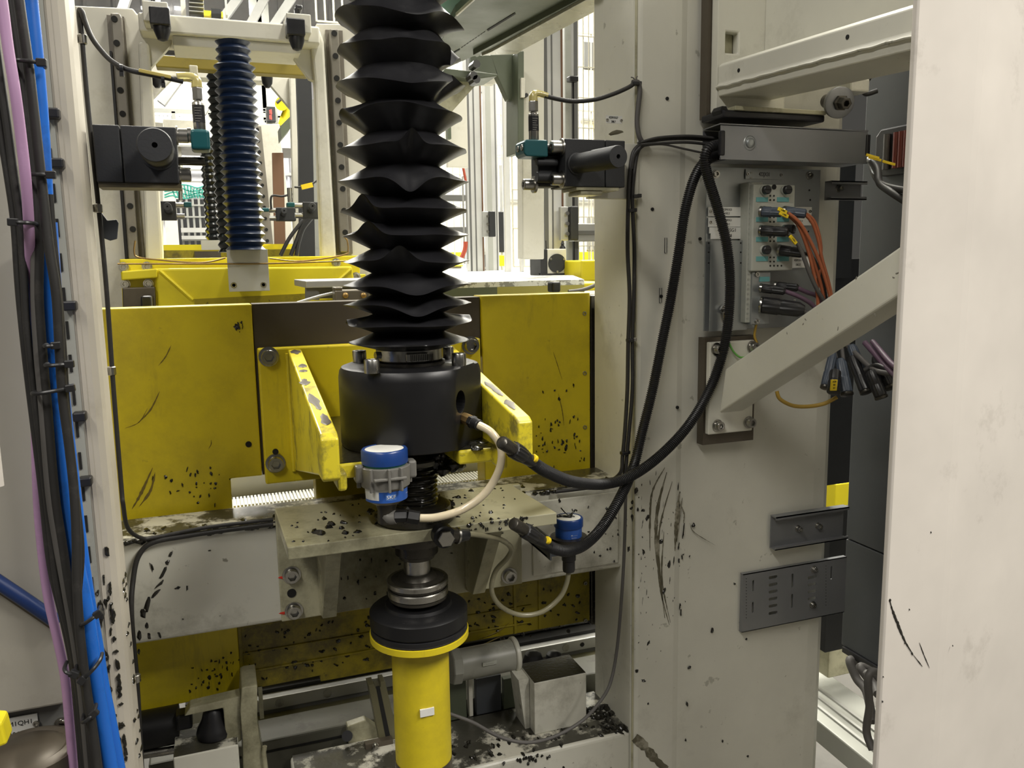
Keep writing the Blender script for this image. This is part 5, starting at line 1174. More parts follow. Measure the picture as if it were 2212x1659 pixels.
MB().box((P(1303,412,Yk).x, Yk+.051, z1-.014), (cxl, 1.281, z0+.004)).build('mount_plate', M['cream'], t, bevel=.001)
a1 = P(1128, 302, Yk+.02); b1 = P(1180, 340, Yk+.02)
t = thing('sensor_holder', 'teal sensor holder with two small screws at the left of the right black block', 'holder', (a1.x+.02, Yk+.03, b1.z))
MB().prism([(a1.x, Yk+.012, b1.z+.004), (a1.x, Yk+.012, a1.z-.004), (a1.x+.004, Yk+.012, a1.z), (b1.x, Yk+.012, a1.z), (b1.x, Yk+.012, b1.z), (a1.x+.004, Yk+.012, b1.z)], (0, .04, 0)).build('jaw', M['teal'], t, bevel=.002)
for (dy,) in ((.020,), (.038,)): screw(t, (a1.x, Yk+dy, (a1.z+b1.z)/2+.001), .0048, (-1, 0, 0), h=.002, washer=False)
MB().cyl((b1.x, Yk+.03, (a1.z+b1.z)/2), (x0, Yk+.03, (a1.z+b1.z)/2), .009).build('spacer', M['black_oxide'], t)
t2, a = sensor(1152, 216, 304, Yk+.032, 'nickel proximity sensor standing in the right teal holder', r=.0082)
MB().tube(smooth([a+V(0,0,-.002), a+V(.001,0,.008), a+V(.010,-.0,.010), a+V(.024,-.002,.007)], 5), .0066, 14, rf=lambda k: .0074-.0002*k).build('elbow_plug', M['amber'], t2, label='translucent yellow elbow plug')
cable('sensor_cable', 'black cable from the right sensor plug up to the tie knot on the column', [(1176,207,1.245),(1205,214,1.244),(1240,219,1.243),(1285,215,1.245),(1325,203,1.25),(1355,190,1.256),(1368,182,1.262)], .0036, M['cable'])
cable('sensor_cable', 'grey cable dropping from the upper tie knot to the lower knot', [(1366,178,1.262),(1378,178,1.262),(1382,195,1.262),(1379,225,1.262),(1376,262,1.262),(1380,292,1.26),(1388,308,1.26)], .0042, M['cable_grey'])
for i, (x, y, l) in enumerate(((1372, 181, 'frayed tie knot high on the right column'), (1386, 308, 'tie knot where the thin cables branch to the duct'), (1362, 455, 'tie around the cables below the right black block'), (1361, 735, 'tie clip half way down the right column cables'), (1348, 979, 'tie clip just above the beam on the right column cables'), (1372, 424, 'clip holding the cables by the black block foot'))):
    p = P(x, y, 1.262); tt = thing('cable_tie', l, 'cable tie', p)
    MB().obox(p, V(1,0,0), V(0,1,0), V(0,0,1), .0060, .006, .003).build('strap', M['plastic'], tt, bevel=.0015)
    MB().obox(p+V(.008, 0, .001), V(1,0,0), V(0,1,0), V(0,0,1), .0032, .0035, .0032).build('tie_head', M['plastic'] if i != 3 else M['steel'], tt, bevel=.001)
    if i == 0: MB().tube(smooth([p, p+V(-.003, -.001, .008), p+V(-.008, 0, .010)], 4), .001, 5).build('frayed_end', M['cable_grey'], tt); MB().tube(smooth([p, p+V(.001, -.002, .009), p+V(.004, 0, .012)], 4), .001, 5).build('frayed_end', M['cable_grey'], tt)
for i, (l, dx, y_, r_) in enumerate((('left black cable running down the right column edge', -4, 1.262, .0036), ('right black cable running down the right column edge', 5, 1.262, .0034))):
    cable('sensor_cable', l, [(1388+dx*.3,310,y_),(1372+dx,330,y_),(1364+dx,380,y_),(1361+dx,440,y_),(1362+dx*1.6,540,y_),(1364+dx,640,y_),(1361+dx,740,y_),(1360+dx*1.2,840,y_),(1354+dx,930,y_),(1349+dx,985,y_),(1345+dx,1020,y_),(1325+dx*2,1040,1.285),(1280,1052,1.30),(1200,1062,1.306)], r_, M['cable'], 'cables down the right column')
cable('sensor_cable', 'third cable leaving the lower knot in a small arc', [(1400,308,1.256),(1384,318,1.256),(1370,335,1.26),(1364,365,1.262)], .0034, M['cable'], 'cables down the right column')
cable('sensor_cable', 'thin grey cable falling from the beam corner and sweeping left to the yellow tube', [(1352,1020,1.262),(1351,1100,1.262),(1348,1200,1.262),(1342,1300,1.262),(1333,1400,1.262),(1320,1470,1.25),(1300,1510,1.235),(1260,1555,1.21),(1200,1590,1.2),(1140,1604,1.19),(1080,1592,1.19),(1020,1560,1.19),(965,1540,1.19)], .0030, M['cable_grey'])
p = P(1325, 258, 1.264)
t = thing('name_plate', 'small white name plate with two screws above the right black block', 'name plate', p)
a = P(1308, 248, 1.266); b = P(1343, 272, 1.266)
pl_ = MB().box((a.x, 1.264, b.z+.003), (b.x, 1.2655, a.z-.001)).build('plate', M['label_white'], t, bevel=.0003)
text('423M1SG7', t, (p.x, 1.2636, (a.z+b.z)/2+.004), .0050, M['ink'], sx=.75); text('308.7', t, (p.x, 1.2636, (a.z+b.z)/2-.0025), .0050, M['ink'], sx=.75)
for x in (a.x+.002, b.x-.002): screw(t, (x, 1.2642, (a.z+b.z)/2), .0024, washer=False, h=.002, name='plate_screw')
p = P(1325, 290, 1.268); MB().lump((p.x+.005, 1.2695, p.z+.004), (0,-1,0), .018, .004, .0008, .2, 4).build('dirt_patch', M['smear'], t)
# ================================================================== UNDER AND BEHIND THE FRONT CARRIAGE
Yq = 1.62
t = thing('roller_bed', 'pale toothed belt and aluminium guide seen through the gap under the yellow panel', 'conveyor', (.3, Yq, P(600, 1085, Yq).z-.1))
za = P(600, 1050, Yq).z; xg0, xg1 = P(440, 1060, Yq).x, P(1290, 1000, Yq).x
MB().box((xg0, Yq, za-.014), (xg1, Yq+.05, za+.03)).build('guide_profile', M['alu'], t, bevel=.002)
MB().box((xg0, Yq-.03, za-.020), (xg1, Yq+.01, za-.012)).build('guide_slot', M['alu_slot'], t)
zb3 = P(600, 1066, Yq-.04).z
MB().box((xg0, Yq-.10, zb3-.03), (xg1, Yq-.04, zb3-.002)).build('belt', M['label_white'], t)
mb = MB()
for i in range(130): mb.box((xg0+i*.0064, Yq-.10, zb3-.004), (xg0+i*.0064+.0036, Yq-.04, zb3+.002))
mb.build('belt_tooth', M['label_white'], t, kind='stuff')

# long rails low behind the carriage
def zline(x, y, Y): return P(x, y, Y).z
Yr = 1.56
t = thing('linear_rail', 'long low aluminium rail with bolt holes running behind the lower yellow panel', 'rail', (.3, Yr, P(700, 1500, Yr).z))
zz = [P(700, y, Yr).z for y in (1462, 1478, 1486, 1512, 1524, 1556)]
MB().box((-.1, Yr+.05, zz[1]), (cxl+.25, Yr+.09, zz[0]+.03)).build('upper_bar', M['steel'], t, bevel=.006, seg=3)
MB().box((-.1, Yr+.02, zz[2]), (cxl+.25, Yr+.08, zz[1])).build('bar_gap', M['black_oxide'], t)
MB().box((-.1, Yr, zz[3]), (cxl+.25, Yr+.05, zz[2])).build('rail_top', M['alu'], t, bevel=.002)
MB().box((-.1, Yr+.005, zz[3]-.012), (cxl+.25, Yr+.04, zz[3])).build('rail_groove', M['alu_slot'], t)
MB().box((-.1, Yr-.015, zz[4]-.004), (cxl+.25, Yr+.04, zz[4]+.002)).build('rail_edge', M['brass_dull'] if 'brass_dull' in M else M.setdefault('brass_dull', mat('dull_olive_edge', (.15, .14, .08), .4, .3)), t)
MB().cyl((-.1, Yr-.02, zz[4]-.016), (cxl+.25, Yr-.02, zz[4]-.016), .008, n=16).build('guide_shaft', M['black_oxide'], t)
MB().box((-.1, Yr-.01, zz[5]-.06), (cxl+.25, Yr+.05, zz[4]-.024)).build('rail_base', M['alu_slot'], t)
for x, y in ((605, 1531), (708, 1512), (1223, 1405), (1258, 1392)):
    p = P(x, y, Yr-.001); MB().cyl((p.x, Yr-.001, (zz[2]+zz[3])/2), (p.x, Yr+.002, (zz[2]+zz[3])/2), .0085 if x < 1250 else .005).build('bolt_hole', M['steel'] if x < 1250 else M['hole'], t)
# grey machine bed plate and cast parts below
M['bed_dark'] = mat('greasy_bed_paint', (.10, .098, .075), .4, dirt=.7, dcol=(.04, .035, .025), dscale=9)
t = thing('machine_bed', 'dark greasy grey machine bed below the lower yellow panel', 'machine bed', (.3, 1.5, .3))
zbd = P(700, 1600, 1.50).z
MB().box((-.16, 1.46, .0), (cxl+.25, 1.54, P(700, 1575, 1.46).z)).build('bed_face', M['bed_dark'], t, bevel=.004)
MB().box((-.1, 1.458, P(700,1600,1.46).z), (P(760,1570,1.46).x, 1.462, P(700,1596,1.46).z)).build('bed_seam', M['hole'], t)
MB().prism([P(x, y, 1.44) for x, y in ((750,1570),(790,1556),(815,1572),(818,1600),(800,1659),(765,1659),(768,1610),(752,1606))], (0, .02, 0)).build('hinge_arm', M['cream_film'], t, bevel=.002)
for x, y in ((812, 1613), (832, 1625), (836, 1650), (800, 1640), (828, 1655)):
    p = P(x, y, 1.40); screw(t, (p.x, 1.405, p.z), .0042, washer=True, h=.010, m_=M['steel'], name='hex_screw')
MB().box((P(790,1640,1.41).x, 1.406, .55), (P(850,1640,1.41).x, 1.42, P(820,1600,1.41).z)).build('hinge_plate', M['brown_steel'], t, bevel=.001)
MB().cyl(P(750, 1590, 1.445), P(750, 1590, 1.43), .010, n=16).build('pivot_pin', M['black_oxide'], t)

t = thing('slotted_post', 'leaning grooved olive steel post beside the yellow guard tube', 'post', P(820, 1480, 1.42))
q = [P(796,1481,1.42), P(808,1478,1.42), P(812,1488,1.42), P(822,1484,1.42), P(822,1473,1.42), P(832,1472,1.42), P(872,1640,1.42), P(880,1700,1.42), P(840,1700,1.42)]
MB().prism(q, (0, .03, 0)).build('post_body', M['brass_dull'], t, bevel=.001)
MB().prism([P(812,1484,1.4195), P(820,1482,1.4195), P(862,1680,1.4195), P(850,1680,1.4195)], (0, .002, 0)).build('post_groove', M['hole'], t)

# left lower parts
t = thing('shock_absorber', 'dark cylinder with bright rod low at the left behind the column', 'damper', P(350, 1560, 1.46))
MB().cyl(P(296, 1580, 1.44), P(388, 1562, 1.44), .033, n=32).build('cylinder_body', M['black_oxide'], t)
MB().cyl(P(300, 1632, 1.42), P(384, 1618, 1.42), .007, n=20).build('piston_rod', M['steel'], t)
t = thing('rubber_buffer', 'black rubber buffer standing on the cream block at lower left', 'buffer', P(463, 1575, 1.40))
c0 = P(463, 1580, 1.39)
MB().lathe(c0-V(0,0,.004), [(.028, 0), (.029, .006), (.027, .014), (.019, .030), (.016, .042), (.011, .049), (.003, .051)], (0,0,1), 28).build('buffer_cone', M['rubber'], t)
c1 = P(398, 1572, 1.41); MB().box((c1.x-.012, 1.40, c1.z), (c1.x+.014, 1.43, c1.z+.028)).build('stop_block', M['rubber'], t, bevel=.004)
t = thing('stop_block', 'cream steel block with black greased top at lower left', 'block', P(450, 1659, 1.37))
x0, z0, x1, z1 = rect(374, 1638, 524, 1740, 1.345)
MB().box((x0, 1.345, z1-.2), (x1, 1.44, z0)).build('block_body', M['cream_dirty'], t, bevel=.002)
MB().box((x0+.001, 1.347, z0-.001), (x1-.001, 1.439, z0+.0008)).build('greasy_top', M['cream_greased'], t)
t = thing('upright_plate', 'grey green upright plate between the stop block and the long rail', 'plate', P(545, 1600, 1.40))
MB().prism([P(x, y, 1.36) for x, y in ((522,1488),(530,1484),(556,1480),(556,1560),(562,1600),(580,1700),(526,1700),(524,1600),(519,1540))], (0, .08, 0)).build('plate_body', M['cream_film'], t, bevel=.002)
MB().prism([P(x, y, 1.37) for x, y in ((398,1548),(410,1530),(520,1504),(522,1600),(490,1620),(482,1530),(410,1545))], (0, .03, 0)).build('plate_web', M['cream_film'], t, bevel=.002)
MB().tube([P(572, 1612, 1.355), P(570, 1625, 1.355), P(578, 1690, 1.355)], .004, 10).build('bent_pipe', M['cream_film'], t)
MB().box((P(557,1480,1.45).x, 1.452, P(560,1555,1.45).z), (P(566,1480,1.45).x, 1.47, P(560,1484,1.45).z)).build('plate_rib', M['cream_film'], t)

# right lower parts: bottom beam, cast clevis, box block
t = thing('bottom_crossbeam', 'cream bottom crossbeam with grease smeared top behind the yellow guard tube', 'beam', (.5, 1.32, .5))
ztb = P(1200, 1618, 1.28).z
MB().box((P(640,1659,1.28).x, 1.28, .40), (cxl+.0, 1.44, ztb)).build('beam_body', M['cream_dirty'], t, bevel=.007, seg=3)
MB().box((P(640,1659,1.28).x+.004, 1.287, ztb-.002), (cxl-.004, 1.438, ztb+.0006)).build('greasy_top', M['cream_greased'], t)
g = MB(); rnd = random.Random(15)
for i in range(60):
    g.lump((rnd.uniform(.3, cxl-.01), rnd.uniform(1.284, 1.36), ztb+.0004), (0, 0, 1), rnd.uniform(.003, .012), rnd.uniform(.002, .006), .0025, rnd.uniform(-.5, .5), i)
for i in range(30): g.lump((rnd.uniform(cxl-.05, cxl-.006), rnd.uniform(1.29, 1.38), ztb+.0004), (0, 0, 1), .010, .008, .006, rnd.uniform(-1, 1), i+60)
for i in range(24):
    p = P(rnd.gauss(1150, 18), rnd.gauss(1634, 14), 1.28); g.lump((p.x, 1.2795, min(p.z, ztb-.004)), (0, -1, 0), .003, .004, .002, 0, i+200)
g.build('grease_spatter', M['grease'], t, kind='stuff')
t = thing('box_block', 'cream welded box block with black greased top on the bottom beam', 'block', P(1210, 1560, 1.36))
x0, z0, x1, z1 = rect(1154, 1473, 1267, 1555, 1.335); z0 = (P(1154,1475,1.335).z+P(1267,1455,1.335).z)/2
MB().box((x0, 1.335, ztb+.0006), (x1, 1.415, z0)).build('block_body', M['cream_dirty'], t, bevel=.0015)
MB().box((x0+.001, 1.3365, z0-.001), (x1-.001, 1.414, z0+.0008)).build('greasy_top', M['grease'], t)
MB().prism([(x0-.022, 1.36, z0-.002), (x0-.001, 1.36, z0-.002), (x0-.001, 1.36, ztb+.001), (x0-.010, 1.36, ztb+.001)], (0, .05, 0)).build('side_fin', M['cream_dirty'], t)
t = thing('rubber_buffer', 'pair of black rubber buffers behind the box block on the right', 'buffer', P(1170, 1430, 1.43))
for x, r_ in ((1152, .026), (1197, .024)):
    c0 = P(x, 1440, 1.44); MB().lathe(c0-V(0,0,.012), [(r_, 0), (r_*1.02, .010), (r_*.8, .026), (r_*.62, .040), (r_*.3, .045)], (0,0,1), 24).build('buffer_cone', M['rubber'], t)
t = thing('clevis_casting', 'light grey cast clevis with cylindrical head right of the yellow guard tube', 'casting', P(1050, 1550, 1.42))
MB().cyl(P(975, 1440, 1.42), P(1112, 1413, 1.42), .030, n=40, ch=.002).build('clevis_head', M['clamp_light'] if 'clamp_light' in M else M.setdefault('clamp_light', mat('grey_casting', (.30, .30, .26), .45, dirt=.4, dcol=(.14, .14, .12), dscale=20)), t)
MB().cyl(P(972, 1440, 1.42), P(992, 1437, 1.42), .035, n=8, smooth=False, ch=.002).build('clevis_flange', M['clamp_light'], t)
MB().cyl(P(1106, 1414, 1.42), P(1116, 1412, 1.42), .034, n=40, ch=.002).build('clevis_flange', M['cream'], t)
p = P(1058, 1433, 1.388); MB().box((p.x-.014, 1.3875, p.z-.0035), (p.x+.014, 1.3905, p.z+.0035)).build('type_plate', M['module'], t)
text('- - - - -', t, p+V(0, -.001, 0), .005, M['ink'])
for (xa1, xa2, mm) in ((970, 1010, 'greendark'), (1012, 1024, 'cream_far'), (1028, 1085, 'grey_sheet'), (1088, 1120, 'greendark')):
    x0, z0, x1, z1 = rect(xa1, 1468, xa2, 1600, 1.44); MB().box((x0, 1.44, ztb+.001), (x1, 1.455, z0)).build('clevis_leg' if mm != 'grey_sheet' else 'inner_web', M[mm], t, bevel=.001)
for x, y in ((985, 1575), (1105, 1545)): p = P(x, y, 1.44); MB().cyl((p.x, 1.4385, p.z), (p.x, 1.45, p.z), .008).build('threaded_bore', M['hole'], t)

# ================================================================== SECOND STATION
def holes(t, pts, Y, r):
    mb = MB()
    for x, y in pts: p = P(x, y, Y); mb.cyl((p.x, Y-.002, p.z), (p.x, Y+.003, p.z), r, n=14)
    mb.build('rail_hole', M['hole'], t, kind='stuff')
def bellows(name, label, x, ytop, ybot, Y, rpx, nf, m_, lean=0.0, seed=0, group=None, tops=None):
    S_ = S(x, (ytop+ybot)/2, Y); R_ = rpx*S_; a = P(x, ytop, Y); z0_, z1_ = P(x, ybot, Y).z, a.z
    t = thing(name, label, 'bellows', (a.x, Y, z0_), group)
    pr = []
    for i in range(nf*2+1):
        r_ = R_*(1, .80)[i % 2]; pr.append((r_*(.85 if tops and i > nf*2-6 else 1), z0_+(z1_-z0_)*i/(nf*2)))
    def fn(k, th, r, tt):
        n_ = noise.noise(Vector((math.cos(th)*2+k//2*3.1, math.sin(th)*2, seed))); n2 = noise.noise(Vector((math.cos(th)*4, math.sin(th)*4, k*.6+seed)))
        q = 1 if k > nf*.8 else .35
        return r*(1+.035*n_*q+.02*n2*q), tt+(.012*n_+.005*n2)*q*(z1_-z0_)/(nf*.03)*.03
    MB().lathe((a.x, Y, 0), pr, (0,0,1), 56, fn).build('bellows_sleeve', m_, t)
    return t, a, R_
Y2 = 2.95
t = thing('station_frame', 'cream portal frame of the second station with guide rails and top beam', 'machine frame', (P(480,600,Y2).x, Y2, 0))
def pp(nm, pts, Y, d, m_, **kw):
    mb = MB(); ppoly(mb, pts, Y, d); return mb.build(nm, M[m_], t, **kw)
def pr_(nm, x0, y0, x1, y1, Y, d, m_, **kw):
    mb = MB(); pbox(mb, x0, y0, x1, y1, Y, d); return mb.build(nm, M[m_], t, **kw)
pp('left_plate', [(160,12),(287,18),(296,30),(312,32),(345,560),(345,900),(160,900)], Y2, .03, 'cream_far', bevel=.004)
pp('left_upright', [(298,90),(322,92),(352,545),(352,700),(320,700)], Y2-.06, .06, 'cream_far', bevel=.008)
pp('rail_bed', [(230,32),(268,36),(312,560),(272,560)], Y2-.012, .012, 'rail_bed')
pp('guide_rail', [(238,28),(258,28),(263,38),(300,560),(278,560),(239,38)], Y2-.045, .034, 'rail_grey', bevel=.004)
pp('rail_shadow_strip', [(236,110),(241,110),(277,560),(270,560)], Y2-.02, .012, 'black_oxide')
holes(t, [(247,41),(252,93),(257,145),(260,195),(265,246),(281,445),(287,495)], Y2-.046, .0095)
pp('right_plate', [(683,50),(760,52),(830,62),(830,700),(730,700)], Y2, .03, 'cream_far', bevel=.004)
pp('right_upright', [(668,60),(690,62),(700,90),(727,560),(727,700),(700,700),(680,180)], Y2-.06, .06, 'cream_far', bevel=.008)
pp('rail_bed', [(703,64),(740,66),(762,548),(728,548)], Y2-.012, .012, 'rail_bed')
pp('guide_rail', [(712,62),(731,62),(756,545),(736,545)], Y2-.045, .034, 'rail_grey', bevel=.004)
holes(t, [(722+ (y-72)*.055, y) for y in (72,121,169,217,265,313,361,408,455,502)], Y2-.046, .0095)
bx_l, bx_r = P(300,60,Y2-.12).x, P(690,60,Y2-.12).x; bz1 = P(480,40,Y2-.12).z; bz0 = P(480,80,Y2-.12).z
MB().box((bx_l, Y2-.12, bz0), (bx_r, Y2+.1, bz1)).build('top_beam', M['cream_far'], t, bevel=.006)
MB().box((P(375,90,Y2).x, Y2-.1, bz0-.03), (P(640,90,Y2).x, Y2+.06, bz0)).build('beam_flange', M['cream_far'], t, bevel=.003)
for (xx0, xx1, s_) in ((308, 365, 1), (618, 672, -1)):
    a = P(xx0, 30, Y2-.2); b = P(xx1, 50, Y2-.2)
    MB().box((a.x, Y2-.2, bz0+.01), (b.x, Y2-.1, bz1+.012)).build('buffer_bracket', M['cream_far'], t, bevel=.003)
    cxx = P((347 if s_ > 0 else 638), 60, Y2-.21).x
    q_ = MB().box((cxx-.028, Y2-.23, bz0-.005), (cxx+.028, Y2-.17, bz0+.045)).build('rubber_stop', M['rubber'], t, bevel=.004)
    MB().lathe((cxx+.003, Y2-.2, bz0-.045), [(.004, 0), (.014, .004), (.019, .016), (.024, .030), (.024, .042)], (0,0,1), 20).build('stop_tip', M['rubber'], t)
pp('gusset', [(300,75),(372,80),(368,98),(308,166),(300,166)], Y2-.04, .03, 'cream_far')
pp('gusset', [(610,92),(690,96),(700,150),(682,176),(668,170)], Y2-.04, .03, 'cream_far')
t0_ = t
t = thing('lift_carriage', 'bright yellow lift carriage of the second station with bare metal cover plate', 'lift carriage', (P(500,640,2.8).x, 2.8, P(500,665,2.75).z))
Yc2 = 2.80
pp('top_plate', [(258,560),(776,552),(778,590),(262,605)], Yc2+.05, .12, 'yellow_far', bevel=.003)
pp('side_lug', [(262,600),(338,596),(340,700),(266,700)], Yc2+.04, .03, 'yellow_far', bevel=.003)
pp('lug_shelf', [(262,586),(340,580),(340,600),(262,606)], Yc2-.03, .08, 'yellow_far', bevel=.004)
pp('front_box', [(336,580),(716,576),(760,575),(772,640),(340,700)], Yc2-.02, .05, 'yellow_far', bevel=.006)
pp('slot_recess', [(420,646),(662,634),(662,650),(420,666)], Yc2-.024, .006, 'yellow_greasy')
for a_, b_ in (((345,585),(416,648)), ((758,582),(716,620))):
    MB().tube([P(*a_, Yc2-.022), P(*b_, Yc2-.022)], .006, 6).build('weld_seam', M['yellow_far'], t)
pp('side_lug', [(720,596),(790,592),(790,640),(722,640)], Yc2+.04, .03, 'yellow_far', bevel=.003)
pp('foot_plate', [(264,622),(334,620),(336,680),(266,680)], Yc2-.045, .05, 'brown_steel', bevel=.003)
pp('foot_stop', [(304,640),(328,640),(329,668),(304,668)], Yc2-.10, .05, 'rubber', bevel=.003)
pr_('cover_plate', 489, 539, 583, 628, Yc2-.14, .006, 'zinc_pale' if 'zinc_pale' in M else (M.setdefault('zinc_pale', mat('pale_brushed_plate', (.50, .50, .47), .4, .3, dirt=.2, dcol=(.35,.35,.33), dscale=14)) and 'zinc_pale'), bevel=.001)
for x, y in ((505, 616), (569, 615)): p = P(x, y, Yc2-.14); screw(t, (p.x, Yc2-.14, p.z), .009, washer=False, h=.003)
pr_('plate_bracket', 495, 560, 578, 600, Yc2-.134, .12, 'grey')
for x, y in ((266,577),(317,576),(270,614),(320,613),(727,568),(728,600),(770,598)): p = P(x, y, Yc2+.03); screw(t, (p.x, Yc2+.04, p.z), .012, h=.010)
pr_('centre_strip', 345, 660, 800, 700, Yc2-.01, .03, 'yellow_far')
for l, pts in (('thin brass wire line drooping across the left of the far yellow carriage', [(292,520,2.66),(290,545,2.66),(300,556,2.66),(350,562,2.66),(410,567,2.66),(450,566,2.66),(487,557,2.66)]),
               ('thin brass wire line drooping across the right of the far yellow carriage', [(582,558,2.66),(640,564,2.66),(690,560,2.66),(745,550,2.66),(752,540,2.66),(750,520,2.66),(744,512,2.66)]),
               ('thin taut wire along the far yellow carriage', [(254,570,2.65),(340,570,2.65),(487,570,2.65),(590,569,2.65),(770,563,2.65)])):
    cable('wire_line', l, pts, .0025, M['brass'])
bellows('lift_screw_bellows', 'dark blue vinyl bellows hanging from the second station top beam', 503, 92, 540, 2.62, 43, 26, M['blue_rubber'], seed=2, tops=True)
# top yellow rail behind and plates
t = thing('yellow_rail', 'yellow horizontal rail behind the blue bellows under the far top beam', 'rail', P(500,130,3.3))
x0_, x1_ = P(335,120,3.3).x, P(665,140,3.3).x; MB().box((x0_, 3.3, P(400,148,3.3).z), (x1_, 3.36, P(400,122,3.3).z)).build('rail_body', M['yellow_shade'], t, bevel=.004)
t = thing('lamp_carrier', 'pale fixture plate beside the blue bellows under the far top beam', 'fixture', P(400,110,3.1))
pr_('carrier_plate', 372, 84, 412, 112, 3.1, .03, 'cream_far'); pr_('carrier_bar', 340, 106, 412, 120, 3.08, .02, 'black_oxide'); pr_('carrier_box', 412, 100, 455, 122, 3.1, .05, 'black_oxide')
pr_('carrier_hook', 408, 140, 428, 162, 3.1, .03, 'cream_far', bevel=.003)

# ================================================================== THIRD STATION
Y3 = 5.3
t = thing('station_frame', 'third station cream frame seen small behind the blue bellows', 'machine frame', (P(480,560,Y3).x, Y3, 0))
pp('left_plate', [(318,262),(352,266),(352,545),(318,545)], 4.6, .05, 'cream_far')
pp('mid_plate', [(352,258),(430,262),(430,300),(352,300)], Y3, .04, 'cream_far')
pp('right_plate', [(545,268),(604,268),(604,280),(640,560),(545,560)], Y3, .04, 'cream_far', bevel=.004)
pp('top_beam', [(320,135),(640,150),(640,180),(320,162)], 4.4, .1, 'cream_far', bevel=.004)
pp('left_gusset', [(318,165),(372,168),(318,225)], 4.35, .05, 'cream_far')
pp('right_gusset', [(570,166),(628,170),(628,235)], 4.35, .05, 'cream_far')
pp('right_post', [(626,154),(640,154),(650,300),(650,560),(636,560)], 4.3, .06, 'cream_far', bevel=.004)
pp('guide_rail', [(548,273),(564,273),(592,545),(576,545)], Y3-.03, .03, 'rail_grey')
holes(t, [(556+(y-280)*.09, y) for y in range(280, 530, 24)], Y3-.032, .010)
pp('brown_strip', [(588,330),(612,330),(618,560),(594,560)], 4.9, .03, 'rust')
for x in (340, 578): 
    p = P(x, 190 if x < 400 else 190, 4.3); MB().lathe(p, [(.01, 0), (.024, .02), (.028, .05)], (0,0,1), 14).build('rubber_stop', M['rubber'], t)
t = thing('service_column', 'grey steel column with dark inner panel right of the third station', 'machine column', (P(665,500,3.9).x, 3.9, 0))
pp('dark_panel', [(640,150),(672,168),(674,215),(684,700),(650,700),(645,300)], 3.9, .05, 'black_block')
pp('grey_panel', [(664,215),(694,215),(700,700),(664,700)], 4.0, .05, 'grey')
bellows('lift_screw_bellows', 'black shiny bellows of the third station left of the blue one', 452, 300, 525, 4.55, 22, 17, M['black_vinyl'], seed=5)
bellows('lift_screw_bellows', 'dark bellows column half hidden behind the blue one', 474, 150, 545, 3.6, 28, 24, M['black_vinyl'], seed=9)
t = thing('lift_carriage', 'yellow carriage of the third station, small in the distance', 'lift carriage', P(480,545,4.5))
pr_('top_bar', 350, 529, 640, 541, 4.55, .1, 'yellow_far'); pr_('lower_bar', 345, 541, 700, 560, 4.2, .1, 'yellow_greasy'); pr_('centre_strip', 420, 543, 478, 560, 4.18, .02, 'brown_steel')
pr_('cover_plate', 434, 519, 478, 541, 4.4, .01, 'zinc_pale'); pp('side_lug', [(552,536),(590,527),(592,541),(570,545)], 4.5, .04, 'yellow_far')
def far_block(x0, y0, x1, y1, Y, lab, flip=False):
    t = thing('clamp_block', lab, 'clamp block', P((x0+x1)/2, y1, Y), 'clamp blocks of the far stations')
    a = P(x0, y0, Y); b = P(x1, y1, Y)
    MB().box((a.x, Y, b.z), (b.x, Y+.06, a.z)).build('block_body', M['black_block'], t, bevel=.003)
    rod(t, V(a.x+(b.x-a.x)*(.35 if flip else .68), Y, (a.z+b.z)/2), V(a.x+(b.x-a.x)*(.33 if flip else .66), Y-.08, (a.z+b.z)/2+.01), (a.z-b.z)*.2)
    xx = a.x if flip else b.x; s_ = -1 if flip else 1
    for z in (a.z-(a.z-b.z)*.2, b.z+(a.z-b.z)*.2): MB().cyl((xx, Y+.02, z), (xx+s_*.03, Y+.02, z), .011, n=16).build('clamp_screw', M['steel'], t)
    MB().box((xx+s_*.03, Y+.0, a.z-(a.z-b.z)*.32), (xx+s_*.06, Y+.04, a.z-.002)).build('sensor_jaw', M['teal'], t, bevel=.004)
    return xx+s_*.045, a.z
far_block(330, 434, 382, 475, 3.6, 'small black clamp block left of the far bellows')
MB().cyl(P(390,408,3.6), P(390,434,3.6), .008, n=12).build('proximity_sensor', M['steel'], label='tiny sensor above the far left clamp block', cat='sensor')
sx_, sz_ = far_block(654, 436, 702, 472, 3.3, 'small black clamp block on the right plate of the second station', True)
t = thing('proximity_sensor', 'tiny steel sensor with yellow sleeve cable above the far right clamp block', 'sensor', (sx_, 3.32, sz_))
MB().cyl((sx_, 3.32, sz_), (sx_, 3.32, P(636,406,3.32).z), .010, n=14).build('sensor_barrel', M['steel'], t)
far_block(596, 448, 640, 477, 3.9, 'farther small black clamp block beside it', True)
cable('sensor_cable', 'tiny cable from the far sensor with a yellow sleeve', [(636,404,3.32),(650,404,3.32),(672,398,3.32),(688,388,3.32)], .004, M['cable'])
MB().obox(P(663,402,3.30), V(1,0,.25).normalized(), V(0,1,0), V(-.25,0,1).normalized(), .022, .008, .009).build('cable_marker', M['yellow_tag'], label='tiny yellow sleeve on the far sensor cable', cat='marker')
cable('sensor_cable', 'tiny dark cable left of the far sensors', [(586,452,3.9),(587,424,3.9),(610,424,3.9),(632,418,3.9)], .005, M['cable'])
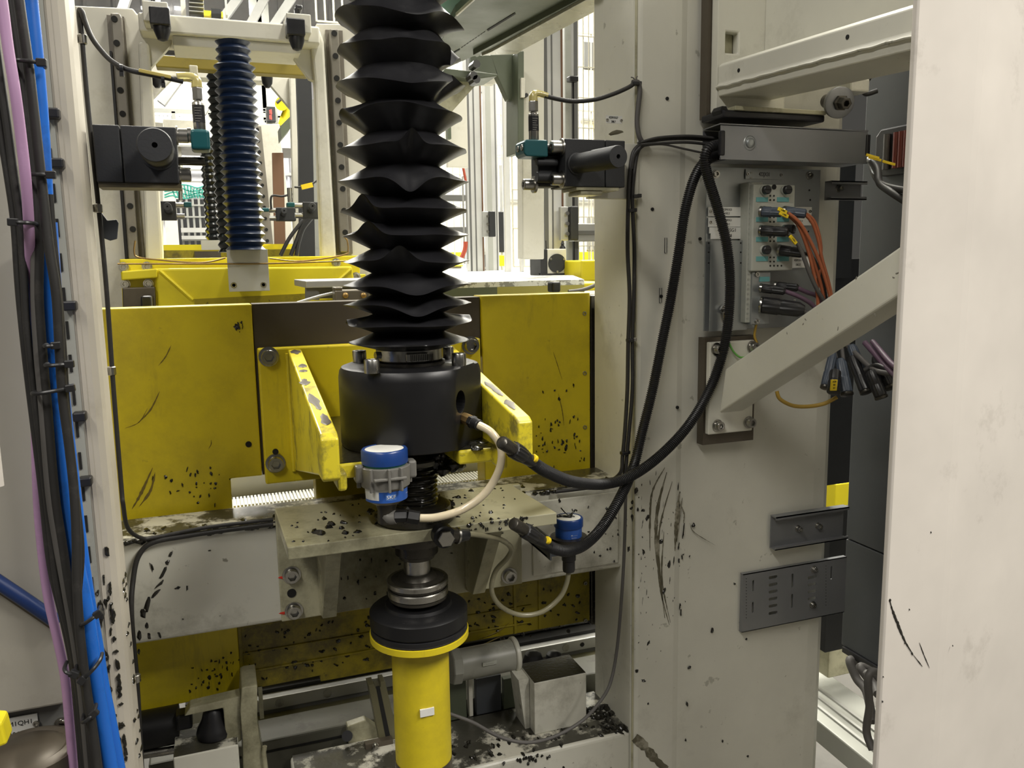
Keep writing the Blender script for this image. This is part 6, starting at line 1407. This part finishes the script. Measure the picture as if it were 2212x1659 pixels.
for i, pts in enumerate(([(664,470,3.5),(650,482,3.5),(625,515,3.5),(606,552,3.5)], [(668,470,3.5),(652,490,3.5),(640,520,3.5),(628,552,3.5)], [(674,470,3.5),(655,495,3.5),(645,525,3.5),(640,552,3.5)], [(692,470,3.4),(692,490,3.4),(694,520,3.4),(697,552,3.4)])):
    cable('power_cable', 'black cable drooping from the far right clamp block, '+('leftmost', 'second from left', 'third from left', 'rightmost and straight')[i], pts, .008 if i < 3 else .004, M['plastic'], 'cables under the far clamp block')
t = thing('mesh_fence', 'dark wire grid behind the far left clamp block with a white frame bar', 'fence', P(415,530,7))
mb = MB(); a = P(385, 405, 7.0); b = P(450, 545, 7.0)
for i in range(26): mb.box((a.x+i*.045, 7.0, b.z-.6), (a.x+i*.045+.016, 7.01, a.z))
for i in range(10): mb.box((a.x, 6.99, b.z+i*.09), (b.x+.3, 7.0, b.z+i*.09+.012))
mb.build('wire_grid', M['alu'], t, kind='stuff')
MB().box((a.x, 6.9, P(400,502,6.9).z), (b.x+.3, 6.95, P(400,498,6.9).z+.02)).build('frame_bar', M['alu_bright'], t)
MB().box((a.x, 6.9, P(400,517,6.9).z-.0), (b.x+.3, 6.95, P(400,512,6.9).z+.01)).build('frame_bar', M['alu_bright'], t)
mb = MB(); pbox(mb, 380, 430, 470, 545, 7.4, .1); mb.build('far_cabinet', M['black_block'], label='dark cabinet behind the far wire grid', cat='cabinet')
mb = MB()
for i in range(12):
    mb.tube([P(370+i*7, 404+4*math.sin(i), 6.4), P(376+i*6, 414+5*math.cos(i*2), 6.4), P(380+i*6, 428, 6.4)], .006, 5)
for j in range(4): mb.tube(smooth([P(355+k*18, 402+j*8+4*math.sin(k*2+j), 6.4) for k in range(6)], 3), .006, 5)
mb.build('safety_net', M['net'], label='teal safety net above the far dark wire grid', cat='net', kind='thing')

# far hall things seen through the frames
t = thing('gallery_railing', 'grey railing with mesh on the far gallery behind the second station', 'railing', P(460,270,11))
a = P(316, 238, 11); b = P(640, 268, 11)
MB().box((a.x, 11, a.z-.02), (b.x+.2, 11.04, a.z+.03)).build('top_rail', M['grey'], t)
for x in (316, 371, 450, 545, 600): p = P(x, 250, 11); MB().box((p.x, 11, b.z), (p.x+.04, 11.04, a.z)).build('railing_post', M['grey'], t)
mb = MB()
for i in range(60): mb.box((a.x+i*.045, 11.02, b.z), (a.x+i*.045+.008, 11.03, a.z-.05))
for i in range(6): mb.box((a.x, 11.02, b.z+i*.035), (b.x, 11.03, b.z+i*.035+.006))
mb.build('mesh_infill', M['alu'], t, kind='stuff')
MB().box((a.x, 11, b.z-.3), (b.x+.2, 12, b.z)).build('gallery_slab', M['cream_far'], t); MB().box((a.x+.1, 11.2, 0), (a.x+.35, 11.45, b.z-.3)).build('gallery_pillar', M['cream_far'], t)
for i, x in enumerate((351, 550, 566)):
    p = P(x, 200, 13); MB().box((p.x, 13, 0.0), (p.x+(.06 if i == 0 else .16), 13.1, 6.5)).build('hall_post', M['alu'] if i == 0 else M['grey'], label=['thin hall post crossing the pale wall left of the nickel sensor', 'beige hall post right of the blue bellows', 'second beige hall post right of the blue bellows'][i], cat='post')
MB().box((P(575,250,8.1).x, 8.12, 0), (P(600,250,8.1).x, 8.16, P(586,228,8).z)).build('display_mast', M['grey'], label='thin mast carrying the red display in the far hall', cat='mast')
t = thing('digit_display', 'red lit two row number display far behind the blue bellows', 'display', P(587,248,8))
x0, z0, x1, z1 = rect(576, 230, 596, 262, 8); MB().box((x0, 8, z1), (x1, 8.1, z0)).build('display_case', M['black_block'], t)
for y in (242, 253.5): p = P(586, y, 7.99); text('1', t, p+V(0,0,0), .06, M['redglow']); p = P(583, y, 7.99); text('1', t, p, .05, M['redglow'])
t = thing('yellow_robot_arm', 'yellow robot arm part far behind, right of the red display', 'robot arm', P(612,260,7))
MB().tube(smooth([P(604,222,7), P(616,220,7), P(624,236,7), P(618,255,7), P(612,275,7)], 5), .045, 12).build('arm_casting', M['yellow_far'], t)
MB().cyl(P(608,225,6.9), P(608,225,7.05), .05, n=16).build('arm_joint', M['yellow_far'], t)
MB().tube(smooth([P(598,222,6.9), P(610,214,6.9), P(622,222,6.9)], 5), .012, 8).build('arm_cable', M['cable'], t)
t = thing('sloping_conveyor', 'small grey green sloping conveyor end right of the far red display', 'conveyor', P(615,290,4.8))
mb = MB(); ppoly(mb, [(606,272),(626,252),(628,276),(608,300)], 4.8, .2); mb.build('conveyor_side', M['greendark'], t)
# ceiling structure seen over the top beam
for i, (a, b) in enumerate((((490,30),(512,0)), ((548,40),(570,0)), ((600,42),(628,0)), ((265,20),(272,0)))):
    p, q = P(*a, 9), P(*b, 9); d = (q-p).normalized()
    MB().obox((p+q)/2, d, V(0,1,0), d.cross(V(0,1,0)), 1.2, .05, .04).build('ceiling_strut', M['alu'], label='sloping ceiling strut above the second station, '+['leftmost', 'second', 'third', 'far left one'][i], cat='strut', group='ceiling struts')
t = thing('window_band', 'row of lit high windows far above the second station', 'windows', P(400,20,15.8))
mb = []
for i, (x0_, x1_) in enumerate(((304,334),(346,366),(376,392))):
    mb_ = MB(); pbox(mb_, x0_, 13, x1_, 20, 15.86, .08); mb_.build('lit_pane', mat('lit_window', (1, .96, .85), .5, emit=2.0, var=0) if i == 0 else bpy.data.materials['lit_window'], t)
t = thing('gantry_box', 'grey mesh equipment box with yellow edge above the top beam', 'equipment box', P(430,30,5))
pr_('box_frame', 405, -20, 442, 33, 5.0, .3, 'alu_slot', bevel=.005)
for k in range(5): pr_('box_louvre', 408, -14+k*9, 440, -10+k*9, 4.98, .02, 'alu')
pr_('box_tray', 440, 22, 482, 37, 4.9, .3, 'yellow_far'); pr_('box_motor', 456, 18, 478, 30, 4.8, .1, 'black_block')
mb = MB(); pbox(mb, 388, -20, 402, 34, 5.2, .1); mb.build('gantry_post', M['cream_far'], label='cream post left of the mesh equipment box', cat='post')
mb = MB(); pbox(mb, 484, -30, 492, 32, 4.6, .06); mb.build('gantry_post', M['cream_far'], label='thin cream post right of the yellow edged box', cat='post')
t = thing('spot_lamp', 'small black lamp on a stem over the right end of the far top beam', 'lamp', P(645,40,3.2))
pr_('lamp_head', 638, 8, 654, 22, 3.2, .06, 'plastic', bevel=.006); pr_('lamp_bracket', 636, 18, 644, 38, 3.2, .02, 'plastic'); pr_('lamp_stem', 645, 20, 648, 48, 3.2, .02, 'plastic')
cable('hook_cable', 'small hooked black cable sticking up over the left end of the far top beam', [(334,24,2.85),(329,14,2.85),(330,4,2.85),(333,0,2.85)], .006, M['plastic'])

t = thing('bright_backdrop', 'pale cream sheet with dark patches, added as bright backdrop far beyond the mesh fence', 'backdrop', P(1180,560,9.0))  # cream sheet added to make the view beyond the fence bright
x0, z0, x1, z1 = rect(905, -60, 1500, 560, 9.0)
MB().box((x0, 9.0, 0.0), (x1, 9.1, z0)).build('backdrop_sheet', M['cream_far'], t)
for i, (a0_, b0_, a1_, b1_) in enumerate(((1262,90,1296,150),(1088,250,1098,300),(985,200,1000,260),(1268,470,1290,540),(1150,120,1165,260),(1030,60,1060,200))):
    pr_('backdrop_patch', a0_, b0_, a1_, b1_, 8.98, .03, 'alu_slot' if i != 3 else 'alu')
for a0_, b0_, a1_, b1_, mm in ((1284,225,1296,285,'yellow_far'),(1216,75,1221,110,'yellow_far'),(1255,255,1300,262,'alu'),(1100,430,1300,436,'alu'),(950,330,1100,336,'alu'),(1210,545,1300,562,'yellow_far'),(975,545,1000,575,'yellow_far')):
    pr_('backdrop_trim', a0_, b0_, a1_, b1_, 8.95, .03, mm)
# ================================================================== MESH FENCE CORNER AND PROFILES ON THE RIGHT
def wire_fence(name, label, x0, y0, x1, y1, Y, wx=.042, wz=.2, r=.003, m_='wire', Yd=0.0):
    a = P(x0, y0, Y); b = P(x1, y1, Y)
    t = thing(name, label, 'fence panel', ((a.x+b.x)/2, Y, b.z))
    mb = MB(); n = int((b.x-a.x)/wx)
    for i in range(n+1): mb.box((a.x+i*wx-r, Y, b.z), (a.x+i*wx+r, Y+r*2, a.z))
    for i in range(int((a.z-b.z)/wz)+1): mb.box((a.x, Y-r*2, b.z+i*wz-r), (b.x, Y, b.z+i*wz+r))
    mb.build('wire_mesh', M[m_], t, kind='stuff'); return t, a, b
zdk = P(1100, 608, 1.80).z
t = thing('deck_platform', 'chequered metal deck running back from behind the front yellow carriage', 'platform', (P(1000,610,1.8).x, 3, zdk-.05))
dx0, dx1 = P(975,608,1.80).x, P(1262,600,1.80).x
MB().prism([(dx0-.0, 1.80, zdk-.012), (dx1+.0, 1.80, zdk-.012), (dx1+1.9, 6.5, zdk-.012), (dx0+.3, 6.5, zdk-.012)], (0, 0, .012)).build('deck_sheet', M['deck'], t)
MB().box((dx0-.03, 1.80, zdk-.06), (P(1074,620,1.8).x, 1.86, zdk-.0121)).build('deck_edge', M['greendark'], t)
MB().box((P(1074,620,1.8).x, 1.80, zdk-.06), (dx1, 1.86, zdk-.0121)).build('deck_edge', mat('olive_edge', (.32, .29, .06), .45), t)
def strip_post(name, label, x0, x1, Y, strips, ztop=2.6, zbot=None, cat='post', group=None):
    a = P(x0, 400, Y); b = P(x1, 400, Y); zbot = zdk if zbot is None else zbot
    t = thing(name, label, cat, ((a.x+b.x)/2, Y, zbot), group)
    W_ = b.x-a.x
    MB().box((a.x, Y, zbot), (b.x, Y+W_*.9, ztop)).build('profile_body', M['alu_bright'], t, bevel=.002)
    for s0, s1, mm in strips: MB().box((a.x+W_*s0, Y-.003, zbot), (a.x+W_*s1, Y+.003, ztop)).build('profile_slot', M[mm], t)
    return t
strip_post('profile_post', 'wide aluminium profile post standing behind the right sensor', 1175, 1218, 2.62, ((.0, .2, 'alu_slot'), (.40, .46, 'alu_slot'), (.88, .96, 'rust')))
strip_post('profile_post', 'narrow grey profile post with black clip right of the wide post', 1222, 1250, 2.75, ((.0, .45, 'grey'), (.66, .92, 'alu_slot')))
p = P(1239, 170, 2.70); mb = MB(); pbox(mb, 1231, 163, 1250, 176, 2.70, .03); mb.build('post_clip', M['plastic'], label='black clip high on the narrow grey profile post', cat='clip', bevel=.003)
mb = MB(); pbox(mb, 1237, 176, 1242, 600, 2.71, .01); mb.build('post_rod', M['black_oxide'], label='thin dark rod hanging below the black clip', cat='rod')
strip_post('profile_post', 'light double profile post seen close right of the black bellows', 1013, 1044, 4.2, ((.0, .12, 'alu_slot'), (.38, .46, 'alu_slot'), (.86, .95, 'rust')), 3.2)
strip_post('profile_post', 'grey post with pale edge behind, second right of the black bellows', 1052, 1076, 4.4, ((.0, .42, 'grey'), (.78, .86, 'alu_slot')), 3.2)
strip_post('fence_post', 'cream fence post with bolt heads between the two mesh fields', 1090, 1102, 3.6, ((.0, .06, 'cream_far'),), 3.0, cat='fence post')
strip_post('fence_post', 'narrow cream fence post right of the bolt headed one', 1122, 1130, 3.5, ((.0, .08, 'cream_far'),), 3.0, cat='fence post')
wire_fence('mesh_fence', 'wire mesh field between the two cream fence posts', 1100, -40, 1175, 575, 3.7, .055, .18, .003)
wire_fence('mesh_fence', 'wire mesh field between profile post and right column', 1248, -40, 1420, 590, 2.9, .022, .11, .0016)
wire_fence('mesh_fence', 'outer wire mesh field farther behind the right column', 1150, -40, 1420, 560, 5.2, .06, .5, .004)
wire_fence('mesh_fence', 'wire mesh field seen left of the profile posts behind the black bellows', 955, 100, 1095, 570, 5.4, .05, .2, .003)
wire_fence('mesh_fence', 'bright wire mesh top left of the black bellows', 680, -40, 760, 52, 5.0, .05, .5, .005)
t = thing('horizontal_profile', 'grey horizontal aluminium profile joining the hinge to the right column', 'profile', P(1270,500,2.7))
a = P(1240,483,2.70); b = P(1420,520,2.70)
MB().box((a.x, 2.70, b.z), (b.x, 2.76, a.z)).build('profile_body', M['alu'], t, bevel=.003); MB().box((a.x, 2.697, (a.z+b.z)/2-.008), (b.x, 2.702, (a.z+b.z)/2+.006)).build('profile_slot', M['alu_slot'], t)
def hinge(x0, y0, x1, y1, Y, lab):
    t = thing('door_hinge', lab, 'hinge', P((x0+x1)/2, y1, Y)); a = P(x0, y0, Y); b = P(x1, y1, Y); xm = a.x+(b.x-a.x)*.5
    MB().box((a.x, Y-.02, b.z), (xm, Y, a.z)).build('hinge_leaf', M['alu'], t, bevel=.003)
    MB().box((xm, Y-.04, b.z), (b.x, Y, a.z)).build('hinge_cover', M['black_block'], t, bevel=.004)
    for k in range(3): MB().cyl((xm-.008, Y-.022, b.z+(a.z-b.z)*(.2+.3*k)), (xm-.008, Y-.030, b.z+(a.z-b.z)*(.2+.3*k)), .007, n=12).build('hinge_screw', M['steel'], t)
hinge(1206, 447, 1240, 520, 2.60, 'black and grey hinge on the wide profile post'); hinge(1040, 457, 1066, 512, 4.15, 'smaller hinge on the far double profile post')
def actuator(x0, y0, x1, y1, Y, lab):
    t = thing('roller_unit', lab, 'drive unit', P((x0+x1)/2, y1, Y)); a = P(x0, y0, Y); b = P(x1, y1, Y); w = b.x-a.x
    MB().box((a.x, Y, zdk), (a.x+w*.26, Y+.10, a.z)).build('unit_side', M['black_block'], t, bevel=.003)
    MB().box((a.x+w*.26, Y+.001, zdk), (b.x, Y+.10, a.z)).build('unit_face', M['cream_far'], t, bevel=.003)
    c_ = V(a.x+w*.62, Y-.001, (zdk+a.z)/2-.004); r_ = w*.335
    MB().cyl(c_+V(0,.004,0), c_-V(0,.003,0), r_, n=32).build('round_cover', M['black_block'], t)
    for k in range(3): an = k*2.09+.5; screw(t, c_+V(r_*.88*math.cos(an), -.003, r_*.88*math.sin(an)), w*.04, washer=False, h=.003)
    MB().box((a.x, Y-.002, zdk-.0), (b.x, Y+.02, zdk+.006)).build('unit_foot', M['black_block'], t)
    return a, b
a, b = actuator(1168, 538, 1224, 598, 2.48, 'cream drive unit with round black cover standing at the right of the deck')
mb = MB().lathe((P(1215,530,2.5).x, 2.5, a.z), [(.010, 0), (.010, .004), (.004, .014), (.007, .015), (.001, .028)], (0,0,1), 12); mb.build('indicator_tip', M['plastic'], label='small black pointed tip on the drive unit', cat='tip')
for x in (1174, 1180): cable('thin_stalk', 'thin upright wire on the drive unit, '+('left' if x < 1177 else 'right')+' of the two', [(x,540,2.5),(x-.5,530,2.5),(x-1,520,2.5)], .0016, M['plastic'])
actuator(1018, 540, 1058, 575, 4.6, 'smaller cream drive unit at the far end of the deck')
mb = MB(); pbox(mb, 1022, 536, 1068, 543, 4.5, .1); mb.build('unit_shelf', M['alu_bright'], label='white shelf plate over the smaller drive unit', cat='plate')
mb = MB(); pbox(mb, 1024, 516, 1042, 537, 4.55, .05); mb.build('valve_block', M['alu_bright'], label='small white valve block under the far profile post', cat='valve')
mb = MB(); pbox(mb, 1062, 551, 1091, 575, 4.6, .2); mb.build('yellow_box', M['yellow_far'], label='yellow box at the far end of the deck', cat='box', bevel=.005)
mb = MB(); pbox(mb, 1255, 562, 1340, 606, 2.35, .2); mb.build('yellow_box', M['yellow_far'], label='larger yellow guard box behind the right column', cat='box', bevel=.005)
mb = MB(); pbox(mb, 1242, 612, 1340, 626, 1.9, .3); mb.build('yellow_ledge', M['yellow_far'], label='yellow ledge under the guard box at the deck corner', cat='ledge', bevel=.003)
mb = MB(); pbox(mb, 1193, 609, 1212, 631, 1.62, .03); mb.build('rubber_stop', M['rubber'], label='small black rubber stop standing on the front yellow carriage edge', cat='buffer', bevel=.004)
cable('grey_hose', 'grey bent hose rising from the deck corner against the right column', [(1228,630,1.7),(1262,625,1.7),(1290,612,1.7),(1299,590,1.7),(1297,565,1.7),(1300,545,1.7),(1306,538,1.7)], .0042, M['cable_grey'])
strip_post('sensor_stand', 'dark rod stand with clear tip at the far end of the deck', 1080, 1085, 4.7, (), zdk+.62, cat='stand')
mb = MB(); pbox(mb, 1076, 457, 1090, 545, 4.65, .04); mb.build('light_curtain', M['black_block'], label='black light curtain bar beside the far rod stand', cat='light curtain', bevel=.004)
mb = MB(); pbox(mb, 962, 160, 1012, 362, 3.4, .03); mb.build('machine_screen', M['cream_far'], label='white panel right beside the black bellows', cat='screen', bevel=.003)
mb = MB(); pbox(mb, 966, 230, 975, 300, 3.35, .03); mb.build('steel_strip', M['greendark'], label='dark strip at the left edge of the white panel', cat='strip')
t = thing('far_profile_frame', 'grey horizontal profiles with red cables behind the black bellows', 'frame', P(990,440,3.9))
for y in (420, 490): pr_('cross_profile', 955, y, 1008, y+14, 3.9, .05, 'alu_slot', bevel=.003)
for x in (1001, 1008): pr_('upright_tube', x, 380, x+5, 570, 3.8, .03, 'alu')
for i, pts in enumerate(([(1000,360,3.75),(1003,375,3.75),(1006,392,3.75)], [(1008,522,3.75),(1006,540,3.75),(998,560,3.75)], [(1004,522,3.75),(1002,540,3.75),(994,558,3.75)])):
    cable('red_cable', 'thin red cable behind the black bellows, '+('upper one', 'lower right one', 'lower left one')[i], pts, .006, mat('red_sheath', (.35, .06, .03), .5) if i == 0 else bpy.data.materials['red_sheath'])
for i, (x, y) in enumerate(((1100,236),(1097,300),(1098,504),(1098,541))): 
    pass
# cream column and bracket behind the right sensor
t = thing('guard_column', 'pale green cream column behind the nickel sensor on the right', 'machine column', (P(1146,300,2.3).x, 2.3, zdk))
pp('column_face', [(1128,60),(1176,60),(1176,300),(1176,560),(1130,560)], 2.35, .05, 'cream_far', bevel=.004)
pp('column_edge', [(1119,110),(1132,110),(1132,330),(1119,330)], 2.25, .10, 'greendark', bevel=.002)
pp('edge_clip', [(1126,168),(1134,168),(1134,210),(1126,210)], 2.24, .02, 'cream_far')
for i, (x, y) in enumerate(((1136, 206),)): p = P(x, y, 2.34); MB().cyl((p.x, 2.335, p.z), (p.x, 2.35, p.z), .006, n=10).build('column_bolt', M['plastic'], t)

# ================================================================== GREEN TRANSFER BEAM OVERHEAD
t = thing('transfer_beam', 'green grey transfer beam slanting up to the right above the bellows', 'beam', P(1100,80,1.9))
# underside planks run toward the camera: z constant, from far lower left to near upper right
def zq(x, y, z): return PZ(x, y, z)
zu = 2.0
def flat(nm, pts, z, m_, dz=.02):
    return MB().prism([PZ(x, y, z) for x, y in pts], (0, 0, dz)).build(nm, m_, t, bevel=.001)
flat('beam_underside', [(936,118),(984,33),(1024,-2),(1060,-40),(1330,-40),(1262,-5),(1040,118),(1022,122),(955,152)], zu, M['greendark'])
flat('mint_panel', [(900,60),(900,-60),(1120,-60),(1000,60)], zu+.05, M['mint'])
flat('edge_rib', [(1030,124),(1022,119),(1256,-4),(1276,-40),(1330,-40),(1276,-4)], zu-.012, M['greendark'])
flat('cream_flange', [(1040,121),(1062,112),(1270,-2),(1300,-40),(1420,-40),(1322,6),(1131,107),(1117,117),(1062,119)], zu-.018, mat('beam_cream', (.34, .33, .25), .3, dirt=.3, dcol=(.2,.2,.13), dscale=4, coat=.3))
flat('side_rib', [(984,34),(988,36),(1030,-2),(1026,-4)], zu-.006, M['cream_film'], .006)
mb = MB()
for q_ in ([(1052,64),(1112,27),(1114,30),(1054,67)], [(979,113),(993,105),(994,107),(981,115)]): mb.prism([PZ(x, y, zu-.0006) for x, y in q_], (0, 0, -.0006))
for k in range(9):
    xa = 996+k*6; ya = 103-k*4.1; mb.prism([PZ(x, y, zu-.0005) for x, y in ((xa, ya), (xa+4, ya-2.8), (xa+4.2, ya-2.2), (xa+.2, ya+.6))], (0, 0, -.0005))
mb.build('beam_slot', M['hole'], t)
t = thing('beam_bracket', 'grey green gusset plates and crosspiece under the transfer beam', 'bracket', P(1060,170,2.4))
pp('gusset_plate', [(1060,118),(1117,116),(1117,214),(1098,216),(1072,160)], 2.3, .03, 'greendark', bevel=.002)
pp('cross_piece', [(962,147),(1075,160),(1075,164),(1035,170),(950,162)], 2.2, .12, 'greendark', bevel=.002)
pp('cross_web', [(1016,120),(1062,120),(1075,162),(1016,150)], 2.3, .02, 'greendark')
pp('side_gusset', [(905,165),(1028,172),(1028,184),(972,246),(905,262)], 2.25, .03, 'cream_film', bevel=.002)
pp('white_plate', [(1030,160),(1082,162),(1068,182),(1030,180)], 2.45, .03, 'cream_far')
for i, (x, y) in enumerate(((1020,145),(1020,178),(1014,170))): p = P(x, y, 2.2); MB().cyl((p.x, 2.16, p.z), (p.x, 2.2, p.z), .011, n=8).build('bracket_bolt', M['plastic'], t)
# frame standing behind bellows on the left side
t = thing('tool_plate', 'aluminium plate with brass screwed steel clamp behind the bellows on the carriage top', 'plate', P(720,640,1.8))
x0, z0, x1, z1 = rect(660, 607, 830, 618, 1.75)
MB().box((x0, 1.75, z1), (x1+.12, 2.0, z0)).build('plate_body', M['alu'], t, bevel=.002)
pp('plate_leg', [(661,614),(672,618),(690,632),(690,648),(661,648)], 1.76, .02, 'alu_slot'); pp('plate_back', [(672,614),(900,610),(900,640),(690,645)], 1.9, .02, 'alu_slot')
x0, z0, x1, z1 = rect(723, 627, 800, 650, 1.66)
MB().box((x0, 1.66, z1), (x1, 1.70, z0)).build('steel_clamp', M['steel_warm'] if 'steel_warm' in M else M.setdefault('steel_warm', mat('warm_steel', (.20, .18, .14), .35, .6)), t, bevel=.003)
MB().box((x0, 1.66, z0), (P(740,622,1.66).x, 1.70, z0+.006)).build('clamp_ear', M['steel_warm'], t, bevel=.002)
for x in (746, 785): p = P(x, 638, 1.66); MB().lathe((p.x, 1.66, p.z), [(.006, 0), (.0055, .004), (.003, .0055)], (0,-1,0), 18).build('brass_screw', M['brass'], t)
MB().tube(smooth([P(640,655,1.7), P(690,640,1.7), P(725,632,1.7)], 4), .003, 8).build('pressure_pipe', M['alu'], t)
# stops on the front carriage top edge
mb = MB(); pbox(mb, 305, 640, 328, 668, 1.52, .03); mb.build('rubber_stop', M['rubber'], label='small black stop on the carriage top behind the left yellow panel', cat='buffer', bevel=.003)

# ---- turn every lettering into plain mesh objects
bpy.context.view_layer.update()
dg = bpy.context.evaluated_depsgraph_get()
for o in [o for o in C.objects if o.type == 'FONT']:
    me = bpy.data.meshes.new_from_object(o.evaluated_get(dg)); me.materials.clear(); me.materials.append(o.data.materials[0])
    nm = o.name; n = bpy.data.objects.new('lettering', me); C.objects.link(n); n.parent = o.parent; n.matrix_basis = o.matrix_basis.copy()
    bpy.data.objects.remove(o)
